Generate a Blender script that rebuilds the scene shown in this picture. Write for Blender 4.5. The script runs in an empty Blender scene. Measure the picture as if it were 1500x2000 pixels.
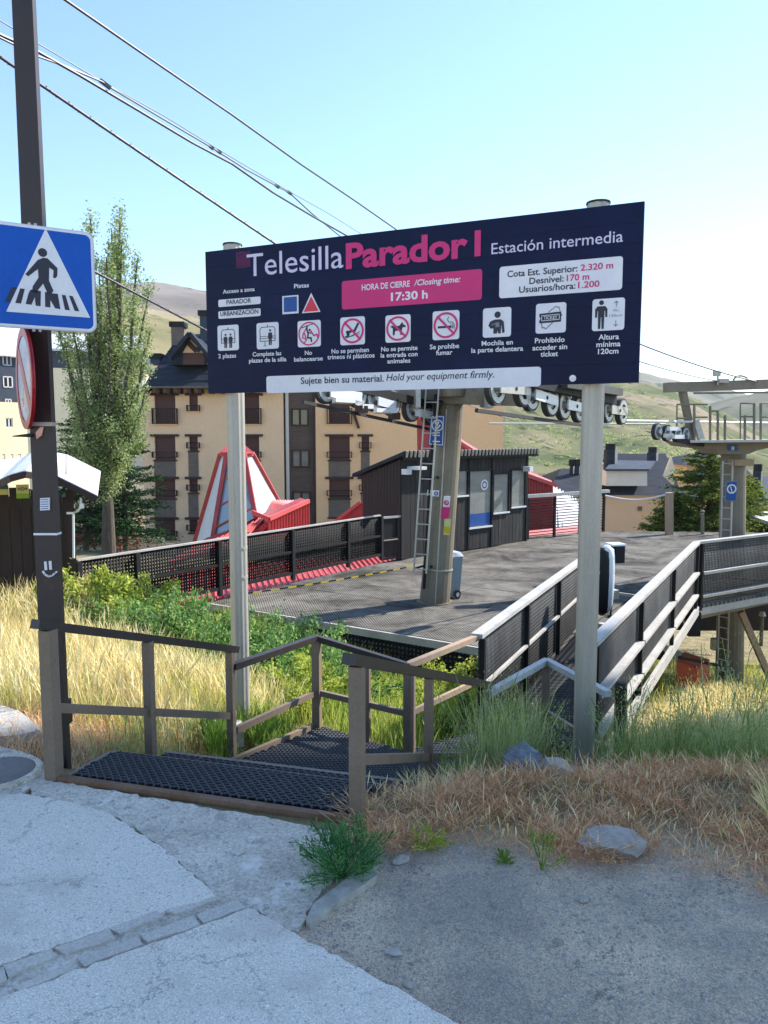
import bpy, math, random
import numpy as np
from mathutils import Vector
rnd = random.Random(7)
rng = np.random.default_rng(11)
SC = bpy.context.scene
COL = SC.collection
R = math.radians
# ---------------------------------------------------------------- camera, sky, sun, exposure
PITCH = R(5.79); F = 1500.0
cam_d = bpy.data.cameras.new('camera'); cam = bpy.data.objects.new('camera', cam_d); COL.objects.link(cam)
cam.location = (0, 0, 0); cam.rotation_euler = (R(90) - PITCH, 0, 0)
cam_d.sensor_fit = 'VERTICAL'; cam_d.sensor_height = 36; cam_d.sensor_width = 27; cam_d.lens = F / 2000 * 36
cam_d.clip_start = 0.05; cam_d.clip_end = 9000
SC.camera = cam
SUN_AZ = 60.0     # degrees clockwise from +Y (view direction) towards +X
SUN_EL = 38.0
W = bpy.data.worlds.new("World"); SC.world = W; W.use_nodes = True
wn = W.node_tree; wn.nodes.clear()
sky = wn.nodes.new('ShaderNodeTexSky'); sky.sky_type = 'NISHITA'; sky.sun_disc = False
sky.sun_elevation = R(SUN_EL); sky.sun_rotation = R(SUN_AZ); sky.altitude = 2300; sky.air_density = 1.6; sky.dust_density = 0.0; sky.ozone_density = 4.5
bg = wn.nodes.new('ShaderNodeBackground'); bg.inputs[1].default_value = 0.145
wo = wn.nodes.new('ShaderNodeOutputWorld')
wn.links.new(sky.outputs[0], bg.inputs[0]); wn.links.new(bg.outputs[0], wo.inputs[0])
sd = bpy.data.lights.new('sun', 'SUN'); sd.energy = 5.0; sd.angle = R(0.5); sd.color = (1.0, 0.955, 0.88)
sun = bpy.data.objects.new('sun', sd); COL.objects.link(sun)
sv = Vector((math.sin(R(SUN_AZ)) * math.cos(R(SUN_EL)), math.cos(R(SUN_AZ)) * math.cos(R(SUN_EL)), math.sin(R(SUN_EL))))
sun.rotation_euler = sv.to_track_quat('Z', 'Y').to_euler(); sun.location = sv * 60
SC.view_settings.view_transform = 'Standard'; SC.view_settings.look = 'None'
SC.view_settings.gamma = 1; SC.view_settings.use_curve_mapping = False
SC.view_settings.exposure = 1.05
HAZE = 0.00013
SC.render.engine = 'CYCLES'
SC.cycles.max_bounces = 6; SC.cycles.transparent_max_bounces = 8

# ---------------------------------------------------------------- measuring: a sight line of the photograph meets a depth, a level or a wall
CP, SP = math.cos(PITCH), math.sin(PITCH)
def ray(px, py):
    return Vector((px - 750, F * CP + (1000 - py) * SP, -F * SP + (1000 - py) * CP))
def A(px, py, Y):
    r = ray(px, py); return r * (Y / r.y)
def G(px, py, z):
    r = ray(px, py); return r * (z / r.z)
def PX(p):
    d = p[1] * CP - p[2] * SP
    return 750 + F * p[0] / d, 1000 - F * (p[2] * CP + p[1] * SP) / d

# ---------------------------------------------------------------- materials
MATS = {}
def nt(name):
    m = bpy.data.materials.new(name); m.use_nodes = True
    t = m.node_tree; t.nodes.clear(); MATS[name] = m
    return m, t
def N(t, kind, **kw):
    n = t.nodes.new(kind)
    for k, v in kw.items():
        if k.startswith('i_'):
            key = k[2:].replace('_', ' ')
            n.inputs[int(key) if key.isdigit() else key].default_value = v
        else: setattr(n, k, v)
    return n
def C4(c): return (c[0], c[1], c[2], 1)
def srgb(r, g, b):
    f = lambda c: (c / 255 / 12.92) if c / 255 <= 0.04045 else ((c / 255 + 0.055) / 1.055) ** 2.4
    return (f(r), f(g), f(b))
def pmat(name, c1, c2=None, scale=3.0, rough=0.6, bump=0.0, bscale=None, metal=0.0, stretch=(1, 1, 1), fine=0.12, spec=0.5, dirt=None, dscale=1.2, dlo=.5, dhi=.65, spots=None, cracks=None):
    """two-tone noise, fine grain, optional shaped stains, fine relief"""
    m, t = nt(name); L = t.links.new
    if c2 is None: c2 = tuple(x * 0.8 for x in c1)
    tc = N(t, 'ShaderNodeTexCoord'); mp = N(t, 'ShaderNodeMapping'); mp.inputs['Scale'].default_value = stretch
    L(tc.outputs['Object'], mp.inputs[0])
    n1 = N(t, 'ShaderNodeTexNoise', i_Scale=scale, i_Detail=5.0, i_Roughness=0.6); L(mp.outputs[0], n1.inputs['Vector'])
    cr = N(t, 'ShaderNodeMapRange'); cr.inputs[1].default_value = 0.32; cr.inputs[2].default_value = 0.68; L(n1.outputs[0], cr.inputs[0])
    mx = N(t, 'ShaderNodeMix', data_type='RGBA'); mx.inputs[6].default_value = C4(c1); mx.inputs[7].default_value = C4(c2)
    L(cr.outputs[0], mx.inputs[0]); out = mx.outputs[2]
    n2 = N(t, 'ShaderNodeTexNoise', i_Scale=(bscale or scale * 12), i_Detail=6.0, i_Roughness=0.7); L(mp.outputs[0], n2.inputs['Vector'])
    if fine:
        mr = N(t, 'ShaderNodeMapRange'); mr.inputs[1].default_value = .25; mr.inputs[2].default_value = .75
        mr.inputs[3].default_value = 1 - fine * 2; mr.inputs[4].default_value = 1 + fine * 1.2; L(n2.outputs[0], mr.inputs[0])
        sc = N(t, 'ShaderNodeVectorMath', operation='SCALE'); L(out, sc.inputs[0]); L(mr.outputs[0], sc.inputs[3]); out = sc.outputs[0]
    if dirt is not None:
        n3 = N(t, 'ShaderNodeTexNoise', i_Scale=dscale, i_Detail=7.0, i_Roughness=0.65); L(mp.outputs[0], n3.inputs['Vector'])
        md = N(t, 'ShaderNodeMapRange'); md.inputs[1].default_value = dlo; md.inputs[2].default_value = dhi; L(n3.outputs[0], md.inputs[0])
        m3 = N(t, 'ShaderNodeMix', data_type='RGBA'); L(md.outputs[0], m3.inputs[0]); L(out, m3.inputs[6]); m3.inputs[7].default_value = C4(dirt); out = m3.outputs[2]
    if cracks:
        nd = N(t, 'ShaderNodeTexNoise', i_Scale=3.0, i_Detail=8.0, i_Roughness=.7); L(mp.outputs[0], nd.inputs['Vector'])
        va = N(t, 'ShaderNodeVectorMath', operation='MULTIPLY_ADD'); L(nd.outputs['Color'], va.inputs[0]); va.inputs[1].default_value = (.5, .5, .5); L(mp.outputs[0], va.inputs[2])
        vv = N(t, 'ShaderNodeTexVoronoi', feature='DISTANCE_TO_EDGE', i_Scale=cracks); L(va.outputs[0], vv.inputs['Vector'])
        mc = N(t, 'ShaderNodeMapRange'); mc.inputs[1].default_value = .002; mc.inputs[2].default_value = .006; mc.inputs[3].default_value = .5; mc.inputs[4].default_value = 0; L(vv.outputs['Distance'], mc.inputs[0])
        gt = N(t, 'ShaderNodeMapRange'); gt.inputs[1].default_value = .45; gt.inputs[2].default_value = .55; L(n1.outputs[0], gt.inputs[0])
        mm = N(t, 'ShaderNodeMath', operation='MULTIPLY'); L(mc.outputs[0], mm.inputs[0]); L(gt.outputs[0], mm.inputs[1])
        m6 = N(t, 'ShaderNodeMix', data_type='RGBA'); L(mm.outputs[0], m6.inputs[0]); L(out, m6.inputs[6]); m6.inputs[7].default_value = (.12, .11, .10, 1); out = m6.outputs[2]
    for sc_, lo_, hi_, cc_ in (spots or []):
        n4 = N(t, 'ShaderNodeTexNoise', i_Scale=sc_, i_Detail=4.0, i_Roughness=0.6); L(mp.outputs[0], n4.inputs['Vector'])
        m4 = N(t, 'ShaderNodeMapRange'); m4.inputs[1].default_value = lo_; m4.inputs[2].default_value = hi_; L(n4.outputs[0], m4.inputs[0])
        m5 = N(t, 'ShaderNodeMix', data_type='RGBA'); L(m4.outputs[0], m5.inputs[0]); L(out, m5.inputs[6]); m5.inputs[7].default_value = C4(cc_); out = m5.outputs[2]
    b = N(t, 'ShaderNodeBsdfPrincipled'); b.inputs['Roughness'].default_value = rough; b.inputs['Metallic'].default_value = metal
    b.inputs['Specular IOR Level'].default_value = spec
    L(out, b.inputs['Base Color'])
    if bump:
        bp = N(t, 'ShaderNodeBump', i_Strength=0.7, i_Distance=bump); L(n2.outputs[0], bp.inputs['Height']); L(bp.outputs[0], b.inputs['Normal'])
    o = N(t, 'ShaderNodeOutputMaterial'); L(b.outputs[0], o.inputs[0])
    return m
def leafmat(name, c1, c2, c3=None, trans=0.42, scale=0.8):
    m, t = nt(name); L = t.links.new
    g = N(t, 'ShaderNodeNewGeometry'); tc = N(t, 'ShaderNodeTexCoord')
    n1 = N(t, 'ShaderNodeTexNoise', i_Scale=scale, i_Detail=3.0); L(tc.outputs['Object'], n1.inputs['Vector'])
    ad = N(t, 'ShaderNodeMath', operation='ADD'); L(g.outputs['Random Per Island'], ad.inputs[0]); L(n1.outputs[0], ad.inputs[1])
    hf = N(t, 'ShaderNodeMapRange'); hf.inputs[1].default_value = .35; hf.inputs[2].default_value = 1.65; L(ad.outputs[0], hf.inputs[0])
    cr = N(t, 'ShaderNodeValToRGB'); L(hf.outputs[0], cr.inputs[0])
    e = cr.color_ramp.elements; e[0].color = C4(c1); e[1].color = C4(c2)
    if c3 is not None:
        e[1].position = 0.5; x = e.new(1.0); x.color = C4(c3)
    d = N(t, 'ShaderNodeBsdfDiffuse'); tr = N(t, 'ShaderNodeBsdfTranslucent'); ms = N(t, 'ShaderNodeMixShader'); ms.inputs[0].default_value = trans
    L(cr.outputs[0], d.inputs[0]); L(cr.outputs[0], tr.inputs[0]); L(d.outputs[0], ms.inputs[1]); L(tr.outputs[0], ms.inputs[2])
    o = N(t, 'ShaderNodeOutputMaterial'); L(ms.outputs[0], o.inputs[0])
    return m
def glassmat(name, col, rough=0.08):
    m, t = nt(name); b = N(t, 'ShaderNodeBsdfPrincipled'); b.inputs['Base Color'].default_value = C4(col)
    b.inputs['Roughness'].default_value = rough; b.inputs['Specular IOR Level'].default_value = 0.8
    o = N(t, 'ShaderNodeOutputMaterial'); t.links.new(b.outputs[0], o.inputs[0]); return m

M = {}
M['navy'] = pmat('navy vinyl', srgb(2, 12, 46), srgb(5, 17, 56), 1.2, 0.45, fine=0.06, spec=.18, dirt=srgb(12, 28, 70), dscale=2.0, dlo=.52, dhi=.8)
M['white_print'] = pmat('white print', srgb(226, 224, 226), srgb(212, 212, 218), 2, 0.5, fine=0.03)
M['lavender_print'] = pmat('lavender print', srgb(200, 186, 216), srgb(206, 198, 220), 2, 0.5, fine=0.02)
M['pink_print'] = pmat('pink print', srgb(206, 28, 112), srgb(196, 26, 106), 2, 0.5, fine=0.03)
M['dim_pink'] = pmat('dim pink print', srgb(120, 28, 92), srgb(106, 24, 84), 2, 0.5, fine=0.02)
M['red_print'] = pmat('red print', srgb(216, 44, 66), srgb(206, 40, 62), 2, 0.5, fine=0.02)
M['blue_print'] = pmat('blue print', srgb(8, 78, 150), srgb(8, 70, 140), 2, 0.5, fine=0.02)
M['ink'] = pmat('dark ink', srgb(20, 24, 44), srgb(24, 28, 48), 2, 0.5, fine=0.02)
M['grey_print'] = pmat('grey print', srgb(120, 122, 130), None, 2, 0.5, fine=0.02)
M['alu'] = pmat('weathered aluminium', (.46, .43, .37), (.37, .345, .30), 2.0, 0.45, bump=.0006, bscale=40, metal=0.35, stretch=(6, 6, .7), fine=.1)
M['sign_blue'] = pmat('road sign blue', srgb(0, 82, 176), srgb(0, 74, 164), 3, 0.45, fine=0.05, spec=.25, dirt=srgb(16, 92, 176), dscale=5, dlo=.58, dhi=.8)
M['sign_white'] = pmat('road sign white', (.68, .69, .71), (.62, .63, .66), 3, 0.4, fine=0.04)
M['sign_grey'] = pmat('road sign rim', (.52, .55, .62), (.45, .48, .55), 3, 0.4, fine=0.05)
M['sign_red'] = pmat('road sign red', srgb(176, 22, 34), srgb(150, 18, 30), 3, 0.35, fine=0.05)
M['sign_painted_gloss'] = pmat('faded sign face with painted reflections', srgb(70, 120, 200), srgb(206, 206, 216), 2.2, 0.15, fine=.03, stretch=(1, 1, 1.6), dirt=srgb(190, 60, 70), dscale=5, dlo=.6, dhi=.64)  # whitish and red blotches paint reflections into the face colour
M['pole_brown'] = pmat('brown painted steel', srgb(50, 38, 36), srgb(40, 31, 31), 2.5, 0.5, bump=.001, bscale=60, fine=.15, dirt=srgb(88, 44, 32), dscale=3.2, dlo=.60, dhi=.68)
M['rail_brown'] = pmat('taupe railing paint', srgb(132, 112, 94), srgb(116, 98, 82), 3, 0.55, bump=.0008, bscale=60, fine=.12, dirt=srgb(104, 66, 46), dscale=4.0, dlo=.62, dhi=.7)
M['rail_dark'] = pmat('dark handrail paint', srgb(46, 38, 36), srgb(56, 47, 44), 4, 0.45, bump=.0008, fine=.12)
M['rail_top'] = pmat('worn grey capping', (.50, .475, .44), (.38, .355, .33), 3, 0.6, bump=.0015, fine=.15)
M['rubber_ridge'] = pmat('rubber ridge', (.045, .048, .056), (.03, .032, .04), 6, 0.5, fine=.2)
M['rubber'] = pmat('black rubber', (.007, .007, .009), (.012, .012, .015), 6, 0.5, fine=.2, spec=.5)
M['mesh_black'] = pmat('black lattice plastic', (.006, .006, .007), (.010, .010, .011), 6, 0.7, fine=.1, spec=.2)
M['mesh_grey'] = pmat('dusty grey lattice', (.085, .083, .08), (.04, .04, .04), 2.0, 0.8, fine=.15)
M['rust'] = pmat('rusty angle', srgb(110, 72, 50), srgb(126, 100, 78), 5, 0.75, bump=.001, fine=.2)
M['tower'] = pmat('taupe galvanised tower', srgb(132, 122, 104), srgb(112, 102, 86), 1.6, 0.5, bump=.0008, bscale=30, fine=.08, dirt=srgb(96, 74, 56), dscale=1.8, dlo=.58, dhi=.72)
M['tower_pale'] = pmat('pale galvanised steel', (.50, .48, .43), (.42, .40, .36), 2, 0.45, metal=.3, fine=.1)
M['wheel'] = pmat('sheave flange', (.50, .51, .50), (.38, .39, .39), 5, 0.4, metal=.5, fine=.1)
M['tyre'] = pmat('sheave rubber', (.02, .02, .022), (.03, .03, .03), 5, 0.7, fine=.1)
M['cable'] = pmat('steel cable', (.06, .062, .075), (.04, .042, .05), 30, 0.5, metal=.4, fine=.2)
M['cable_pale'] = pmat('pale cable', (.7, .68, .66), (.6, .58, .56), 30, 0.4, fine=.1)
M['conc'] = pmat('pavement concrete', (.82, .735, .63), (.74, .66, .565), 1.3, 0.9, bump=.004, bscale=150, fine=.30, cracks=.8, spots=[(55, .60, .66, (.36, .33, .30)), (24, .63, .70, (.42, .38, .34)), (38, .66, .70, (.86, .82, .76))], dirt=(.50, .435, .36), dscale=1.6, dlo=.50, dhi=.68)
M['conc2'] = pmat('rough patched concrete', (.74, .65, .54), (.54, .465, .375), 2.4, 0.95, bump=.010, bscale=80, cracks=1.6, spots=[(30, .58, .66, (.34, .30, .26)), (9, .60, .68, (.40, .35, .30))], fine=.30, dirt=(.74, .68, .60), dscale=6.0, dlo=.56, dhi=.66)
M['stone'] = pmat('paving sett stone', (.60, .54, .465), (.50, .45, .39), 4.0, 0.85, bump=.004, bscale=90, fine=.2)
M['rock'] = pmat('grey rock', (.44, .39, .34), (.30, .265, .23), 5.0, 0.9, bump=.02, bscale=14, fine=.22)
M['rock_pale'] = pmat('pale broken stone', (.48, .45, .39), (.36, .33, .28), 5.0, 0.9, bump=.015, bscale=16, fine=.2)
M['rock_blue'] = pmat('bluish schist rock', (.26, .28, .31), (.13, .145, .165), 5.0, 0.8, bump=.02, bscale=14, stretch=(1, 1, 3), fine=.2)
M['kerb'] = pmat('pale kerb concrete', (.52, .50, .46), (.44, .42, .39), 2, 0.9, bump=.006, bscale=25, fine=.12)
M['manhole'] = pmat('manhole lid', (.20, .165, .15), (.16, .135, .125), 4, 0.7, bump=.004, bscale=30, fine=.15)
M['cabin_wood'] = pmat('charcoal stained boards', srgb(46, 42, 40), srgb(30, 28, 28), 1.8, 0.75, bump=.002, bscale=18, stretch=(5, 5, .6), fine=.18, dirt=srgb(86, 78, 72), dscale=1.6, dlo=.56, dhi=.75)
M['shed_wood'] = pmat('dark brown boards', srgb(48, 30, 26), srgb(34, 22, 20), 1.8, 0.7, bump=.002, bscale=18, stretch=(5, 5, .6), fine=.2)
M['roof_white'] = pmat('pale sheet roofing', (.62, .62, .63), (.52, .52, .54), 1.2, 0.4, fine=.06)
M['black_paint'] = pmat('black painted steel', (.010, .010, .011), (.016, .016, .017), 3, 0.6, fine=.1, spec=.25)
M['deck'] = None
M['red_metal'] = pmat('red sheet metal', srgb(184, 66, 62), srgb(168, 58, 56), 1.0, 0.5, fine=.10, dirt=srgb(188, 92, 84), dscale=1.5, dlo=.5, dhi=.75)
M['red_pale'] = pmat('sun-faded red trim', srgb(214, 96, 92), srgb(200, 84, 82), 1.5, 0.45, fine=.08)
M['peach'] = pmat('peach render', (.88, .60, .38), (.84, .56, .345), 0.25, 0.9, bump=.004, bscale=6, fine=.05, dirt=(.74, .51, .34), dscale=.5, dlo=.55, dhi=.8)
M['orange'] = pmat('orange render', (.90, .56, .31), (.85, .52, .285), 0.25, 0.9, bump=.004, bscale=6, fine=.04, dirt=(.76, .47, .26), dscale=.5, dlo=.56, dhi=.8)
M['brown_panel'] = pmat('brown slate cladding', srgb(100, 80, 70), srgb(84, 66, 58), 1.5, 0.7, bump=.004, stretch=(1, 1, 5), fine=.2)
M['shutter'] = pmat('brown roller shutter', srgb(92, 54, 46), srgb(76, 44, 40), 2.0, 0.6, stretch=(.5, .5, 12), fine=.15)
M['infill'] = pmat('grey brick infill', srgb(124, 110, 100), srgb(104, 92, 84), 2.2, 0.85, bump=.004, stretch=(1, 1, 3), fine=.2)
M['wood_trim'] = pmat('dark wood trim', srgb(70, 42, 32), srgb(54, 34, 28), 2, 0.7, fine=.12)
M['slate'] = pmat('blue slate roof', (.045, .053, .07), (.03, .037, .05), .8, 0.85, spec=.08, bump=.01, bscale=5, stretch=(1, 1, 5), fine=.18)
M['cream'] = pmat('cream render', (.86, .74, .52), (.82, .70, .49), .2, 0.9, fine=.04)
M['white_wall'] = pmat('white render', (.72, .66, .58), (.66, .60, .52), .2, 0.9, fine=.04)
M['wood_balcony'] = pmat('pinkish timber', (.50, .30, .22), (.42, .25, .18), 2, 0.8, fine=.15)
M['greymans'] = pmat('blue grey mansard', (.075, .09, .12), (.055, .068, .095), .5, 0.85, spec=.1, fine=.1)
M['glass'] = glassmat('window glass', (.03, .04, .05))
M['glass_sky'] = glassmat('skylight glass', (.22, .28, .34), .08)
M['glass_pale'] = pmat('papered window glass', (.30, .30, .27), (.22, .22, .20), 1.2, 0.25, fine=.12, stretch=(1, 1, 3))
M['yellow'] = pmat('yellow tape', srgb(214, 190, 20), srgb(190, 165, 20), 5, 0.5, fine=.1)
M['green_sign'] = pmat('lime print', srgb(140, 176, 26), None, 5, 0.5, fine=.04)
M['pale_yellow'] = pmat('pale yellow print', srgb(206, 200, 130), srgb(196, 190, 124), 5, 0.5, fine=.04)
M['teal'] = pmat('teal print', srgb(22, 92, 98), None, 5, 0.5, fine=.04)
M['orange_print'] = pmat('orange sticker', srgb(204, 116, 84), srgb(216, 170, 150), 20, 0.5, fine=.06)
M['bin'] = pmat('grey green bin plastic', srgb(136, 152, 154), srgb(124, 140, 144), 3, 0.45, fine=.05)
M['white_plastic'] = pmat('white plastic', (.72, .73, .74), (.66, .67, .68), 2, 0.3, fine=.03)
M['bark'] = pmat('poplar bark', (.10, .082, .062), (.055, .045, .036), 3, 0.95, bump=.03, bscale=9, stretch=(3, 3, .6), fine=.2)
M['bark_pale'] = pmat('pale branch bark', (.24, .22, .18), (.17, .155, .125), 4, 0.9, fine=.15)
M['timber_tan'] = pmat('tan timber', (.44, .30, .20), (.36, .25, .16), 3, 0.8, stretch=(4, 4, .6), fine=.15)
M['orange_steel'] = pmat('orange primer steel', srgb(170, 72, 40), srgb(150, 62, 36), 3, 0.6, fine=.1)
M['dried'] = leafmat('dry reddish brome', srgb(176, 116, 76), srgb(230, 180, 134), srgb(248, 224, 186), .36)
M['straw'] = leafmat('straw yellow grass', srgb(198, 170, 108), srgb(234, 216, 156), srgb(246, 238, 198), .46)
M['olive'] = leafmat('olive meadow grass', srgb(134, 150, 58), srgb(190, 194, 88), srgb(232, 222, 134), .48)
M['grass'] = leafmat('green grass', srgb(78, 112, 42), srgb(124, 158, 66), srgb(170, 184, 98), .45)
M['sage'] = leafmat('grey green weeds', srgb(104, 128, 66), srgb(164, 178, 112), srgb(220, 214, 160), .42)
M['bush'] = leafmat('juniper green', srgb(62, 98, 54), srgb(116, 152, 82), srgb(182, 204, 130), .42)
M['bramble'] = leafmat('bramble yellow green', srgb(104, 132, 50), srgb(174, 186, 80), srgb(222, 218, 124), .45)
M['poplar'] = leafmat('poplar leaves', srgb(88, 110, 64), srgb(142, 160, 102), srgb(198, 206, 156), .45)
M['dark_needles'] = leafmat('dark needles', srgb(26, 48, 32), srgb(42, 70, 44), srgb(70, 98, 60), .2)
M['conifer'] = leafmat('yellow green conifer needles', srgb(46, 72, 36), srgb(92, 114, 54), srgb(172, 168, 84), .3)
M['weed'] = leafmat('blue green weed', srgb(52, 98, 58), srgb(84, 136, 80), srgb(118, 160, 98), .38)

def deck_material():
    m, t = nt('perforated rubber deck'); L = t.links.new
    tc = N(t, 'ShaderNodeTexCoord'); mp = N(t, 'ShaderNodeMapping'); mp.inputs['Rotation'].default_value = (0, 0, R(32.3))
    sep = N(t, 'ShaderNodeSeparateXYZ'); L(mp.outputs[0], sep.inputs[0])
    sins = []
    for k in (0, 1):
        ml = N(t, 'ShaderNodeMath', operation='MULTIPLY'); ml.inputs[1].default_value = 2 * math.pi / 0.06; L(sep.outputs[k], ml.inputs[0])
        s = N(t, 'ShaderNodeMath', operation='SINE'); L(ml.outputs[0], s.inputs[0]); sins.append(s)
    mu = N(t, 'ShaderNodeMath', operation='MULTIPLY'); L(sins[0].outputs[0], mu.inputs[0]); L(sins[1].outputs[0], mu.inputs[1])
    gt = N(t, 'ShaderNodeMapRange'); gt.inputs[1].default_value = .05; gt.inputs[2].default_value = .35; L(mu.outputs[0], gt.inputs[0])
    gp_ = N(t, 'ShaderNodeNewGeometry'); L(gp_.outputs['Position'], mp.inputs[0])
    n1 = N(t, 'ShaderNodeTexNoise', i_Scale=.9, i_Detail=9.0, i_Roughness=.7, i_Distortion=.6); L(gp_.outputs['Position'], n1.inputs['Vector'])
    mr = N(t, 'ShaderNodeMapRange'); mr.inputs[1].default_value = .38; mr.inputs[2].default_value = .62; L(n1.outputs[0], mr.inputs[0])
    mx = N(t, 'ShaderNodeMix', data_type='RGBA'); mx.inputs[6].default_value = (.06, .055, .048, 1); mx.inputs[7].default_value = (.27, .245, .21, 1); L(mr.outputs[0], mx.inputs[0])
    m2 = N(t, 'ShaderNodeMix', data_type='RGBA'); L(gt.outputs[0], m2.inputs[0]); L(mx.outputs[2], m2.inputs[6]); m2.inputs[7].default_value = (.02, .02, .02, 1)
    b = N(t, 'ShaderNodeBsdfPrincipled'); b.inputs['Roughness'].default_value = .95; b.inputs['Specular IOR Level'].default_value = .12; L(m2.outputs[2], b.inputs['Base Color'])
    bp = N(t, 'ShaderNodeBump', i_Strength=.5, i_Distance=-.01); L(gt.outputs[0], bp.inputs['Height']); L(bp.outputs[0], b.inputs['Normal'])
    o = N(t, 'ShaderNodeOutputMaterial'); L(b.outputs[0], o.inputs[0]); return m
M['deck'] = deck_material()

def ground_material():
    m, t = nt('earth and trodden gravel'); L = t.links.new
    tc = N(t, 'ShaderNodeTexCoord'); sep = N(t, 'ShaderNodeSeparateXYZ'); L(tc.outputs['Object'], sep.inputs[0])
    nA = N(t, 'ShaderNodeTexNoise', i_Scale=1.6, i_Detail=6.0, i_Roughness=.65); L(tc.outputs['Object'], nA.inputs['Vector'])
    nB = N(t, 'ShaderNodeTexNoise', i_Scale=38.0, i_Detail=8.0, i_Roughness=.75); L(tc.outputs['Object'], nB.inputs['Vector'])
    vo = N(t, 'ShaderNodeTexVoronoi', i_Scale=170.0); L(tc.outputs['Object'], vo.inputs['Vector'])
    # gravel colour
    g1 = N(t, 'ShaderNodeMix', data_type='RGBA'); g1.inputs[6].default_value = (.46, .37, .29, 1); g1.inputs[7].default_value = (.76, .58, .41, 1)
    r1 = N(t, 'ShaderNodeMapRange'); r1.inputs[1].default_value = .4; r1.inputs[2].default_value = .62; L(nA.outputs[0], r1.inputs[0]); L(r1.outputs[0], g1.inputs[0])
    sp = N(t, 'ShaderNodeMapRange'); sp.inputs[1].default_value = 0.0; sp.inputs[2].default_value = 1.0; sp.inputs[3].default_value = .72; sp.inputs[4].default_value = 1.28
    sc0 = N(t, 'ShaderNodeSeparateColor'); L(vo.outputs['Color'], sc0.inputs[0]); L(sc0.outputs[0], sp.inputs[0])
    g2 = N(t, 'ShaderNodeVectorMath', operation='SCALE'); L(g1.outputs[2], g2.inputs[0]); L(sp.outputs[0], g2.inputs[3])
    # earth under the grass
    e1 = N(t, 'ShaderNodeMix', data_type='RGBA'); e1.inputs[6].default_value = (.16, .135, .06, 1); e1.inputs[7].default_value = (.30, .235, .11, 1); L(r1.outputs[0], e1.inputs[0])
    e2 = N(t, 'ShaderNodeVectorMath', operation='SCALE'); L(e1.outputs[2], e2.inputs[0])
    r2 = N(t, 'ShaderNodeMapRange'); r2.inputs[1].default_value = .3; r2.inputs[2].default_value = .7; r2.inputs[3].default_value = .7; r2.inputs[4].default_value = 1.25; L(nB.outputs[0], r2.inputs[0]); L(r2.outputs[0], e2.inputs[3])
    # boundary: depth with a little wander
    ad = N(t, 'ShaderNodeMath', operation='MULTIPLY_ADD'); L(nA.outputs[0], ad.inputs[0]); ad.inputs[1].default_value = .8; L(sep.outputs[1], ad.inputs[2])
    rb = N(t, 'ShaderNodeMapRange'); rb.inputs[1].default_value = 3.72; rb.inputs[2].default_value = 4.1; L(ad.outputs[0], rb.inputs[0])
    mx = N(t, 'ShaderNodeMix', data_type='RGBA'); L(rb.outputs[0], mx.inputs[0]); L(g2.outputs[0], mx.inputs[6]); L(e2.outputs[0], mx.inputs[7])
    b = N(t, 'ShaderNodeBsdfPrincipled'); b.inputs['Roughness'].default_value = .95; L(mx.outputs[2], b.inputs['Base Color'])
    bp = N(t, 'ShaderNodeBump', i_Strength=.8, i_Distance=.02); L(nB.outputs[0], bp.inputs['Height'])
    bp2 = N(t, 'ShaderNodeBump', i_Strength=.6, i_Distance=.012); L(vo.outputs['Distance'], bp2.inputs['Height']); L(bp.outputs[0], bp2.inputs['Normal'])
    L(bp2.outputs[0], b.inputs['Normal'])
    o = N(t, 'ShaderNodeOutputMaterial'); L(b.outputs[0], o.inputs[0]); return m
M['ground'] = ground_material()

def hillmat(name, ca, cb, cc, s1, s2, lo=.42, hi=.6, scrub=(.05, .07, .035), slo=.56, shi=.62):
    m, t = nt(name); L = t.links.new
    tc = N(t, 'ShaderNodeTexCoord')
    n1 = N(t, 'ShaderNodeTexNoise', i_Scale=s1, i_Detail=6.0, i_Roughness=.6, i_Distortion=.6); L(tc.outputs['Object'], n1.inputs['Vector'])
    n2 = N(t, 'ShaderNodeTexNoise', i_Scale=s2, i_Detail=8.0, i_Roughness=.72); L(tc.outputs['Object'], n2.inputs['Vector'])
    cr = N(t, 'ShaderNodeValToRGB'); e = cr.color_ramp.elements; e[0].position = lo; e[0].color = C4(ca); e[1].position = hi; e[1].color = C4(cc)
    x = e.new((lo + hi) / 2); x.color = C4(cb); L(n1.outputs[0], cr.inputs[0])
    mr = N(t, 'ShaderNodeMapRange'); mr.inputs[1].default_value = slo; mr.inputs[2].default_value = shi; L(n2.outputs[0], mr.inputs[0])
    mx = N(t, 'ShaderNodeMix', data_type='RGBA'); L(mr.outputs[0], mx.inputs[0]); L(cr.outputs[0], mx.inputs[6]); mx.inputs[7].default_value = C4(scrub)
    b = N(t, 'ShaderNodeBsdfDiffuse'); L(mx.outputs[2], b.inputs[0])
    o = N(t, 'ShaderNodeOutputMaterial'); L(b.outputs[0], o.inputs[0]); return m
M['hill_green'] = hillmat('grassy hillside', (.12, .135, .07), (.195, .18, .105), (.27, .215, .16), .03, .16)
M['hill_olive'] = hillmat('dry olive slope', (.20, .18, .09), (.27, .22, .12), (.30, .25, .16), .012, .06)
M['hill_far'] = hillmat('brown mountain', (.16, .13, .10), (.20, .16, .125), (.24, .195, .155), .004, .012, scrub=(.035, .045, .045), slo=.57, shi=.60)
M['hill_blue'] = hillmat('far ridge', (.13, .14, .09), (.18, .17, .12), (.22, .20, .15), .003, .012, scrub=(.06, .075, .05))

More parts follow.
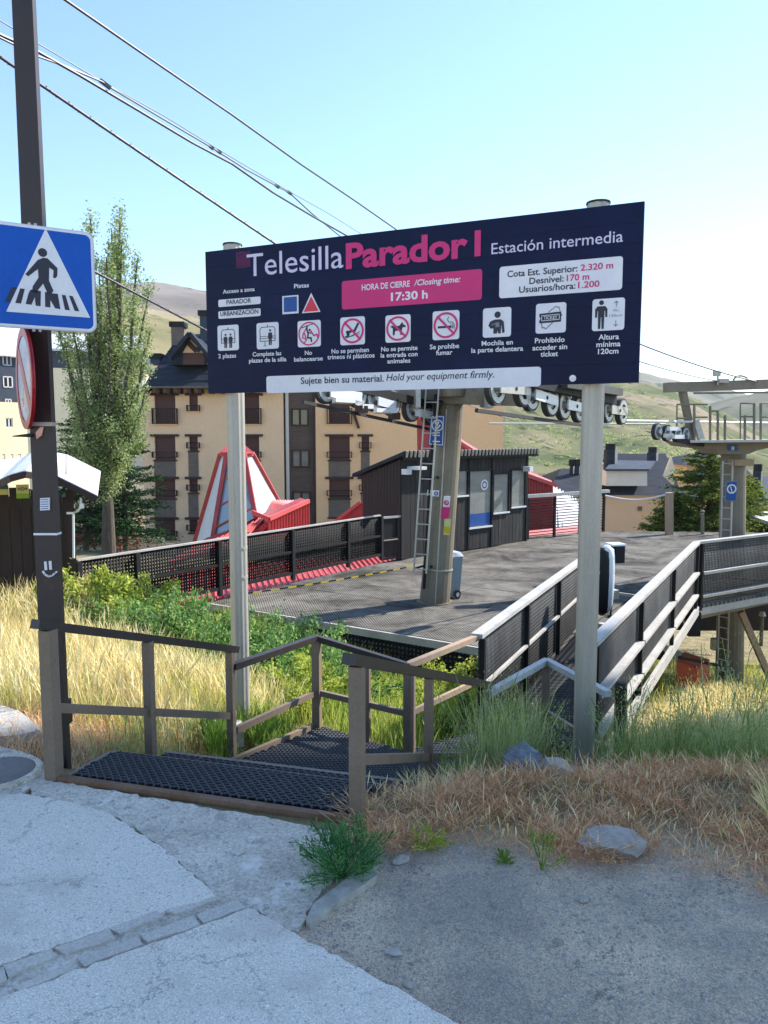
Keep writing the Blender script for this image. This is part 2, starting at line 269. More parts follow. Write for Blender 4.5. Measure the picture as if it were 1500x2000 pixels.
# ---------------------------------------------------------------- mesh building
def mesh_np(name, V, Fq, mat, smooth=False):
    V = np.asarray(V, dtype=np.float32); Fq = np.asarray(Fq, dtype=np.int32)
    me = bpy.data.meshes.new(name); k = Fq.shape[1]
    me.vertices.add(len(V)); me.vertices.foreach_set('co', V.ravel())
    me.loops.add(Fq.size); me.loops.foreach_set('vertex_index', Fq.ravel())
    me.polygons.add(len(Fq)); me.polygons.foreach_set('loop_start', np.arange(0, Fq.size, k, dtype=np.int32))
    me.update(calc_edges=True)
    if smooth: me.shade_smooth()
    me.materials.append(mat); return me
class MB:
    def __init__(s): s.v = []; s.f = []
    def add(s, vs, fs):
        o = len(s.v); s.v.extend([tuple(v) for v in vs]); s.f.extend([tuple(i + o for i in f) for f in fs]); return s
    def frame(s, c, ax, ay, az):
        """box with half-extent vectors"""
        c = Vector(c); ax = Vector(ax); ay = Vector(ay); az = Vector(az)
        vs = [c + sx * ax + sy * ay + sz * az for sz in (-1, 1) for sy in (-1, 1) for sx in (-1, 1)]
        return s.add(vs, [(0, 2, 3, 1), (4, 5, 7, 6), (0, 1, 5, 4), (2, 6, 7, 3), (0, 4, 6, 2), (1, 3, 7, 5)])
    def box(s, c, size, rz=0):
        ca, sa = math.cos(rz), math.sin(rz)
        return s.frame(c, (ca * size[0] / 2, sa * size[0] / 2, 0), (-sa * size[1] / 2, ca * size[1] / 2, 0), (0, 0, size[2] / 2))
    def bar(s, p, q, w, h, up=(0, 0, 1)):
        p = Vector(p); q = Vector(q); d = q - p; side = d.cross(Vector(up))
        if side.length < 1e-6: side = Vector((1, 0, 0))
        side.normalize(); u = side.cross(d).normalized()
        return s.frame((p + q) / 2, d / 2, side * w / 2, u * h / 2)
    def cyl(s, p, q, r0, r1=None, n=12, cap=True):
        p = Vector(p); q = Vector(q); r1 = r0 if r1 is None else r1
        d = (q - p).normalized(); a = d.orthogonal().normalized(); b = d.cross(a)
        vs = []
        for c, r in ((p, r0), (q, r1)):
            for i in range(n):
                t = 2 * math.pi * i / n; vs.append(c + a * math.cos(t) * r + b * math.sin(t) * r)
        fs = [(i, (i + 1) % n, n + (i + 1) % n, n + i) for i in range(n)]
        if cap: fs += [tuple(range(n - 1, -1, -1)), tuple(range(n, 2 * n))]
        return s.add(vs, fs)
    def ring(s, c, nrm, r0, r1, depth, n=28):
        c = Vector(c); d = Vector(nrm).normalized(); a = d.orthogonal().normalized(); b = d.cross(a); vs = []
        for off in (depth / 2, -depth / 2):
            for r in (r0, r1):
                for i in range(n):
                    t = 2 * math.pi * i / n; vs.append(c + d * off + a * math.cos(t) * r + b * math.sin(t) * r)
        fs = []
        for i in range(n):
            j = (i + 1) % n
            fs += [(i, n + i, n + j, j), (2 * n + i, 2 * n + j, 3 * n + j, 3 * n + i), (n + i, 3 * n + i, 3 * n + j, n + j), (i, j, 2 * n + j, 2 * n + i)]
        return s.add(vs, fs)
    def tube(s, pts, r, n=6):
        for p, q in zip(pts[:-1], pts[1:]): s.cyl(p, q, r, r, n, True)
        return s
    def prism(s, poly, e):
        """poly of 3d points extruded by vector e"""
        n = len(poly); e = Vector(e); vs = [Vector(p) for p in poly] + [Vector(p) + e for p in poly]
        fs = [tuple(range(n - 1, -1, -1)), tuple(range(n, 2 * n))] + [(i, (i + 1) % n, n + (i + 1) % n, n + i) for i in range(n)]
        return s.add(vs, fs)
    def mesh(s, name, mat, off=Vector((0, 0, 0)), smooth=False):
        me = bpy.data.meshes.new(name); me.from_pydata([(v[0] - off[0], v[1] - off[1], v[2] - off[2]) for v in s.v], [], s.f); me.update()
        me.materials.append(mat)
        if smooth: me.shade_smooth()
        return me
def setp(o, label=None, cat=None, group=None, kind=None):
    if label: o['label'] = label
    if cat: o['category'] = cat
    if group: o['group'] = group
    if kind: o['kind'] = kind
    return o
def root_of(o):
    while o.parent: o = o.parent
    return o
def thing(name, loc, label, cat, group=None, rz=0):
    o = bpy.data.objects.new(name, None); COL.objects.link(o); o.location = loc; o.rotation_euler = (0, 0, rz); o.empty_display_size = .3
    return setp(o, label, cat, group)
def link(name, me, parent=None, label=None, kind=None):
    o = bpy.data.objects.new(name, me); COL.objects.link(o)
    if parent: o.parent = parent
    return setp(o, label, None, None, kind)
def part(name, mb, mat, T, label=None, smooth=False, local=False, kind=None):
    """mesh drawn in place and hung under thing or part T"""
    off = Vector((0, 0, 0)) if local else root_of(T).location
    return link(name, mb.mesh(name, mat, off, smooth), T, label, kind)
def top(name, mb, mat, label, cat, group=None, smooth=False, base=None):
    b = Vector(base) if base is not None else Vector(mb.v[0])
    o = bpy.data.objects.new(name, mb.mesh(name, mat, b, smooth)); COL.objects.link(o); o.location = b
    return setp(o, label, cat, group)
def struct(name, mb, mat, parent=None, smooth=False):
    o = bpy.data.objects.new(name, mb.mesh(name, mat, Vector((0, 0, 0)), smooth)); COL.objects.link(o)
    if parent: o.parent = parent
    else: o['kind'] = 'structure'
    return o
def copy_tree(o, parent=None):
    kids = list(o.children); c = o.copy(); COL.objects.link(c); c.parent = parent
    for k in kids: copy_tree(k, c)
    return c
def bars_np(P0, P1, Wv, Hv):
    """many boxes at once: end points, half-width vectors, half-height vectors"""
    P0 = np.asarray(P0, float); P1 = np.asarray(P1, float); n = len(P0)
    Wv = np.broadcast_to(np.asarray(Wv, float), (n, 3)); Hv = np.broadcast_to(np.asarray(Hv, float), (n, 3))
    V = np.stack([P0 - Wv - Hv, P0 + Wv - Hv, P0 + Wv + Hv, P0 - Wv + Hv, P1 - Wv - Hv, P1 + Wv - Hv, P1 + Wv + Hv, P1 - Wv + Hv], 1).reshape(-1, 3)
    f = np.array([(0, 1, 2, 3), (7, 6, 5, 4), (0, 4, 5, 1), (1, 5, 6, 2), (2, 6, 7, 3), (3, 7, 4, 0)])
    return V, (f[None] + (np.arange(n) * 8)[:, None, None]).reshape(-1, 4)
def join_np(lst):
    Vs, Fs, o = [], [], 0
    for V, f in lst: Vs.append(V); Fs.append(f + o); o += len(V)
    return np.concatenate(Vs), np.concatenate(Fs)
def link_np(name, V, f, mat, T=None, kind='stuff', smooth=False, label=None, cat=None):
    if T is not None: V = V - np.array(root_of(T).location)
    o = bpy.data.objects.new(name, mesh_np(name, V, f, mat, smooth)); COL.objects.link(o)
    if T is not None: o.parent = T
    return setp(o, label, cat, None, kind)
def lattice(name, p0, p1, z00, z01, z10, z11, pitch, bw, th, mat, T):
    """upright lattice from p0 to p1; z00,z01 bottom and top at p0, z10,z11 at p1"""
    a = np.array([p0[0], p0[1]]); b = np.array([p1[0], p1[1]]); d = b - a; Ln = np.linalg.norm(d); d = d / Ln
    nrm = np.array([-d[1], d[0], 0]) * th / 2; n = max(2, int(Ln / pitch)); s = (np.arange(n) + .5) / n
    xy = a + np.outer(s * Ln, d)
    lo = z00 + (z10 - z00) * s; hi = z01 + (z11 - z01) * s
    V1 = bars_np(np.c_[xy, lo], np.c_[xy, hi], np.array([d[0], d[1], 0]) * bw / 2, nrm)
    m = max(2, int(((z01 - z00) + (z11 - z10)) / 2 / pitch)); q = (np.arange(m) + .5) / m
    nn = nrm * .85
    V2 = bars_np(np.c_[np.tile(a, (m, 1)), z00 + (z01 - z00) * q], np.c_[np.tile(b, (m, 1)), z10 + (z11 - z10) * q], (0, 0, bw / 2), nn)
    V, f = join_np([V1, V2]); return link_np(name, V, f, mat, T)
def inpoly(P, poly):
    P = np.asarray(P); x, y = P[:, 0], P[:, 1]; ins = np.zeros(len(P), bool); n = len(poly)
    for i in range(n):
        x0, y0 = poly[i][:2]; x1, y1 = poly[(i + 1) % n][:2]
        if y0 == y1: continue
        c = ((y0 > y) != (y1 > y)) & (x < (x1 - x0) * (y - y0) / (y1 - y0) + x0); ins ^= c
    return ins
def shrink(poly, k=.0):
    c = np.mean(np.array(poly), 0); return [tuple(c + (np.array(p) - c) * (1 - k)) for p in poly]
def hexmat(name, poly, zf, u, pitch, T, mat, w=.006, h=.014, sq=.62):
    """rubber ring mat: walls of squashed hexagonal cells filling a polygon"""
    u = np.array(u, float); u /= np.linalg.norm(u); v = np.array([-u[1], u[0]]); c = np.mean(np.array(poly)[:, :2], 0)
    nx = int(4 / pitch); ii, jj = np.meshgrid(np.arange(-nx, nx), np.arange(-nx * 2, nx * 2)); ii = ii.ravel(); jj = jj.ravel()
    su = (ii + (jj % 2) * .5) * pitch; svv = jj * pitch * .866 * sq
    C = c + np.outer(su, u) + np.outer(svv, v); k = inpoly(C, poly); C = C[k]
    r = pitch / math.sqrt(3); P0, P1 = [], []
    ang = [R(30 + 60 * i) for i in range(7)]
    for e in range(3):
        o0 = (math.cos(ang[e]) * r * u + math.sin(ang[e]) * r * sq * v); o1 = (math.cos(ang[e + 1]) * r * u + math.sin(ang[e + 1]) * r * sq * v)
        P0.append(C + o0); P1.append(C + o1)
    P0 = np.concatenate(P0); P1 = np.concatenate(P1); D = P1 - P0; D /= np.linalg.norm(D, axis=1)[:, None]
    Wv = np.c_[-D[:, 1], D[:, 0], np.zeros(len(D))] * w / 2
    z0 = np.array([zf(*p) for p in P0]); z1 = np.array([zf(*p) for p in P1])
    V, f = bars_np(np.c_[P0, z0 + h / 2], np.c_[P1, z1 + h / 2], Wv, (0, 0, h / 2))
    return link_np(name, V, f, mat, T)

# a flat upright face in the world, with drawing tools on it
class Face:
    def __init__(s, P, U):
        s.P = Vector(P); s.U = Vector((U[0], U[1], 0)).normalized(); s.Nn = s.U.cross(Vector((0, 0, 1))).normalized()
        if s.Nn.dot(s.P) > 0: s.Nn = -s.Nn
    def uv(s, px, py):
        r = ray(px, py); t = s.P.dot(s.Nn) / r.dot(s.Nn); q = r * t - s.P
        return q.dot(s.U), q.z
    def pt(s, u, v, d=0): return s.P + s.U * u + Vector((0, 0, v)) + s.Nn * d
    def poly(s, mb, pts, d1, d0):
        a = 0
        for i in range(len(pts)): a += pts[i][0] * pts[(i + 1) % len(pts)][1] - pts[(i + 1) % len(pts)][0] * pts[i][1]
        if a > 0: pts = pts[::-1]
        mb.prism([s.pt(u, v, d1) for u, v in pts], s.Nn * (d0 - d1)); return mb
    def rrect(s, mb, u0, v0, u1, v1, r, d1, d0, n=5):
        pts = []
        for cx, cy, a0 in ((u1 - r, v0 + r, -90), (u1 - r, v1 - r, 0), (u0 + r, v1 - r, 90), (u0 + r, v0 + r, 180)):
            for i in range(n + 1):
                a = R(a0 + 90 * i / n); pts.append((cx + r * math.cos(a), cy + r * math.sin(a)))
        return s.poly(mb, pts, d1, d0)
    def box(s, mb, u0, v0, u1, v1, d0, d1):
        c = s.pt((u0 + u1) / 2, (v0 + v1) / 2, (d0 + d1) / 2)
        return mb.frame(c, s.U * abs(u1 - u0) / 2, s.Nn * abs(d1 - d0) / 2, Vector((0, 0, abs(v1 - v0) / 2)))
    def stroke(s, mb, pts, w, d1, d0):
        for (a, b), (c, e) in zip(pts[:-1], pts[1:]):
            dx, dy = c - a, e - b; L = math.hypot(dx, dy) or 1e-6; nx, ny = -dy / L * w / 2, dx / L * w / 2; ex, ey = dx / L * w * .3, dy / L * w * .3
            s.poly(mb, [(a + nx - ex, b + ny - ey), (c + nx + ex, e + ny + ey), (c - nx + ex, e - ny + ey), (a - nx - ex, b - ny - ey)], d1, d0)
        return mb
    def disc(s, mb, u, v, ru, rv, d1, d0, n=20):
        return s.poly(mb, [(u + ru * math.cos(2 * math.pi * i / n), v + rv * math.sin(2 * math.pi * i / n)) for i in range(n)], d1, d0)
    def annulus(s, mb, u, v, r, w, d1, d0, n=32, rv=None):
        rv = rv or r
        for i in range(n):
            a, b = 2 * math.pi * i / n, 2 * math.pi * (i + 1) / n
            s.poly(mb, [(u + r * math.cos(a), v + rv * math.sin(a)), (u + r * math.cos(b), v + rv * math.sin(b)), (u + (r - w) * math.cos(b), v + (rv - w) * math.sin(b)), (u + (r - w) * math.cos(a), v + (rv - w) * math.sin(a))], d1, d0)
        return mb

def text_mesh(s, bold=0.0):
    cu = bpy.data.curves.new('txt', 'FONT'); cu.body = s; cu.size = 1; cu.offset = bold; cu.resolution_u = 3
    o = bpy.data.objects.new('txt', cu); COL.objects.link(o)
    dg = bpy.context.evaluated_depsgraph_get(); me = bpy.data.meshes.new_from_object(o.evaluated_get(dg))
    bpy.data.objects.remove(o); bpy.data.curves.remove(cu); return me
_m = text_mesh('H'); CAPH = max(v.co.y for v in _m.vertices)
def put_text(face, s, u0, u1, v, cap, mat, T, d=.0045, bold=0.0, slant=0.0, name='lettering'):
    me = text_mesh(s, bold); n = len(me.vertices); co = np.zeros(n * 3); me.vertices.foreach_get('co', co); co = co.reshape(-1, 3)
    x0, x1 = co[:, 0].min(), co[:, 0].max(); k = (u1 - u0) / (x1 - x0); ky = cap / CAPH
    U = np.array(face.U); Nn = np.array(face.Nn); P = np.array(face.P); off = np.array(root_of(T).location)
    if face.U.cross(Vector((0, 0, 1))).dot(face.Nn) < 0: pass
    u = u0 + (co[:, 0] - x0) * k + slant * co[:, 1] * ky; vv = v + co[:, 1] * ky
    W3 = P + np.outer(u, U) + np.outer(vv, [0, 0, 1]) + Nn * d - off
    me.vertices.foreach_set('co', W3.astype(np.float32).ravel()); me.update(); me.materials.clear(); me.materials.append(mat); me.name = name
    return link(name, me, T)
def px_text(face, s, p0, p1, cap_px, mat, T, **kw):
    u0, v0 = face.uv(*p0); u1, v1 = face.uv(*p1); _, vc = face.uv(p0[0], p0[1] - cap_px)
    return put_text(face, s, u0, u1, (v0 + v1) / 2, vc - v0, mat, T, **kw)

# ---------------------------------------------------------------- ground
PTS = []
for x in (-14, -8, -5, -3, -1.5, 0, 1.5, 3, 5, 8, 14):
    PTS += [(x, -8, -1.9), (x, 1, -1.9), (x, 3, -1.9)]
PTS += [(-14, 6, -2.0), (-8, 6, -2.05), (-5, 5, -2.0), (-3, 5, -2.0), (-2.2, 5, -2.03), (-1.6, 6.6, -2.42), (-3, 7, -2.25), (-5, 8, -2.3), (-8, 9, -2.35), (-4.6, 11.2, -2.5),
        (-8, 12, -2.6), (-14, 12, -2.6), (-2.6, 9, -2.75), (-3, 11, -2.85), (-1.2, 8, -2.95), (-.4, 9.5, -3.4), (.2, 7.4, -3.1), (.3, 11, -3.9), (-2, 12.5, -3.4), (1.2, 10.2, -3.8),
        (.6, 4.1, -1.98), (1.0, 4.9, -2.22), (-.6, 5.0, -2.75), (-.9, 5.9, -2.8), (.4, 5.5, -3.1), (1.2, 6.3, -3.15), (0, 6.8, -2.95), (1.5, 5.2, -2.3), (2.4, 5.5, -2.5), (2.6, 6.7, -3.0), (3.5, 5.2, -2.3), (5, 5.2, -2.3), (8, 5.2, -2.3),
        (3, 8.5, -3.65), (5, 8, -3.4), (8, 8, -3.3), (14, 8, -3.2), (2, 12, -4.2), (5, 12, -4.6), (8, 12, -4.5), (14, 12, -4.4), (7.7, 17, -5.9), (12, 17, -5.8), (18, 17, -5.6), (4, 17, -5.2), (0, 17, -4.8), (-4, 17, -4.0),
        (-9, 17, -3.1), (-16, 17, -3.2), (-9, 24, -4.6), (-16, 24, -4.6), (0, 24, -6.0), (8, 24, -7.5), (20, 24, -8), (-12, 32, -5.6), (-22, 32, -5.8), (0, 34, -7.2), (12, 34, -8.6), (26, 34, -9), (-14, 48, -7.2), (-30, 48, -7.5),
        (2, 48, -7.8), (18, 48, -9), (40, 48, -9.5), (-60, 100, -9), (0, 100, -11), (60, 100, -11), (-120, 200, -11), (0, 200, -13), (120, 200, -13), (-60, 10, -3), (60, 10, -4), (-60, -40, -1.9), (60, -40, -1.9), (0, -40, -1.9)]
PA = np.array(PTS, float)
def _phi(r): return r
_D = np.hypot(PA[:, None, 0] - PA[None, :, 0], PA[:, None, 1] - PA[None, :, 1]); _K = _phi(_D); _n = len(PA)
_Aug = np.zeros((_n + 3, _n + 3)); _Aug[:_n, :_n] = _K; _Aug[:_n, _n] = 1; _Aug[:_n, _n + 1:] = PA[:, :2]; _Aug[_n, :_n] = 1; _Aug[_n + 1:, :_n] = PA[:, :2].T
_w = np.linalg.solve(_Aug, np.r_[PA[:, 2], 0, 0, 0])
def ground_z(x, y):
    x = np.atleast_1d(np.asarray(x, float)); y = np.atleast_1d(np.asarray(y, float)); sh = x.shape; x = x.ravel(); y = y.ravel(); out = np.empty(len(x))
    for i in range(0, len(x), 20000):
        a, b = x[i:i + 20000], y[i:i + 20000]
        K = np.hypot(a[:, None] - PA[None, :, 0], b[:, None] - PA[None, :, 1])
        out[i:i + 20000] = K @ _w[:_n] + _w[_n] + a * _w[_n + 1] + b * _w[_n + 2]
    edge = np.interp(x, [-3, -1.8, -.1, 1.0, 2.5, 5], [4.4, 4.15, 3.75, 3.9, 4.1, 4.1])
    t = np.clip((y - edge) / .5, 0, 1); t = t * t * (3 - 2 * t)
    out = -1.9 * (1 - t) + out * t
    bump = .012 * np.sin(x * 5.1 + y * 2.3) * np.sin(y * 4.3 - x * 1.7) + .02 * np.sin(x * 1.3 + 1) * np.sin(y * 1.7)
    return (out + bump * t).reshape(sh)
def gz(x, y): return float(ground_z([x], [y])[0])
def axis(segs):
    out = []
    for a, b, s in segs: out += list(np.arange(a, b, s))
    return np.array(out + [segs[-1][1]])
xs = axis([(-2600, -200, 200), (-200, -60, 20), (-60, -14, 3), (-14, -6, .5), (-6, 5, .12), (5, 14, .4), (14, 60, 3), (60, 200, 20), (200, 2600, 200)])
ys = axis([(-300, -40, 40), (-40, 0, 4), (0, 9, .12), (9, 20, .3), (20, 60, 2), (60, 200, 14), (200, 3000, 200)])
GX, GY = np.meshgrid(xs, ys)
GZ = ground_z(np.clip(GX, -120, 120), np.clip(GY, -40, 200))
idx = np.arange(GX.size).reshape(GX.shape)
gf = np.stack([idx[:-1, :-1], idx[:-1, 1:], idx[1:, 1:], idx[1:, :-1]], -1).reshape(-1, 4)
link_np('ground', np.stack([GX, GY, GZ], -1).reshape(-1, 3), gf, M['ground'], kind='structure', smooth=True)

# hills: real slopes climbing from a foot line to a ridge
def wobble(a, b, seed, oct=5):
    v = 0; r = np.random.default_rng(seed)
    for k in range(oct):
        ph = r.uniform(0, 6.28, 4); f = 2 ** k; v = v + (np.sin(a * f * 1.7 + ph[0] + 1.3 * np.sin(b * f + ph[1])) * np.sin(b * f * 1.9 + ph[2])) / (1.7 ** k)
    return v
def hill(name, ridge, Yr, foot, Yf, amp, mat, seed, rows=70, step=9):
    pxs = np.arange(ridge[0][0], ridge[-1][0], step); ry = np.interp(pxs, [p[0] for p in ridge], [p[1] for p in ridge]); fy = np.interp(pxs, [p[0] for p in foot], [p[1] for p in foot])
    t = np.linspace(0, 1.25, rows); V = np.zeros((rows, len(pxs), 3))
    for j, px in enumerate(pxs):
        a = A(px, fy[j], Yf); b = A(px, ry[j], Yr); a = np.array(a); b = np.array(b)
        for i, tt in enumerate(t):
            if tt <= 1: p = a + (b - a) * tt; p[2] = a[2] + (b[2] - a[2]) * (tt ** 1.05)
            else: p = b + (b - a) * (tt - 1) * 1.0; p[2] = b[2] - (tt - 1) * 1.5 * abs(b[2] - a[2]) - (tt - 1) * 40
            V[i, j] = p
    nz = wobble(V[:, :, 0] / Yr * 6, V[:, :, 1] / Yr * 6, seed); env = np.clip(t, 0, 1)[:, None] ** .6 * np.clip(1.15 - np.clip(t, 0, 1), 0, 1)[:, None]
    V[:, :, 2] += nz * amp * env; V[:, :, 2] += wobble(V[:, :, 0] / Yr * 30, V[:, :, 1] / Yr * 22, seed + 1) * amp * .12
    idx = np.arange(rows * len(pxs)).reshape(rows, len(pxs)); f = np.stack([idx[:-1, :-1], idx[:-1, 1:], idx[1:, 1:], idx[1:, :-1]], -1).reshape(-1, 4)
    link_np(name, V.reshape(-1, 3), f, mat, kind='structure', smooth=True)
hill('far_mountain', [(-600, 610), (-200, 590), (60, 575), (180, 560), (262, 553), (300, 553), (345, 560), (410, 568), (560, 590), (760, 640), (900, 700)], 1500, [(-600, 720), (900, 760)], 700, 14, M['hill_far'], 3)
hill('olive_slope', [(-700, 640), (-200, 620), (100, 600), (230, 590), (330, 612), (410, 628), (520, 650), (700, 690), (860, 740)], 520, [(-700, 860), (860, 860)], 130, 6, M['hill_olive'], 5)
hill('far_ridge', [(900, 690), (1100, 705), (1255, 726), (1330, 744), (1420, 758), (1470, 772), (1520, 764), (1640, 720), (1900, 660), (2300, 640)], 1700, [(900, 840), (2300, 840)], 600, 16, M['hill_blue'], 9)
hill('green_hillside', [(620, 660), (800, 690), (1000, 705), (1180, 730), (1257, 745), (1310, 760), (1366, 782), (1430, 815), (1520, 862), (1700, 890)], 330, [(620, 985), (1400, 985), (1700, 960)], 95, 5, M['hill_green'], 12, rows=110)
hill('blue_slope', [(1250, 830), (1340, 800), (1420, 780), (1500, 765), (1600, 735), (1800, 690), (2300, 640)], 820, [(1250, 930), (2300, 930)], 240, 9, M['hill_blue'], 14)

# unseen block added outside the frame, placed and sized to shade the foreground
cx0 = Vector((34.64, 26.44, 0)); dS = Vector((math.sin(R(SUN_AZ)), math.cos(R(SUN_AZ)), 0)); dP = Vector((dS.y, -dS.x, 0))
shade_blk = thing('building', (38, 24, -9), 'unseen tall cream block added off to the right to shade the pavement', 'building')
mb = MB(); pts = [cx0, cx0 + dS * 6, cx0 + dS * 6 + dP * 8, cx0 + dP * 8]
mb.prism([Vector((p.x, p.y, -12)) for p in pts][::-1], (0, 0, 46)); part('wall', mb, M['cream'], shade_blk)
mb = MB(); mb.prism([Vector((p.x, p.y, 34.01)) for p in [cx0 - dS * .05 , cx0 + dS * 6.3, cx0 + dS * 6.3 + dP * 8.3, cx0 + dP * 8.3]][::-1], (0, 0, .4)); part('roof', mb, M['slate'], shade_blk)
# ---------------------------------------------------------------- pavement
def slab_px(pts, z, th=.06):
    mb = MB(); P = [G(px, py, z) for px, py in pts]; return mb, P, th
def pave(name, poly, z, mat, th=.12, kind='structure'):
    mb = MB(); P = [Vector((p[0], p[1], z)) for p in poly]
    a = sum(P[i].x * P[(i + 1) % len(P)].y - P[(i + 1) % len(P)].x * P[i].y for i in range(len(P)))
    if a < 0: P = P[::-1]
    mb.prism([p - Vector((0, 0, th)) for p in P], (0, 0, th)); o = struct(name, mb, mat); return o
def gp(pts, z=-1.9): return [tuple(G(px, py, z)[:2]) for px, py in pts]
def jag(pts, amp=.012, step=.035, seed=1, closed=True):
    r = random.Random(seed); out = []
    for i in range(len(pts)):
        a = Vector(pts[i]); b = Vector(pts[(i + 1) % len(pts)]); n = max(1, int((b - a).length / step)) if (b - a).length < 8 else 1
        for k in range(n):
            q = a + (b - a) * k / n; out.append((q.x + r.uniform(-amp, amp), q.y + r.uniform(-amp, amp)))
    return out
lower = gp([(-30, 1975), (480, 1789), (500, 1789), (560, 1828), (870, 2000), (1180, 2180)]) + [(.1, -3), (-5, -3), (-5, 1.6)]
pave('pavement', jag(lower, .009), -1.872, M['conc'])
upper = gp([(-200, 1975), (0, 1898), (212, 1826), (420, 1762), (400, 1738), (300, 1655), (215, 1598), (110, 1570), (40, 1560), (-260, 1560)])
pave('pavement', jag(upper, .008, seed=4), -1.872, M['conc'])
patch = gp([(420, 1764), (405, 1738), (300, 1652), (218, 1596), (110, 1568), (60, 1560), (60, 1540), (100, 1530), (300, 1565), (500, 1600), (640, 1628), (672, 1690), (640, 1740), (600, 1790), (585, 1828), (560, 1826), (500, 1786), (478, 1786)])
pave('concrete_patch', jag(patch, .012, seed=6), -1.882, M['conc2'])
left_strip = gp([(-300, 1560), (40, 1558), (60, 1545), (105, 1540), (82, 1490), (40, 1470), (-10, 1462), (-300, 1450)])
pave('concrete_patch', jag(left_strip, .012, seed=9), -1.885, M['conc2'])
pave('mortar_bed', gp([(-200, 1960), (0, 1880), (420, 1745), (440, 1750), (490, 1785), (20, 1975), (-200, 2050)]), -1.884, M['conc2'])
stones = [[(-60, 1925), (8, 1902), (15, 1925), (-60, 1952)], [(8, 1899), (98, 1867), (112, 1880), (14, 1922)], [(106, 1864), (215, 1828), (224, 1844), (128, 1878)], [(213, 1826), (308, 1790), (320, 1802), (232, 1836)], [(318, 1788), (420, 1764), (426, 1768), (346, 1796)],
          [(-60, 1975), (12, 1945), (22, 1958), (-55, 1990)], [(28, 1944), (142, 1892), (156, 1903), (42, 1950)], [(150, 1884), (270, 1842), (278, 1858), (166, 1900)], [(276, 1838), (378, 1802), (390, 1820), (288, 1854)], [(384, 1798), (462, 1770), (478, 1786), (398, 1815)]]
for s in stones:
    mb = MB(); P = jag(gp(s), .004, .05, seed=rnd.random()); P = [Vector((p[0], p[1], -1.95)) for p in P]
    a = sum(P[i].x * P[(i + 1) % len(P)].y - P[(i + 1) % len(P)].x * P[i].y for i in range(len(P)))
    if a < 0: P = P[::-1]
    mb.prism(P, (0, 0, .076 + rnd.uniform(0, .004))); o = link('paving_stone', mb.mesh('paving_stone', M['stone'])); o.parent = bpy.data.objects['pavement']
# kerb on the left in the sun, manhole
P = gp([(-160, 1386), (0, 1386), (40, 1400), (82, 1436), (30, 1448), (-160, 1455)], -2.0)
mb = MB(); mb.prism([Vector((p[0], p[1], -2.12)) for p in P][::-1] if False else [Vector((p[0], p[1], -2.12)) for p in P], (0, 0, .16))
top('concrete_slab', mb, M['kerb'], 'sunlit pale concrete slab on the ground left of the brown pole', 'slab')
P = jag(gp([(395, 1404), (470, 1400), (480, 1420), (385, 1424)], -2.33), .02, .15, 3)
mb = MB(); mb.prism([Vector((p[0], p[1], -2.5)) for p in P], (0, 0, .15)); top('concrete_slab', mb, M['kerb'], 'pale concrete strip behind the left stair railing at the aluminium post', 'slab')
c = G(-5, 1512, -1.88); T = thing('manhole_cover', (c.x, c.y, -1.885), 'brownish round manhole cover in the pavement at the left edge', 'manhole cover')
mb = MB(); mb.cyl((0, 0, 0), (0, 0, .022), .19, .19, 36); part('lid', mb, M['manhole'], T, local=True)
mb = MB(); mb.ring((0, 0, .012), (0, 0, 1), .195, .225, .03, 40); part('rim', mb, M['conc2'], T, local=True)

# rocks
def rock_mesh(sx, sy, sz, seed, mat, n=3):
    import bmesh
    bm = bmesh.new(); bmesh.ops.create_icosphere(bm, subdivisions=n, radius=1); r = np.random.default_rng(seed); ph = r.uniform(0, 6, 9)
    pl = [(Vector(r.normal(size=3)).normalized(), r.uniform(.55, .85)) for _ in range(9)]
    for v in bm.verts:
        c = v.co.copy()
        for nv, dd in pl:
            k = c.dot(nv)
            if k > dd: c -= nv * (k - dd) * .9
        c *= 1 + .07 * math.sin(c.x * 5 + ph[0]) * math.sin(c.y * 6 + ph[1]) + .05 * math.sin(c.z * 11 + ph[2] + c.x * 7)
        v.co = (c.x * sx, c.y * sy, c.z * sz)
    me = bpy.data.meshes.new('rock'); bm.to_mesh(me); bm.free(); me.materials.append(mat); return me
def rock(name, px, py, z, size, seed, mat, label, rz=0, sink=.3, group=None, n=3):
    c = G(px, py, z); o = bpy.data.objects.new(name, rock_mesh(*size, seed, mat, n)); COL.objects.link(o)
    o.location = (c.x, c.y, gz(c.x, c.y) + size[2] * (1 - sink * 2)); o.rotation_euler = (0, 0, rz); return setp(o, label, 'rock', group)
rock('boulder', 1200, 1668, -1.92, (.17, .12, .07), 3, M['rock'], 'low rounded grey boulder lying in the dry reddish grass', .1)
rock('rock', 1020, 1530, -2.1, (.13, .12, .16), 5, M['rock_blue'], 'bluish angular rock between green weeds and dry grass', .4, .25)
rock('rock', 1085, 1530, -2.1, (.15, .09, .07), 8, M['rock_pale'], 'pale low rock just left of the right sign post', -.3, .25)
rock('stone', 1139, 1760, -1.9, (.028, .020, .014), 11, M['rock'], 'small dark grey stone alone in the middle of the gravel', 0, .2, n=2)
rock('stone', 768, 1864, -1.9, (.040, .022, .010), 12, M['rock_pale'], 'flat whitish stone on the gravel right of the concrete edge', .1, .15, n=2)
rock('stone', 798, 1926, -1.9, (.026, .016, .010), 13, M['rock_pale'], 'small cream stone shard nearest the bottom on the gravel', -.6, .15, n=2)
rock('stone', 785, 1683, -1.9, (.055, .03, .018), 14, M['rock_pale'], 'small pale stone beside the blue green weed', .5, .3, n=2)
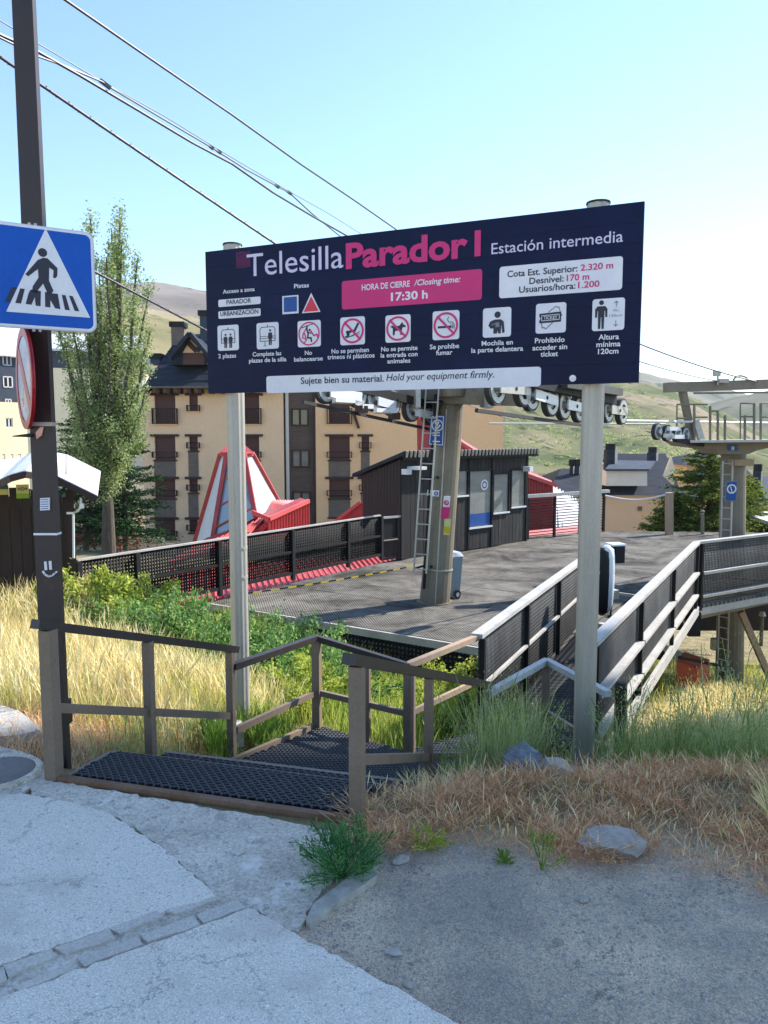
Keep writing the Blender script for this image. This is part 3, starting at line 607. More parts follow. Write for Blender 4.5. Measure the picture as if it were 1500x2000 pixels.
# broken kerb stone set on edge
P = [(598, 1812), (612, 1780), (650, 1752), (700, 1712), (735, 1706), (738, 1722), (712, 1742), (640, 1790), (606, 1818)]
Q = gp(P); mb = MB(); mb.prism([Vector((p[0], p[1], -1.98)) for p in Q][::-1], (0, 0, .115))
top('kerb_stone', mb, M['rock_pale'], 'long pale broken kerb stone edging the gravel by the weed', 'kerb stone')
# loose pebbles on the gravel
tet = np.array([(-1, -.7, 0), (1, -.8, 0), (.9, .8, 0), (-.8, .9, 0), (-.5, -.3, .9), (.6, -.4, .8), (.5, .5, 1.), (-.4, .5, .8)]); tf = np.array([(0, 1, 5, 4), (1, 2, 6, 5), (2, 3, 7, 6), (3, 0, 4, 7), (4, 5, 6, 7)])
def pebbles(name, n, poly, smin, smax, mat, seed, label, cat):
    r = np.random.default_rng(seed); P = np.array(poly); lo, hi = P.min(0), P.max(0); xy = r.uniform(lo, hi, (n * 3, 2)); xy = xy[inpoly(xy, poly)][:n]; n = len(xy)
    s = smin + (smax - smin) * r.power(.25, n) ** 1.0 * r.random(n); a = r.uniform(0, 6.28, n); V = tet[None] * r.uniform(.6, 1.3, (n, 8, 1)) * s[:, None, None]; V[:, :, 2] *= .7
    ca, sa = np.cos(a)[:, None], np.sin(a)[:, None]; x = V[:, :, 0] * ca - V[:, :, 1] * sa; y = V[:, :, 0] * sa + V[:, :, 1] * ca
    z = ground_z(xy[:, 0], xy[:, 1]); V = np.stack([x + xy[:, :1], y + xy[:, 1:], V[:, :, 2] + z[:, None] - .001], -1)
    f = (tf[None] + (np.arange(n) * 8)[:, None, None]).reshape(-1, 4); return link_np(name, V.reshape(-1, 3), f, mat, label=label, cat=cat)
gravel_poly = gp([(560, 1830), (600, 1700), (640, 1650), (1500, 1650), (1800, 1700), (2100, 2150), (1180, 2180), (870, 2000)])
pebbles('gravel', 22000, gravel_poly, .0022, .011, M['rock'], 21, 'loose grey gravel scattered over the trodden earth', 'gravel')
pebbles('gravel', 260, gravel_poly, .006, .026, M['rock'], 27, 'scattered larger grey stones on the trodden gravel', 'gravel')
pebbles('gravel', 1500, gravel_poly, .002, .010, M['rock_pale'], 22, 'pale stone chips scattered over the grey gravel', 'gravel')
pebbles('gravel', 2500, gp([(420, 1764), (405, 1738), (300, 1652), (110, 1568), (60, 1548), (300, 1592), (640, 1650), (668, 1700), (585, 1828)]), .002, .006, M['rock'], 23, 'fine grit on the rough concrete by the stair edge', 'grit')

# ---------------------------------------------------------------- stairs and landing
dv = Vector((.36, .933, 0)).normalized()
PL0 = Vector((-1.77, 4.06, 0)); PR0 = Vector((-.13, 3.61, 0)); av = (PR0 - PL0).normalized()
def sp(k_along, w):   # k along the flight from the front edge, w across 0..1
    return PL0 + (PR0 - PL0) * w + dv * k_along
st = thing('staircase', (-.95, 3.85, -1.9), 'short outdoor steps covered with black rubber honeycomb mats', 'stairs')
LEV = [(-1.885, -.0, .38), (-2.09, .36, .89), (-2.27, .87, 1.27)]
for i, (z, a, b) in enumerate(LEV):
    P = [sp(a, .015), sp(a, .985), sp(b, .985), sp(b, .015)]; zt = z
    mb = MB(); mb.prism([Vector((p.x, p.y, zt - .05)) for p in P], (0, 0, .05)); t = part('tread', mb, M['rubber'], st)
    mb = MB(); mb.bar(Vector((*sp(b - .012, .01)[:2], zt - .035)), Vector((*sp(b - .012, .99)[:2], zt - .035)), .03, .09); 
    part('nosing', mb, M['rail_brown'], t)
    poly = [tuple(sp(a + .03, .03)[:2]), tuple(sp(a + .03, .975)[:2]), tuple(sp(b - .03, .975)[:2]), tuple(sp(b - .03, .03)[:2])]
    hexmat('rubber_mat', poly, lambda x, y, z=zt: z, (av.x, av.y), .050, t, M['rubber_ridge'], w=.008, h=.018, sq=.60)
    mb = MB(); mb.bar(Vector((*sp(b + .005, .02)[:2], zt - .14)), Vector((*sp(b + .005, .98)[:2], zt - .14)), .012, .16); part('riser', mb, M['rail_dark'], st)
mb = MB(); mb.bar(Vector((*sp(-.02, -.01)[:2], -1.90)), Vector((*sp(-.02, 1.0)[:2], -1.905)), .045, .075); part('edge_angle', mb, M['rust'], st)
mb = MB(); mb.bar(Vector((*sp(0, 0)[:2], -1.925)), Vector((*sp(.38, 0)[:2], -1.925)), .03, .08); part('stringer', mb, M['rail_brown'], st)
for w in (0.0, 1.0):
    mb = MB(); mb.bar(Vector((*sp(.36, w)[:2], -2.08)), Vector((*sp(1.3, w)[:2], -2.50)), .03, .14); part('stringer', mb, M['rail_brown'], st)
def land_z(x, y): return -2.60 - .25 * (max(-1.3, x) + .58)
land = [sp(1.24, 0.0)[:2], sp(1.24, 1.0)[:2], (.82, 6.0), (1.49, 6.87), (2.0, 7.12), (.94, 7.46), (.20, 6.52), (-.58, 6.62)]
land = [tuple(p) for p in land]
ld = thing('landing', (0, 6.3, -2.9), 'sloping footway landing with black honeycomb mats leading to the ramp', 'walkway')
mb = MB(); vs = [Vector((x, y, land_z(x, y) - .004)) for x, y in land]; mb.add(vs + [v - Vector((0, 0, .08)) for v in vs], [tuple(range(len(vs)))] + [tuple(range(2 * len(vs) - 1, len(vs) - 1, -1))] + [(i, i + len(vs), (i + 1) % len(vs) + len(vs), (i + 1) % len(vs)) for i in range(len(vs))])
part('slab', mb, M['rubber'], ld)
mb = MB(); mb.bar((-1.27, 5.32, -2.46), (-.60, 6.64, -2.62), .04, .12); part('stringer', mb, M['rail_brown'], ld)
hexmat('rubber_mat', shrink(land, .03), lambda x, y: land_z(x, y), (av.x, av.y), .050, ld, M['rubber_ridge'], w=.008, h=.016, sq=.60)

def railing(label, nodes, posts, mids, top_sz=(.06, .05), post_w=.07, name='stair_railing', topmat='rail_dark', mat='rail_brown', midw=.035, midh=.05, cat='railing', ext=.06):
    """nodes: top rail points; posts: (point_top, base z); mids: segments"""
    T = thing(name, (posts[0][0][0], posts[0][0][1], posts[0][1]), label, cat)
    for i, (a, b) in enumerate(zip(nodes[:-1], nodes[1:])):
        a, b = Vector(a), Vector(b); e = (b - a).normalized() * ext
        mb = MB(); mb.bar(a - e * (1 if i == 0 else .35), b + e * (1 if i == len(nodes) - 2 else .35), *top_sz); part('handrail', mb, M[topmat], T)
    for k, (p, zb) in enumerate(posts):
        pw = post_w if k == 0 else post_w * .78
        mb = MB(); mb.bar((p[0], p[1], zb - .08), (p[0], p[1], p[2] - top_sz[1] * .45), pw, pw, up=(av.y, -av.x, 0)); pp = part('post', mb, M[mat], T)
    for a, b in mids:
        mb = MB(); mb.bar(a, b, midw, midh); part('mid_rail', mb, M[mat], T)
    return T
a0 = A(93, 1222, 4.06); a1 = A(288, 1246, 4.80); a2 = A(449, 1267, 5.69)
L = lambda p, z: Vector((p[0], p[1], z))
railing('left flight railing with dark handrail starting at the brown pole', [a0, a2], [(a0, -1.95), (L(a1, a0.z + (a2.z - a0.z) * .455), -2.15), (a2, -2.5)],
        [(L(a0, A(93, 1382, 4.06).z), L(a2, A(449, 1398, 5.69).z))], ext=.09)
b0 = Vector((a2.x + .03, a2.y + .03, A(455, 1303, 5.69).z)); b1 = Vector(A(618, 1246, 6.6)); b2 = Vector((-.15, 6.55, -1.90)); b3 = Vector((.20, 6.5, -2.0))
railing('landing railing behind the left flight turning towards the ramp', [b0, b1, b3], [(b1, -2.62), (b2, -2.72), (b3, -2.85)],
        [(L(b0, A(455, 1428, 5.69).z), L(b1, b1.z - .49)), (L(b1, b1.z - .49), L(b3, b3.z - .43))], name='landing_railing', ext=.02)
L0 = Vector((.94, 7.46, -2.0))
railing('pale sunlit rail pair climbing from the landing to the left ramp fence', [b3, L0], [(Vector((.235, 6.53, -2.0)), -2.9)], [(L(b3, -2.44), L(L0, -2.45))], name='landing_railing', topmat='timber_tan', mat='timber_tan', ext=.0)
c0 = Vector(A(697, 1290, 3.61)); c1 = Vector(A(838, 1316, 4.65)); c2 = Vector(A(950, 1337, 6.0))
railing('right flight railing with thick dark handrail in front of dry grass', [c0, c2], [(c0, -2.0), (L(c1, c0.z + (c2.z - c0.z) * .435), -2.3), (c2, -2.95)],
        [(L(c0, A(697, 1484, 3.61).z), L(c1, A(838, 1478, 4.65).z)), (L(c1, A(838, 1478, 4.65).z), L(c2, A(950, 1476, 6.0).z))], ext=.10, post_w=.066, top_sz=(.07, .055))
d0 = Vector((c2.x + .03, c2.y, -2.07)); d1 = Vector((1.49, 6.87, -2.07)); d2 = Vector((1.80, 6.02, -2.08))
railing('far right landing railing with grey topped handrail below the ramp fence', [d0, d1, d2], [(d1, -3.1)], [(L(d0, -2.55), L(d1, -2.55)), (L(d1, -2.55), L(d2, -2.55))], name='landing_railing', topmat='rail_top', ext=.02)

# ---------------------------------------------------------------- elevated ramp
def fence(label, P0, P1, zt, zb, posts, rails, mat='mesh_grey', name='ramp_fence', pitch=.045, bw=.018, cap=(.12, .045), group=None, capmat='rail_top', side=0, postw=.055, z_t1=None, z_b1=None, railmat='rail_top', postmat='black_paint', capover=.0):
    P0, P1 = Vector((*P0, 0)), Vector((*P1, 0)); z_t1 = zt if z_t1 is None else z_t1; z_b1 = zb if z_b1 is None else z_b1
    d = (P1 - P0).normalized(); n = Vector((d.y, -d.x, 0))
    T = thing(name, (P0.x, P0.y, zb), label, 'fence', group)
    at = lambda s, z: Vector((P0.x + (P1.x - P0.x) * s, P0.y + (P1.y - P0.y) * s, z))
    zt_ = lambda s: zt + (z_t1 - zt) * s; zb_ = lambda s: zb + (z_b1 - zb) * s
    mb = MB(); mb.bar(at(0, zt) - d * capover, at(1, z_t1) + d * capover, *cap); part('top_rail', mb, M[capmat], T)
    lattice('lattice_panel', P0, P1, zb, zt - cap[1] / 2, z_b1, z_t1 - cap[1] / 2, pitch, bw, .014, M[mat], T)
    for s in posts:
        q = at(s, 0) + n * side * .045
        mb = MB(); mb.bar((q.x, q.y, zb_(s) - .12), (q.x, q.y, zt_(s) - .03), postw, postw, up=d); part('post', mb, M[postmat], T)
    for h, w, t in rails:
        for s0, s1 in zip(posts[:-1], posts[1:]):
            a = at(s0, zb_(s0) + h) + n * side * .05 + d * postw * .5; b = at(s1, zb_(s1) + h) + n * side * .05 - d * postw * .5
            mb = MB(); mb.bar(a, b, w, t); part('mid_rail', mb, M[railmat], T)
    return T
fence('left ramp fence with pale capping, nearest the deck', (.94, 7.46), (3.12, 12.0), -1.98, -3.02, [0, .33, .66, 1], [(.52, .04, .03)], side=1, capover=.06)
fence('right ramp fence with two pale ledges, starting at the yellow taped post', (2.0, 7.2), (5.75, 14.0), -1.99, -3.10, [0, .29, .62, .98], [(.58, .10, .04), (.17, .10, .04)], side=1, capover=.03)
fence('walkway fence panel above the second tower, turning off to the right', (5.80, 14.06), (12.5, 18.2), -1.99, -3.15, [.01, .33, .66, 1], [(.58, .08, .05), (.14, .08, .05)], side=1, capover=.03)
rp = thing('ramp', (2, 8, -3.1), 'raised footway ramp with open mesh floor between the grey lattice fences', 'ramp')
def floor_grid(name, P, Q, Rr, S, pitch, bw, z, T, mat, th=.02):
    P, Q, Rr, S = [np.array(p, float) for p in (P, Q, Rr, S)]
    n = int(np.linalg.norm(Q - P) / pitch); m = int(np.linalg.norm(S - P) / pitch); s = (np.arange(n) + .5) / n; t = (np.arange(m) + .5) / m
    a = P + np.outer(s, Q - P); b = S + np.outer(s, Rr - S); c = P + np.outer(t, S - P); e = Q + np.outer(t, Rr - Q)
    def mk(u, v, zz):
        D = (v - u) / np.linalg.norm(v - u, axis=1)[:, None]; Wd = np.c_[-D[:, 1], D[:, 0], np.zeros(len(D))] * bw / 2
        return bars_np(np.c_[u, np.full(len(u), zz)], np.c_[v, np.full(len(v), zz)], Wd, (0, 0, th / 2))
    V, f = join_np([mk(a, b, z), mk(c, e, z - .003)]); return link_np(name, V, f, mat, T)
q0, q1, q2, q3 = (.99, 7.44), (3.17, 12.0), (5.0, 12.7), (1.98, 7.22)
mb = MB(); mb.prism([Vector((x, y, -3.13)) for x, y in (q0, q3, q2, q1)], (0, 0, .05)); part('slab', mb, M['deck'], rp)
floor_grid('mesh_floor', q0, q1, q2, q3, .06, .030, -3.055, rp, M['mesh_grey'])
for P0, P1, zz in (((2.06, 7.2), (5.82, 14.0), -3.26), ((5.85, 14.1), (12.55, 18.2), -3.30)):
    mb = MB(); mb.bar((*P0, zz), (*P1, zz), .05, .16); part('fascia_beam', mb, M['rail_top'], rp)
mb = MB(); P = [(5.75, 14.0), (12.5, 18.15), (11.6, 19.8), (5.2, 16)]; mb.prism([Vector((x, y, -3.24)) for x, y in P], (0, 0, .06)); part('slab', mb, M['deck'], rp)
for s in (.05, .3, .55, .8):
    x, y = 2.0 + 3.75 * s, 7.2 + 6.8 * s; mb = MB(); mb.bar((x + .03, y - .02, -3.20), (x - 1.1, y + .5, -3.20), .08, .14); part('cross_beam', mb, M['black_paint'], rp)
mb = MB(); mb.bar((5.6, 14.2, -3.42), (8.3, 16.0, -3.42), .14, .2); part('support_beam', mb, M['tower'], rp)
mb = MB(); mb.bar(A(1447, 1195, 15.9), A(1515, 1350, 15.9), .12, .12); part('brace', mb, M['timber_tan'], rp)
mb = MB(); mb.bar((5.78, 14.1, -3.3), (5.78, 14.1, -3.75), .22, .22); part('bracket', mb, M['black_paint'], rp)

# yellow taped entrance post, wooden bollard
T = thing('gate_post', (1.88, 7.05, -3.2), 'grey steel gate post wrapped in yellow tape at the ramp entrance', 'post')
mb = MB(); mb.bar((1.90, 7.0, -3.25), (1.90, 7.0, -2.06), .06, .06, up=(0, 1, 0)); part('post', mb, M['rail_top'], T)
mb = MB(); mb.bar((1.955, 6.99, -3.25), (1.955, 6.99, -2.1), .02, .045, up=(0, 1, 0)); part('strip', mb, M['black_paint'], T)
for z in (-2.10, -2.62, -2.95, -3.1):
    mb = MB(); mb.box((1.90, 7.0, z), (.085, .085, .05 if z > -2.5 else .09), .2); part('tape_band', mb, M['yellow'], T)
p = G(1210, 1442, -2.75); T = thing('bollard', (p.x, p.y, -2.95), 'dark round wooden bollard right of the sign post in the grass', 'bollard')
mb = MB(); mb.cyl((0, 0, -.1), (0, 0, .70), .058, .055, 14); part('post', mb, M['shed_wood'], T, local=True)
mb = MB(); mb.cyl((0, 0, .70), (0, 0, .725), .053, .04, 14); part('cap', mb, M['cabin_wood'], T, local=True)

# turnstile reader
T = thing('ticket_gate', (3.08, 10.6, -3.1), 'white rounded ticket gate column with black reader box behind the right sign post', 'ticket gate')
c = A(1184, 1130, 10.4); X0, Y0 = c.x, c.y
mb = MB(); 
for i, (z, w) in enumerate(((-2.72, .02), (-2.65, .085), (-2.5, .10), (-2.2, .115), (-1.95, .11), (-1.78, .10), (-1.66, .06), (-1.62, .02))):
    pass
prof = [(-2.45, .03), (-2.40, .075), (-2.3, .095), (-2.1, .105), (-1.85, .11), (-1.66, .105), (-1.56, .09), (-1.51, .03)]
n = 16; vs = []; fs = []
for z, w in prof: vs += [(X0 + w * math.cos(2 * math.pi * i / n), Y0 + w * 1.3 * math.sin(2 * math.pi * i / n), z + (.0)) for i in range(n)]
for k in range(len(prof) - 1): fs += [(k * n + i, k * n + (i + 1) % n, (k + 1) * n + (i + 1) % n, (k + 1) * n + i) for i in range(n)]
fs += [tuple(range(n - 1, -1, -1)), tuple(range((len(prof) - 1) * n, len(prof) * n))]
mb = MB().add(vs, fs); part('shell', mb, M['white_plastic'], T, smooth=True)
mb = MB().add([(x - .055, y - .02, z - .03) for x, y, z in vs], fs); part('back_shell', mb, M['black_paint'], T, smooth=True)
mb = MB(); mb.cyl((X0 - .03, Y0, -3.1), (X0 - .03, Y0, -2.6), .055, .055, 14); part('column', mb, M['tower_pale'], T)
c = A(1205, 1081, 10.5); mb = MB(); mb.box(c, (.13, .2, .24), .2); bx = part('reader_box', mb, M['black_paint'], T)
mb = MB(); mb.box(c + Vector((-.02, 0, .13)), (.2, .22, .025), .2); part('hood', mb, M['white_plastic'], bx)
mb = MB(); mb.bar(A(1198, 1158, 10.5), A(1256, 1166, 10.6), .035, .035); part('bar_arm', mb, M['alu'], T)
mb = MB(); mb.box(A(1197, 1160, 10.5), (.12, .12, .12), .4); part('hub', mb, M['tower_pale'], T)
mb = MB(); mb.cyl(A(1196, 1170, 10.4), A(1190, 1223, 10.3), .012, .012, 6); part('drop_arm', mb, M['black_paint'], T)

# ---------------------------------------------------------------- deck
deck = [(-3.38, 14.19), (1.41, 11.14), (2.3, 10.6), (5.2, 13.9), (8.5, 16.3), (12.5, 19), (14, 24.5), (6.2, 25.2), (5.2, 24.4), (.42, 19.5)]
T = thing('deck', (1, 14, -3.15), 'wide timber lift deck covered with grey perforated rubber tiles', 'deck')
mb = MB(); mb.prism([Vector((x, y, -3.34)) for x, y in deck], (0, 0, .17)); part('base', mb, M['deck'], T)
e1 = Vector((.845, -.535, 0)).normalized(); e2 = Vector((.535, .845, 0)).normalized(); e2 = Vector((-e1.y, e1.x, 0)); ts = 1.0
tmb = MB(); tmb.frame((0, 0, 0), e1 * (ts / 2 - .005), e2 * (ts / 2 - .005), (0, 0, .012)); tm = tmb.mesh('tile', M['deck'])
for i in range(-14, 16):
    for j in range(-8, 20):
        c = Vector((1.41, 11.14, 0)) + e1 * (i + .5) * ts + e2 * (j + .52) * ts
        cs = [(c + e1 * a * .5 * ts + e2 * b * .5 * ts)[:2] for a in (-1, 1) for b in (-1, 1)]
        if inpoly(np.array(cs), deck).all():
            o = link('tile', tm, T); o.location = Vector((c.x, c.y, -3.152 + rnd.uniform(-.003, .004))) - T.location
mb = MB(); mb.bar((-3.4, 14.17, -3.2), (1.41, 11.1, -3.2), .05, .12); part('edge_board', mb, M['rail_top'], T)
lattice('lattice_skirt', (-3.2, 14.0), (1.3, 11.16), -3.85, -3.27, -3.95, -3.27, .07, .03, .02, M['mesh_black'], T)
# dark fence on the left
fence('long black lattice deck fence with pale top edge on the left', (-4.9, 12.1), (-.1, 18.72), -2.0, -2.96, [0, .135, .36, .61, .84, 1], [(.48, .04, .05), (.02, .05, .06)], mat='mesh_black', name='deck_fence', pitch=.058, bw=.034, capmat='rail_top', cap=(.07, .03), railmat='black_paint', z_t1=-1.98, side=1, postw=.08)
T = thing('gate', (.15, 18.9, -3.1), 'black metal gate with white top rail between fence and cabin', 'gate')
f = Face((-.08, 18.75, -3.12), (.42, .35)); 
mb = MB(); f.box(mb, 0, .02, .06, 1.05, 0, .05); f.box(mb, .48, .02, .54, 1.05, 0, .05); f.box(mb, .06, .50, .48, .56, 0, .05); f.box(mb, .06, .02, .48, .08, 0, .05); part('gate_frame', mb, M['black_paint'], T)
mb = MB(); f.box(mb, .06, .56, .48, 1.05, .015, .03); part('solid_panel', mb, M['black_paint'], T)
mb = MB(); f.box(mb, -.05, 1.05, .60, 1.10, -.01, .06); part('top_rail', mb, M['rail_top'], T)
mb = MB(); f.box(mb, .04, .50, .50, .525, .05, .07); part('handle_bar', mb, M['alu'], T)
mb = MB()
for k in range(9): f.box(mb, .07 + k * .045, .08, .082 + k * .045, .5, .02, .03)
part('bars', mb, M['black_paint'], T, kind='stuff')
# yellow and black tape line along the deck
T = thing('barrier_tape', A(480, 1158, 15.2), 'yellow and black barrier tape strung low along the deck fence', 'tape')
p0 = G(476, 1160, -3.08); p1 = G(806, 1106, -3.08); n = 22
for k in range(n):
    a = p0.lerp(p1, k / n); b = p0.lerp(p1, (k + 1) / n); sg = lambda s: Vector((0, 0, -.03 * math.sin(math.pi * s)))
    mb = MB(); mb.bar(a + sg(k / n), b + sg((k + 1) / n), .006, .028); part('stripe', mb, M['yellow' if k % 2 else 'black_paint'], T)
# fence behind the cabin on the right
T = thing('deck_fence', (4.4, 22.6, -3.15), 'black rod fence with white top rail in front of the red shed', 'fence')
f = Face((*A(1030, 1050, 22.8)[:2], -3.15), (A(1178, 1040, 24.8) - A(1030, 1050, 22.8))[:2]); Lf = (A(1178, 1040, 24.8) - A(1030, 1050, 22.8)).length
mb = MB(); f.box(mb, -.1, 1.26, Lf + .2, 1.36, -.04, .06); part('top_rail', mb, M['rail_top'], T)
for k in range(4):
    mb = MB(); f.box(mb, Lf * k / 3 - .04, 0, Lf * k / 3 + .04, 1.26, -.03, .03); part('post', mb, M['black_paint'], T)
rm = None
for k in range(13):
    mb = MB(); f.box(mb, 0, .1 + k * .088, Lf, .125 + k * .088, -.01, .01); part('rod', mb, M['black_paint'], T)
# rope on tan posts at the far side
T = thing('rope_post', A(1307, 1045, 24), 'tan timber post at the far deck edge carrying a sagging rope', 'post')
mb = MB(); p = A(1307, 1050, 24); mb.bar(p, A(1307, 962, 24), .2, .2, up=(0, 1, 0)); part('post', mb, M['timber_tan'], T)
pts = [A(1182 + 125 * k / 12, 968 - 4 * k / 12 + 10 * math.sin(math.pi * k / 12) ** 1, 24) for k in range(13)]
mb = MB(); mb.tube(pts, .03, 6); top('rope', mb, M['cable_pale'], 'pale rope sagging from the deck fence to the tan post', 'rope')
for px in (1372, 1411):
    mb = MB(); p = A(px, 1052, 24.0); mb.cyl(p, A(px, 1003 if px < 1400 else 1000, 24.0), .06, .06, 8); mb.cyl(A(px, 1000, 24), A(px, 996, 24), .08, .05, 8)
    top('post', mb, M['tower'], 'slim steel post at far deck edge ' + ('left of the second tower' if px < 1400 else 'right against the second tower'), 'post')

# ---------------------------------------------------------------- information board
S1 = Face(A(405, 629, 6.35), (A(1253, 571, 5.0) - A(405, 629, 6.35))[:2])
bu0, bv0 = S1.uv(407, 768); bu1, bv1 = S1.uv(1250, 748); _, tv0 = S1.uv(403, 490); tu1, tv1 = S1.uv(1256, 395)
bot, topv = (bv0 + bv1) / 2, (tv0 + tv1) / 2; lef, rig = bu0, (bu1 + tu1) / 2
T = thing('information_board', S1.pt(0, 0), 'big navy chairlift information board with pink title on two aluminium posts', 'sign')
nb = 9
for k in range(nb):
    h = (topv - bot) / nb; mb = MB(); S1.box(mb, lef, bot + k * h + .0004, rig, bot + (k + 1) * h - .0004, -.03 + 0.0, 0.0); part('plank', mb, M['navy'], T)
mb = MB(); S1.box(mb, lef + .01, bot + .01, rig - .01, topv - .01, -.045, -.031); part('backing', mb, M['alu'], T)
for pxp in (460, 1158):
    u, _ = Face(S1.P - S1.Nn * .13, S1.U).uv(pxp, 790); q = S1.pt(u, 0, -.13); zb = gz(q.x, q.y) - .2; zt = topv + S1.P.z + .05
    if pxp < 800: zt = topv + S1.P.z + .06
    mb = MB(); n = 24; vs = []; r = .074
    for z in (zb, zt):
        for i in range(n):
            a = 2 * math.pi * i / n; rr = r * (1 if i % 3 else .93); vs.append((q.x + rr * math.cos(a), q.y + rr * math.sin(a), z))
    mb.add(vs, [(i, (i + 1) % n, n + (i + 1) % n, n + i) for i in range(n)] + [tuple(range(n, 2 * n))]); po = part('post', mb, M['alu'], T)
    mb = MB(); mb.cyl((q.x, q.y, zt), (q.x, q.y, zt + .012), .08, .078, 20); part('cap', mb, M['cabin_wood'], po)
    for zz in ((-.95, -1.2) if pxp < 800 else (-.95,)):
        mb = MB(); mb.ring((q.x, q.y, zz), (0, 0, 1), .07, .0765, .02, 20); part('band', mb, M['alu'], po)
    for fz in (.2, .75):
        mb = MB(); S1.box(mb, u - .1, bot + (topv - bot) * fz, u + .1, bot + (topv - bot) * fz + .06, -.07, -.046); part('bracket', mb, M['alu'], T)
D1, D2, D3, D4 = .0025, .0045, .0065, .0085
def panel_px(T, c, mat, r=.02, d=D1, name='panel'):
    (x0, y0), (x1, y1) = c; u0, v0 = S1.uv(*c[0]); u1, v1 = S1.uv(*c[1]); mb = MB(); S1.rrect(mb, min(u0, u1), min(v0, v1), max(u0, u1), max(v0, v1), r, d, 0.0004); return part(name, mb, M[mat], T)
def tx(s, p0, p1, cap, mat, **k): return px_text(S1, s, p0, p1, cap, M[mat], T, **k)
# halftone square
mb = MB(); u0, v0 = S1.uv(462, 524); u1, v1 = S1.uv(489, 489)
for i in range(15):
    for j in range(17):
        if rnd.random() < .97: S1.box(mb, u0 + (u1 - u0) * i / 15, v0 + (v1 - v0) * j / 17, u0 + (u1 - u0) * (i + .66) / 15, v0 + (v1 - v0) * (j + .66) / 17, .0004, D1)
part('halftone_square', mb, M['dim_pink'], T)
tx('Telesilla', (483, 541), (671, 522), 43, 'lavender_print', d=D2, bold=.002)
tx('Parador', (676, 524), (914, 501), 46, 'pink_print', d=D2, bold=.035)
tx('I', (927, 499), (939, 498), 46, 'pink_print', d=D2, bold=.035)
tx('Estación intermedia', (960, 497), (1217, 472), 21, 'lavender_print', d=D2, bold=.004)
panel_px(T, ((668, 605), (942, 525)), 'pink_print')
tx('HORA DE CIERRE', (707, 567), (801, 560), 11, 'white_print', d=D2, bold=.022)
tx('/Closing time:', (809, 558), (898, 551), 11, 'white_print', d=D2, bold=.015, slant=.22)
tx('17:30 h', (764, 588), (836, 582), 15, 'white_print', d=D2, bold=.03)
panel_px(T, ((975, 583), (1217, 500)), 'white_print')
tx('Cota Est. Superior:', (991, 541), (1128, 531), 12, 'ink', d=D2, bold=.016); tx('2.320 m', (1134, 529), (1198, 524), 12, 'pink_print', d=D2, bold=.018)
tx('Desnivel:', (1034, 555), (1101, 550), 12, 'ink', d=D2, bold=.016); tx('170 m', (1107, 549), (1151, 546), 12, 'pink_print', d=D2, bold=.018)
tx('Usuarios/hora:', (1014, 572), (1124, 564), 12, 'ink', d=D2, bold=.016); tx('1.200', (1129, 563), (1171, 560), 12, 'pink_print', d=D2, bold=.018)
tx('Acceso a zona', (436, 573), (498, 569), 7.5, 'white_print', d=D2, bold=.02)
panel_px(T, ((427, 600), (509, 579)), 'white_print', r=.012); panel_px(T, ((427, 623), (509, 602)), 'white_print', r=.012)
tx('PARADOR', (443, 595), (491, 591), 8.5, 'ink', d=D2, bold=.015); tx('URBANIZACIÓN', (431, 618), (505, 612), 8.5, 'ink', d=D2, bold=.015)
tx('Pistas', (575, 563), (604, 561), 8, 'white_print', d=D2, bold=.02)
panel_px(T, ((552, 614), (583, 576)), 'white_print', r=.002, name='piste_square'); panel_px(T, ((555, 610), (580, 579)), 'blue_print', r=.002, d=D2, name='piste_square')
for k, (mname, d) in enumerate((('white_print', D1), ('red_print', D2))):
    q = [(608, 572), (590, 612), (626, 609)] if k == 0 else [(608, 579), (593.5, 609.5), (622.5, 607)]; mb = MB(); S1.poly(mb, [S1.uv(*p) for p in q], d, .0004); part('piste_triangle', mb, M[mname], T)
panel_px(T, ((521, 768), (1057, 716)), 'white_print', r=.02, name='footer_panel')
tx('Sujete bien su material.', (588, 751), (750, 744), 12.5, 'ink', d=D2, bold=.012)
tx('Hold your equipment firmly.', (755, 744), (965, 737), 13, 'ink', d=D2, bold=.004, slant=.22)
mb = MB(); u, v = S1.uv(1119, 739); S1.disc(mb, u, v, .022, .022, .010, .0004); S1.disc(mb, u, v, .008, .008, .018, .010); part('bolt_cap', mb, M['white_print'], T)
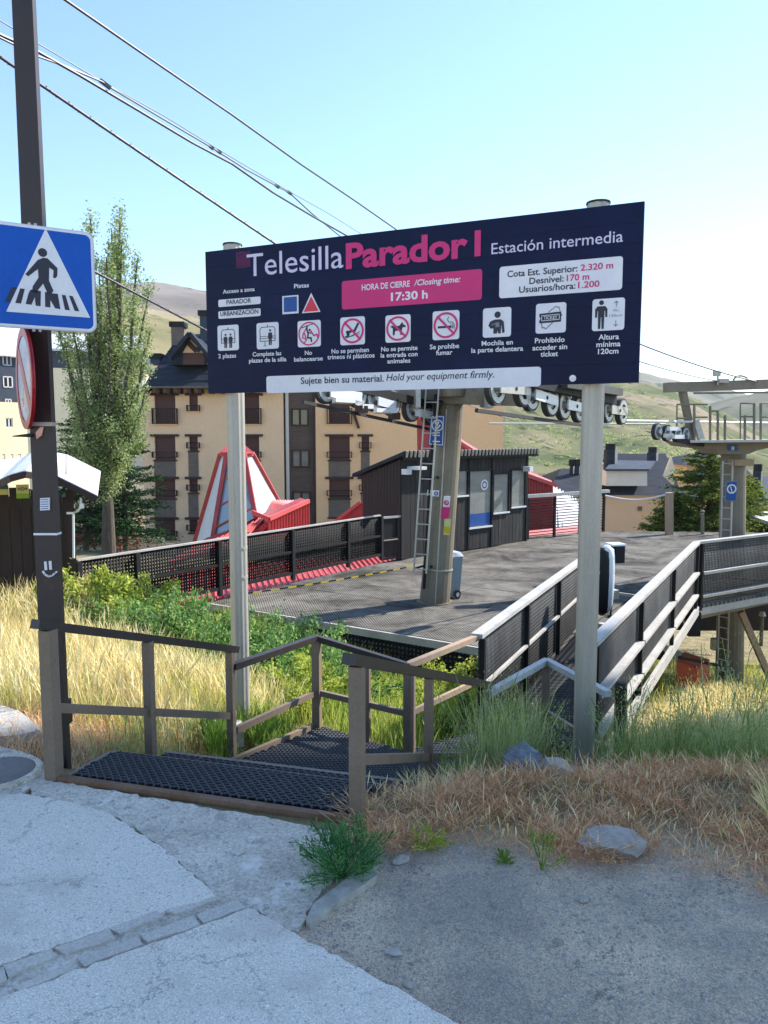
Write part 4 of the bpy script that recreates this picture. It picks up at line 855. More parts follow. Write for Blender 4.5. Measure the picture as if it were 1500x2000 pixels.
# pictogram tiles
icons = [(426, 467, 634, 685), (502, 545, 629, 682), (582, 627, 625, 678), (665, 713, 618, 674), (753, 802, 614, 669), (845, 897, 606, 664), (943, 998, 600, 659), (1046, 1105, 591, 651), (1156, 1219, 582, 646)]
class Icon:
    def __init__(s, x0, x1, y0, y1):
        s.u0, s.v0 = S1.uv(x0, y1); s.u1, _ = S1.uv(x1, y1); _, s.v1 = S1.uv((x0 + x1) / 2, y0 + 1.0); _, s.v0 = S1.uv((x0 + x1) / 2, y1 - .5); s.w = s.u1 - s.u0; s.h = s.v1 - s.v0
        mb = MB(); S1.rrect(mb, s.u0, s.v0, s.u1, s.v1, .018, D1, .0004); s.T = part('pictogram_tile', mb, M['white_print'], T)
    def m(s, pts): return [(s.u0 + x * s.w, s.v0 + y * s.h) for x, y in pts]
    def poly(s, mb, pts, d=D2): S1.poly(mb, s.m(pts), d, .003)
    def line(s, mb, pts, w, d=D2): S1.stroke(mb, s.m(pts), w * s.w, d, .003)
    def disc(s, mb, x, y, r, d=D2): u, v = s.m([(x, y)])[0]; S1.disc(mb, u, v, r * s.w, r * s.w, d, .003)
    def done(s, mb, mat='ink', name='pictogram'): part(name, mb, M[mat], s.T)
    def ban(s, slash=True, r=.46, w=.075):
        mb = MB(); u, v = s.m([(.5, .5)])[0]; S1.annulus(mb, u, v, r * s.w, w * s.w, D3, .0055, rv=r * s.h * .98)
        if slash: S1.stroke(mb, s.m([(.5 - r * .68, .5 + r * .68), (.5 + r * .68, .5 - r * .68)]), w * s.w, D4, .0066)
        s.done(mb, 'pink_print', 'ban_ring')
def person(ic, mb, x, y, s):
    ic.disc(mb, x, y + .42 * s, .07 * s); ic.poly(mb, [(x - .12 * s, y + .30 * s), (x + .12 * s, y + .30 * s), (x + .16 * s, y - .02 * s), (x + .10 * s, y - .02 * s), (x + .10 * s, y - .42 * s), (x + .02 * s, y - .42 * s), (x + .01 * s, y - .1 * s), (x - .01 * s, y - .1 * s), (x - .02 * s, y - .42 * s), (x - .10 * s, y - .42 * s), (x - .10 * s, y - .02 * s), (x - .16 * s, y - .02 * s)])
i0 = Icon(*icons[0]); mb = MB(); i0.line(mb, [(.18, .30), (.18, .72), (.25, .82), (.75, .82), (.82, .72), (.82, .30), (.18, .30)], .025); i0.line(mb, [(.5, .82), (.5, .90)], .03); i0.line(mb, [(.18, .46), (.82, .46)], .02); person(i0, mb, .38, .36, .62); person(i0, mb, .62, .36, .62); i0.done(mb)
i0 = Icon(*icons[1]); mb = MB(); i0.line(mb, [(.16, .30), (.16, .74), (.22, .83), (.78, .83), (.84, .74), (.84, .30), (.16, .30)], .025); i0.line(mb, [(.5, .83), (.5, .91)], .03); i0.line(mb, [(.16, .48), (.84, .48)], .02); i0.line(mb, [(.16, .40), (.84, .40)], .02); i0.line(mb, [(.38, .28), (.38, .12)], .02); i0.line(mb, [(.32, .12), (.44, .12)], .02); person(i0, mb, .62, .42, .66); i0.done(mb)
i0 = Icon(*icons[2]); mb = MB(); i0.line(mb, [(.2, .74), (.72, .88)], .03); i0.line(mb, [(.42, .8), (.40, .68), (.46, .5), (.44, .34), (.58, .34), (.6, .2)], .06); i0.disc(mb, .52, .64, .045); i0.line(mb, [(.48, .56), (.58, .50)], .04); i0.done(mb)
mb = MB(); i0.line(mb, [(.40, .74), (.24, .5), (.22, .36), (.40, .28), (.28, .16)], .045); i0.line(mb, [(.56, .62), (.70, .42), (.84, .46), (.88, .34)], .055); i0.line(mb, [(.30, .52), (.36, .34)], .05); i0.done(mb, 'pink_print'); i0.ban(False, w=.05)
i0 = Icon(*icons[3]); mb = MB(); i0.disc(mb, .30, .46, .065); i0.poly(mb, [(.30, .34), (.42, .44), (.62, .46), (.78, .76), (.70, .78), (.56, .54), (.40, .54), (.26, .38)]); i0.line(mb, [(.20, .30), (.40, .30), (.80, .46)], .025); i0.line(mb, [(.26, .26), (.78, .38)], .018); i0.poly(mb, [(.18, .28), (.36, .42), (.40, .36), (.26, .26)]); i0.done(mb); i0.ban()
i0 = Icon(*icons[4]); mb = MB(); i0.poly(mb, [(.22, .60), (.30, .62), (.34, .58), (.56, .60), (.68, .74), (.70, .66), (.82, .58), (.80, .53), (.70, .54), (.66, .46), (.66, .26), (.60, .26), (.58, .42), (.40, .42), (.36, .26), (.30, .26), (.30, .52), (.22, .56)]); i0.done(mb); i0.ban()
i0 = Icon(*icons[5]); mb = MB(); i0.poly(mb, [(.20, .40), (.72, .40), (.72, .48), (.20, .48)]); i0.line(mb, [(.76, .38), (.76, .50)], .03); i0.line(mb, [(.81, .38), (.81, .52), (.74, .60), (.62, .60), (.56, .68), (.60, .78)], .025); i0.line(mb, [(.74, .52), (.66, .54)], .02); i0.done(mb); i0.ban()
i0 = Icon(*icons[6]); mb = MB(); i0.disc(mb, .52, .76, .11); i0.poly(mb, [(.42, .60), (.64, .60), (.74, .52), (.78, .16), (.70, .12), (.66, .44), (.64, .12), (.55, .12), (.53, .22), (.50, .12), (.38, .12), (.38, .30), (.28, .30), (.20, .40), (.26, .54)]); i0.done(mb)
mb = MB(); i0.poly(mb, [(.46, .50), (.58, .50), (.60, .34), (.46, .34)], D3); i0.line(mb, [(.32, .42), (.45, .46)], .03, D3); i0.done(mb, 'grey_print')
i0 = Icon(*icons[7]); mb = MB(); i0.poly(mb, [(.12, .66), (.84, .70), (.84, .62), (.88, .58), (.84, .54), (.84, .36), (.12, .34), (.12, .42), (.16, .50), (.12, .56)]); i0.line(mb, [(.42, .70), (.66, .88), (.72, .84), (.76, .86), (.80, .72)], .02); i0.line(mb, [(.20, .34), (.22, .18), (.28, .20), (.34, .14), (.56, .34)], .02); i0.done(mb)
mb = MB(); i0.line(mb, [(.20, .42), (.78, .44), (.78, .61), (.20, .59), (.20, .42)], .018, D3); i0.done(mb, 'white_print', 'pictogram')
u0, v = i0.m([(.27, .46)])[0]; u1, _ = i0.m([(.72, .46)])[0]; put_text(S1, 'TICKET', u0, u1, v, .10 * i0.h, M['white_print'], i0.T, d=D4, bold=.01)
i0 = Icon(*icons[8]); mb = MB(); i0.disc(mb, .28, .88, .075); i0.poly(mb, [(.16, .77), (.40, .77), (.47, .68), (.47, .42), (.41, .42), (.40, .62), (.38, .62), (.37, .06), (.30, .06), (.29, .42), (.27, .42), (.26, .06), (.19, .06), (.18, .62), (.16, .62), (.15, .42), (.09, .42), (.09, .68)]); i0.done(mb)
mb = MB()
for a, b in (((.74, .74), (.74, .90)), ((.74, .30), (.74, .12))): i0.line(mb, [a, b], .02)
i0.line(mb, [(.68, .84), (.74, .90), (.80, .84)], .02); i0.line(mb, [(.68, .18), (.74, .12), (.80, .18)], .02); i0.done(mb, 'grey_print')
for s, x0, x1, y in (('Min.', .65, .83, .58), ('120cm', .54, .93, .42)):
    u0, v = i0.m([(x0, y)])[0]; u1, _ = i0.m([(x1, y)])[0]; put_text(S1, s, u0, u1, v, .075 * i0.h, M['grey_print'], i0.T, d=D2)
for s, x0, x1, y, c in (('2 plazas', 427, 462, 699, 8), ('Complete las', 494, 550, 695, 8), ('plazas de la silla', 487, 560, 707, 8), ('No', 596, 610, 693, 8), ('balancearse', 575, 631, 705, 8), ('No se permiten', 648, 721, 689, 8.5), ('trineos ni plásticos', 640, 732, 700, 8.5),
                        ('No se permite', 745, 816, 685, 8.5), ('la entrada con', 744, 816, 697, 8.5), ('animales', 757, 802, 709, 8.5), ('Se prohíbe', 840, 897, 681, 9), ('fumar', 852, 884, 693, 9), ('Mochila en', 941, 1002, 674, 9), ('la parte delantera', 921, 1022, 687, 9),
                        ('Prohibido', 1045, 1103, 669, 9.5), ('acceder sin', 1040, 1108, 683, 9.5), ('ticket', 1056, 1090, 696, 9.5), ('Altura', 1169, 1209, 663, 10), ('mínima', 1165, 1212, 677, 10), ('120cm', 1168, 1208, 691, 10)):
    tx(s, (x0, y + 1), (x1, y - 1), c, 'white_print', d=D2, bold=.018)

# ---------------------------------------------------------------- brown pole with the two road signs
T = thing('pole', (-1.89, 4.32, -1.95), 'tall dark brown square steel pole with stickers and a chalk smile', 'pole')
mb = MB(); zb, zt = -2.05, 7.5
wz = lambda z: .130 + (.108 - .130) * (z + 1) / 3.6
vs = []
for z in (zb, -1, 1, 3, zt):
    w = wz(z) / 2
    for sx, sy in ((-1, -1), (1, -1), (1, 1), (-1, 1)): vs.append((-1.925 + sx * w, 4.36 + sy * w * .42, z))
fs = [(0, 3, 2, 1), (16, 17, 18, 19)]
for k in range(4):
    for i in range(4): fs.append((k * 4 + i, k * 4 + (i + 1) % 4, k * 4 + 4 + (i + 1) % 4, k * 4 + 4 + i))
mb.add(vs, fs); part('shaft', mb, M['pole_brown'], T)
PF = Face((-1.925, 4.36 - .130 * .21 - .007, 0), (1, 0)); 
def pole_px(poly, mat, name, d=.003):
    mb = MB(); PF.poly(mb, [PF.uv(*p) for p in poly], d + .002, -.006); return part(name, mb, M[mat], T)
for y, mat, h in ((828, 'alu', .022), (1046, 'white_plastic', .012)):
    z = A(90, y, 4.27).z; w = wz(z) + .006; mb = MB(); mb.box((-1.925, 4.36, z), (w, w * .42 + .006, h)); part('strap', mb, M[mat], T)
pole_px([(70, 845), (80, 833), (80, 836), (85, 833), (82, 850), (72, 858)], 'orange_print', 'sticker')
pole_px([(79, 973), (97, 972), (97, 996), (79, 997)], 'white_plastic', 'sticker')
mb = MB()
for k in range(5): 
    a = [PF.uv(81, 976 + 4.4 * k), PF.uv(95, 976 + 4.4 * k - .5)]; PF.stroke(mb, a, .004, .008, .005)
part('sticker_print', mb, M['blue_print'], T)
mb = MB()
PF.stroke(mb, [PF.uv(89, 1098), PF.uv(90, 1112)], .013, .005, -.006); PF.stroke(mb, [PF.uv(98, 1097), PF.uv(99, 1111)], .013, .005, -.006)
PF.stroke(mb, [PF.uv(*p) for p in ((84, 1116), (88, 1122), (95, 1126), (102, 1124), (108, 1119), (110.5, 1117))], .009, .005, -.006); part('chalk_smile', mb, M['white_print'], T)
for (px, py, w) in ((126, 1380, .05), (128, 1402, .06)):
    p = A(px - 4, py, 4.40); mb = MB(); mb.box(p, (.07, .09, .075)); part('clamp', mb, M['pole_brown'], T)
mb = MB(); p = A(62, 850, 4.33); mb.cyl(p, A(25, 852, 4.2), .012, .003, 6); part('spike', mb, M['cabin_wood'], T)
for k in range(3): 
    mb = MB(); mb.cyl(A(88 + 11 * (k % 2), 440 + k, 4.26), A(88 + 11 * (k % 2), 440 + k, 4.19), .008, .008, 8); 
# crossing sign
S2 = Face(A(186, 552, 4.33), (.857, .515))
T2 = thing('crossing_sign', S2.pt(-.3, 0), 'blue square pedestrian crossing sign on the brown pole', 'road sign')
_, vt = S2.uv(186, 455); _, vb = S2.uv(186, 650); Hs = vt - vb; sw = Hs
mb = MB(); S2.rrect(mb, -sw, vb, 0, vt, .045, 0, -.022, 8); part('plate', mb, M['sign_grey'], T2)
mb = MB(); S2.rrect(mb, -sw + .006, vb + .006, -.006, vt - .006, .04, .002, .0005, 8); part('border', mb, M['sign_white'], T2)
mb = MB(); S2.rrect(mb, -sw + .018, vb + .018, -.018, vt - .018, .032, .0035, .0022, 8); part('blue_field', mb, M['sign_blue'], T2)
cr3 = lambda x, y: S2.uv(x / 3.5714, 380 + y / 3.5714)
apex = cr3(317, 238); rc = cr3(628, 860); lc = (2 * apex[0] - rc[0], rc[1])
mb = MB(); S2.poly(mb, [apex, rc, lc], .005, .0038); part('white_triangle', mb, M['sign_white'], T2)
mb = MB(); c = cr3(296, 406); S2.disc(mb, c[0], c[1], .0225, .0225, .0068, .0052)
for poly in ([(262, 458), (300, 442), (330, 446), (400, 515), (398, 570), (384, 586), (370, 580), (372, 530), (342, 510), (340, 600), (372, 672), (360, 690), (330, 690), (300, 622), (262, 670), (262, 690), (222, 680), (228, 640), (268, 580), (264, 520), (196, 572), (176, 556), (190, 540)],
             [(84, 646), (116, 650), (70, 752), (34, 748)], [(140, 655), (172, 660), (146, 762), (106, 756)], [(212, 664), (284, 674), (282, 780), (248, 776), (242, 716), (218, 770), (178, 764), (198, 690)], [(312, 680), (352, 686), (362, 690), (402, 694), (420, 800), (384, 794), (350, 736), (350, 788), (314, 784)], [(430, 700), (456, 704), (486, 808), (452, 804)], [(480, 706), (506, 710), (552, 816), (520, 812)]):
    S2.poly(mb, [cr3(*p) for p in poly], .0068, .0052)
part('walking_figure', mb, M['ink'], T2)
for du in (-.325, -.295):
    for vv in (vt + .004, vb - .004): mb = MB(); S2.box(mb, du, vv - .008, du + .012, vv + .008, -.03, -.005); part('bolt', mb, M['alu'], T2)
# round sign seen nearly edge-on
vd = Vector((-.425, .905, 0)).normalized(); pr = Vector((-.905, -.425, 0)).normalized(); nn = (pr * math.cos(R(8)) - vd * math.sin(R(8))).normalized(); c = A(48, 740, 4.34)
T3 = thing('round_sign', c, 'round red rimmed traffic sign seen almost edge on, under the crossing sign', 'road sign')
rr = .28; mb = MB(); mb.cyl(c - nn * .012, c + nn * .0, rr, rr, 40); part('plate', mb, M['sign_red'], T3)
mb = MB(); mb.cyl(c + nn * .0005, c + nn * .002, rr * .84, rr * .84, 40); part('blue_field', mb, M['sign_painted_gloss'], T3)
mb = MB(); mb.ring(c, nn, rr * .84, rr, .012, 40); part('rim', mb, M['sign_red'], T3)
u_ = nn.cross(Vector((0, 0, 1))).normalized(); q = (u_ + Vector((0, 0, 1))).normalized(); s_ = nn.cross(q)
mb = MB(); mb.frame(c + nn * .003, q * rr * .82, s_ * .035, nn * .0012); part('diagonal_bar', mb, M['sign_red'], T3)
mb = MB(); mb.bar(c - nn * .02, Vector((-1.93, 4.36, c.z)), .04, .04); part('bracket', mb, M['alu'], T3)
# ---------------------------------------------------------------- first lift tower
def wheel_set(T, c, w, r=.245, n_=18, th=.085, parent=None):
    """one sheave: rubber tyre, pale flanges, hub; w = rolling direction"""
    w = Vector((w[0], w[1], 0)).normalized(); ax = Vector((-w.y, w.x, 0)); c = Vector(c)
    mb = MB(); mb.ring(c, ax, r * .78, r, th, 26); ty = part('sheave', mb, M['tyre'], T)
    mb = MB()
    for s in (-1, 1): mb.ring(c + ax * s * th * .5, ax, r * .55, r * .86, .012, 26)
    mb.ring(c, ax, r * .3, r * .80, .03, 20); part('flange', mb, M['wheel'], ty)
    mb = MB(); mb.cyl(c - ax * .09, c + ax * .09, .055, .055, 12)
    for k in range(5):
        a = 2 * math.pi * k / 5; d = w * math.cos(a) + Vector((0, 0, math.sin(a))); mb.bar(c, c + d * r * .6, .03, .03)
    part('hub', mb, M['wheel'], ty)
def line_pt(px, X0, Y0, w):   # point of a horizontal line (X0,Y0)+t*w lying on the sight plane of px
    k = (px - 750) / F
    # solve X = k*(Y cosP) approx (level near the horizon)
    t = (k * Y0 * CP - X0) / (w[0] - k * w[1] * CP); return X0 + w[0] * t, Y0 + w[1] * t
WD = Vector((.6, .8, 0))
T = thing('lift_tower', (.95, 14.2, -3.15), 'tall taupe chairlift tower leaning on the deck, with ladder, blue plate and stickers', 'lift tower')
tb = Vector((.95, 14.2, -3.15)); tt = A(883, 770, 14.2); tt2 = tb.lerp(tt, 1.35); ax = (tt2 - tb)
mb = MB(); mb.cyl(tb, tt2, .285, .205, 20); part('shaft', mb, M['tower'], T, smooth=False)
mb = MB(); mb.cyl(tb - Vector((0, 0, .0)), tb + Vector((0, 0, .03)), .34, .34, 20); part('base_flange', mb, M['tower'], T)
for y in (1112,):
    p = tb.lerp(tt, (1180 - y) / 410); mb = MB(); mb.cyl(p, p + ax.normalized() * .02, .29, .29, 20); part('strap', mb, M['tower_pale'], T)
mb = MB(); mb.tube([A(850, 1180, 13.93), A(858, 1040, 13.94), A(872, 800, 13.97)], .014, 6); part('conduit', mb, M['tower_pale'], T)
mb = MB(); mb.tube([A(828, 1150, 13.9), A(842, 900, 13.9), A(852, 770, 13.9)], .03, 6); part('conduit', mb, M['black_paint'], T)
# ladder
ldr = MB(); a0_, a1_ = A(808, 1118, 13.7), A(833, 745, 13.75); b0_, b1_ = A(832, 1120, 13.6), A(858, 745, 13.65)
ldr.cyl(a0_, a1_, .016, .016, 8); lp = part('ladder_rail', ldr, M['tower_pale'], T); mb = MB(); mb.cyl(b0_, b1_, .016, .016, 8); part('ladder_rail', mb, M['tower_pale'], T)
for k in range(13):
    s = .02 + k / 12.6; mb = MB(); mb.cyl(a0_.lerp(a1_, s), b0_.lerp(b1_, s), .012, .012, 6); part('rung', mb, M['tower_pale'], T)
for s in (.02, .5, .9):
    p = b0_.lerp(b1_, s); mb = MB(); mb.bar(p, p + Vector((.12, .35, 0)), .03, .04); mb.bar(a0_.lerp(a1_, s), a0_.lerp(a1_, s) + Vector((.25, .4, 0)), .03, .03); part('stand_off', mb, M['black_paint'], T)
def plate_px(T, pts, Y, mat, name, dd=.01, sub=None, parent=None):
    mb = MB(); P = [A(x, y, Y) for x, y in pts]; mb.prism(P, (0, dd, 0)); return part(name, mb, M[mat], parent or T)
pl = plate_px(T, [(841, 811), (869, 811), (866, 872), (836, 870)], 13.88, 'blue_print', 'number_plate')
plate_px(T, [(843, 813), (867, 813), (865, 870), (838, 868)], 13.875, 'white_print', 'plate_border', .002, parent=pl)
plate_px(T, [(844.5, 814.5), (865.5, 814.5), (863.5, 868.5), (839.8, 866.5)], 13.87, 'blue_print', 'plate_field', .002, parent=pl)
mb = MB(); c = A(854.5, 831, 13.862); mb.ring(c, (0, 1, 0), .085, .105, .004, 24)
mb.bar(A(850, 836, 13.86), A(857, 824, 13.86), .004, .03, up=(0, 0, 1)); mb.bar(A(853, 838, 13.86), A(860, 830, 13.86), .004, .03); mb.box(A(851, 826, 13.86), (.035, .004, .035)); part('plate_emblem', mb, M['white_print'], pl)
for y in (845, 850, 862):
    mb = MB(); mb.bar(A(845, y, 13.86), A(859, y + .5, 13.86), .003, .02); part('plate_print', mb, M['white_print'], pl)
s1 = plate_px(T, [(835, 957), (858, 958), (857, 970), (834, 968)], 13.88, 'white_print', 'sticker')
mb = MB(); mb.ring(A(852, 964, 13.872), (0, 1, 0), .018, .038, .003, 16); part('sticker_print', mb, M['blue_print'], s1)
s1 = plate_px(T, [(867, 969), (880, 969), (878, 990), (865, 990)], 13.90, 'white_print', 'sticker')
mb = MB(); mb.ring(A(872, 982, 13.89), (0, 1, 0), .028, .045, .003, 16); mb.bar(A(868, 978, 13.885), A(875, 987, 13.885), .003, .015); part('sticker_print', mb, M['pink_print'], s1)
plate_px(T, [(863, 991), (879, 991), (876, 1013), (861, 1013)], 13.90, 'pink_print', 'sticker')
s1 = plate_px(T, [(868, 1014), (881, 1014), (878, 1045), (866, 1044)], 13.92, 'pale_yellow', 'sticker'); plate_px(T, [(868, 1029), (879.5, 1029), (878.5, 1042), (867, 1041)], 13.915, 'yellow', 'sticker_print', .003, parent=s1)
# head: cross arms and support brackets
hz = .62
mb = MB(); hc = Vector((1.12, 14.2, hz)); mb.bar(hc - Vector((1.35, -.6, -.15)), hc + Vector((1.5, -.9, .0)), .34, .30); part('cross_arm', mb, M['tower'], T)
mb = MB(); P = [A(768, 752, 13.6), A(818, 752, 13.6), A(819, 797, 13.6), A(806, 797, 13.6)]; mb.prism(P, (.1, .45, 0)); part('gusset', mb, M['tower'], T)
mb = MB(); P = [A(918, 752, 13.5), A(948, 752, 13.5), A(949, 793, 13.5), A(938, 795, 13.5)]; mb.prism(P, (.1, .45, 0)); part('gusset', mb, M['tower'], T)
mb = MB(); mb.box(A(955, 775, 13.2), (.10, .5, .38)); part('bracket', mb, M['tower_pale'], T)
mb = MB(); mb.box(A(816, 772, 13.2), (.08, .4, .42)); part('bracket', mb, M['tower_pale'], T)
mb = MB(); mb.cyl(A(884, 775, 13.9), A(884, 750, 13.9), .26, .30, 20); part('head_collar', mb, M['tower'], T)
# right sheave train
RX, RY = 1.47, 10.5
rt = [(966, 757), (1019, 762), (1034, 771), (1073, 783), (1098, 791), (1128, 797), (1184, 800), (1212, 804)]
rtr = thing('sheave_train', (2.5, 12, .6), 'right sheave train of paired wheels under the board, beside the right post', 'sheave train')
ctr = []
for px, py in rt:
    x, y = line_pt(px, RX, RY, WD); z = A(px, py, y).z; ctr.append(Vector((x, y, z))); wheel_set(rtr, (x, y, z), WD)
for k in (0, 2, 4, 6):
    mb = MB(); a, b = ctr[k], ctr[k + 1]; q = Vector((-WD.y, WD.x, 0)) * -.12; q = Vector((WD.y, -WD.x, 0)) * .10
    mb.frame((a + b) / 2 + q, (b - a) * .55, Vector((0, 0, .075)), q.normalized() * .012); part('side_plate', mb, M['white_plastic' if k in (2, 4) else 'tower_pale'], rtr)
    mb = MB(); mb.cyl((a + b) / 2 + q * 1.2, (a + b) / 2 - q, .03, .03, 8); part('pin', mb, M['black_paint'], rtr)
mb = MB(); mb.bar(ctr[0] + Vector((-.3, -.4, -.32)), ctr[5] + Vector((.1, .1, -.28)), .05, .05); part('catcher', mb, M['tyre'], rtr)
mb = MB(); mb.bar(ctr[1] + Vector((.1, -.08, .12)), ctr[6] + Vector((.1, -.08, .16)), .10, .16); part('main_beam', mb, M['black_paint'], rtr)
mb = MB(); mb.bar(ctr[6] + Vector((-.1, -.15, .1)), ctr[6] + Vector((-.1, -.15, .75)), .10, .22); part('hanger', mb, M['tower_pale'], rtr)
mb = MB(); mb.bar(ctr[3] + Vector((.1, -.1, .25)), ctr[6] + Vector((.1, -.1, .3)), .30, .12); part('walkway_beam', mb, M['mesh_grey'], rtr)
# left sheave train
LX, LY = -.8, 12.0
lt = [(636, 759), (697, 768), (729, 776), (764, 786), (802, 798), (838, 806)]
ltr = thing('sheave_train', (0, 13, .5), 'left sheave train with white side plates in front of the orange facade', 'sheave train')
ctr = []
for px, py in lt:
    x, y = line_pt(px, LX, LY, WD); z = A(px, py, y).z; ctr.append(Vector((x, y, z))); wheel_set(ltr, (x, y, z), WD, r=.235)
for k in (0, 2, 4):
    mb = MB(); a, b = ctr[k], ctr[k + 1]; q = Vector((WD.y, -WD.x, 0)) * .10
    mb.frame((a + b) / 2 + q + Vector((0, 0, -.06)), (b - a) * .5, Vector((0, 0, .07)), q.normalized() * .012); part('side_plate', mb, M['white_plastic'], ltr)
for px, py, w in ((672, 783, .34), (753, 803, .4), (716, 795, .2)):
    x, y = line_pt(px, LX, LY, WD); mb = MB(); c = A(px, py, y - .2); mb.frame(c, WD * w * .7, Vector((0, 0, .035)), Vector((.03, -.02, .01))); part('guard_plate', mb, M['white_plastic'], ltr)
mb = MB(); mb.bar(ctr[0] + Vector((-.3, -.4, -.22)), ctr[5] + Vector((0, 0, -.30)), .04, .05); part('catcher', mb, M['tyre'], ltr)
mb = MB(); mb.bar(ctr[0] + Vector((0, -.08, .12)), ctr[5] + Vector((0, -.08, .14)), .10, .14); part('main_beam', mb, M['black_paint'], ltr)
for px in (706, 770):
    x, y = line_pt(px, LX, LY, WD); mb = MB(); c = A(px, 800 + (px - 706) * .2, y - .15); mb.box(c, (.16, .14, .12), .6); part('sensor_box', mb, M['wood_trim'], ltr)

# ---------------------------------------------------------------- bin
p = G(874, 1167, -3.14); T = thing('wheelie_bin', (p.x, p.y, -3.138), 'grey green wheeled bin standing behind the tower foot on the deck', 'bin')
mb = MB(); vs = [(-.20, -.22, .04), (.20, -.22, .04), (.20, .22, .04), (-.20, .22, .04), (-.25, -.27, .82), (.25, -.27, .82), (.25, .27, .82), (-.25, .27, .82)]
mb.add(vs, [(0, 3, 2, 1), (4, 5, 6, 7), (0, 1, 5, 4), (1, 2, 6, 5), (2, 3, 7, 6), (3, 0, 4, 7)]); part('body', mb, M['bin'], T, local=True)
mb = MB(); vs = [(-.26, -.29, .82), (.27, -.29, .82), (.27, .29, .82), (-.26, .29, .82), (-.22, -.24, .90), (.20, -.24, .90), (.20, .24, .90), (-.22, .24, .90)]
mb.add(vs, [(0, 3, 2, 1), (4, 5, 6, 7), (0, 1, 5, 4), (1, 2, 6, 5), (2, 3, 7, 6), (3, 0, 4, 7)]); part('lid', mb, M['white_plastic'], T, local=True)
for s in (-1, 1):
    mb = MB(); mb.cyl((.10, s * .25, .09), (.10, s * .29, .09), .09, .09, 16); w = part('wheel', mb, M['tyre'], T, local=True)
    mb = MB(); mb.cyl((.10, s * .292, .09), (.10, s * .297, .09), .045, .045, 12); part('hub', mb, M['white_plastic'], w, local=True)
T.rotation_euler = (0, 0, .5); T.scale = (.8, .8, 1)

# ---------------------------------------------------------------- dark timber cabin
CA = Vector((.42, 19.1, -3.14)); CB = Vector((4.17, 22.5, -3.14)); CU = (CB - CA).normalized(); CN = Vector((-CU.y, CU.x, 0)); CL = (CB - CA).length; CDp = 1.45
FC = Face(CA, CU); H1 = 2.52
T = thing('cabin', CA, 'charcoal timber lift operator cabin with papered windows on the deck', 'cabin')
mb = MB(); c = CA + CU * CL / 2 + CN * CDp / 2; mb.frame(c + Vector((0, 0, 1.02)), CU * (CL / 2 - .04), CN * (CDp / 2 - .04), Vector((0, 0, 1.0))); part('core', mb, M['black_paint'], T)
wins = [(884, 911, 921, 966, 'w'), (916, 957, 921, 1025, 'd'), (963, 991, 927, 998, 'w'), (998, 1023, 919, 987, 'w')]
W_ = []
for x0, x1, y0, y1, k in wins:
    u0, v1 = FC.uv(x0, (y0)); u1, v0 = FC.uv(x1, y1); W_.append((u0, u1, v0, v1, k))
bw = .155; n = int(CL / bw)
for k in range(n):
    u0, u1 = k * CL / n + .004, (k + 1) * CL / n - .004; segs = [(0.0, H1)]
    for wu0, wu1, wv0, wv1, kk in W_:
        if u1 > wu0 and u0 < wu1:
            ns = []
            for a, b in segs:
                if wv0 > a: ns.append((a, min(b, wv0)))
                if wv1 < b: ns.append((max(a, wv1), b))
            segs = ns
    for a, b in segs:
        if b - a > .03:
            mb = MB(); FC.box(mb, u0, a, u1, b, 0, .022 + rnd.uniform(0, .005)); part('plank', mb, M['cabin_wood'], T)
for wu0, wu1, wv0, wv1, kk in W_:
    mb = MB()
    for a in ((wu0 - .05, wv0 - .04, wu0, wv1 + .05), (wu1, wv0 - .04, wu1 + .05, wv1 + .05), (wu0, wv1, wu1, wv1 + .05)): FC.box(mb, *a, .0, .05)
    fr = part('window', mb, M['black_paint'], T)
    mb = MB(); FC.box(mb, wu0, wv0, wu1, wv1, -.02, .0); part('pane', mb, M['glass_pale'], fr)
    mb = MB(); FC.box(mb, wu0 - .03, wv0 - .05, wu1 + .03, wv0 - .005, 0, .07); part('sill', mb, M['white_plastic'], fr)
    if kk == 'd':
        mb = MB(); FC.box(mb, wu0 + .01, wv0 + .02, wu1 - .01, wv0 + .36, .001, .008); part('blue_band', mb, M['blue_print'], fr)
        u, v = FC.uv(946, 947); mb = MB(); FC.annulus(mb, u, v, .15, .05, .008, .002, 24); FC.disc(mb, u, v, .065, .065, .008, .002); part('round_sticker', mb, M['white_print'], fr)
        mb = MB(); FC.annulus(mb, u, v, .098, .03, .007, .0015, 24); part('round_sticker', mb, M['ink'], fr)
for px in (958, 913, 1026):
    u, _ = FC.uv(px, 1040); mb = MB(); FC.box(mb, u - .03, 0, u + .03, H1, .025, .05); part('batten', mb, M['black_paint'], T)
SC_ = Face(CA, CN)
nside = 12
for k in range(nside):
    a, b = k * CDp / nside, (k + 1) * CDp / nside; h = H1 - .45 * (a + b) / 2 / 1.43
    c = CA + CN * (a + b) / 2 - CU * .0; mb = MB(); mb.frame(c + Vector((0, 0, h / 2)), CU * .012, CN * ((b - a) / 2 - .004), Vector((0, 0, h / 2))); part('plank', mb, M['shed_wood'], T)
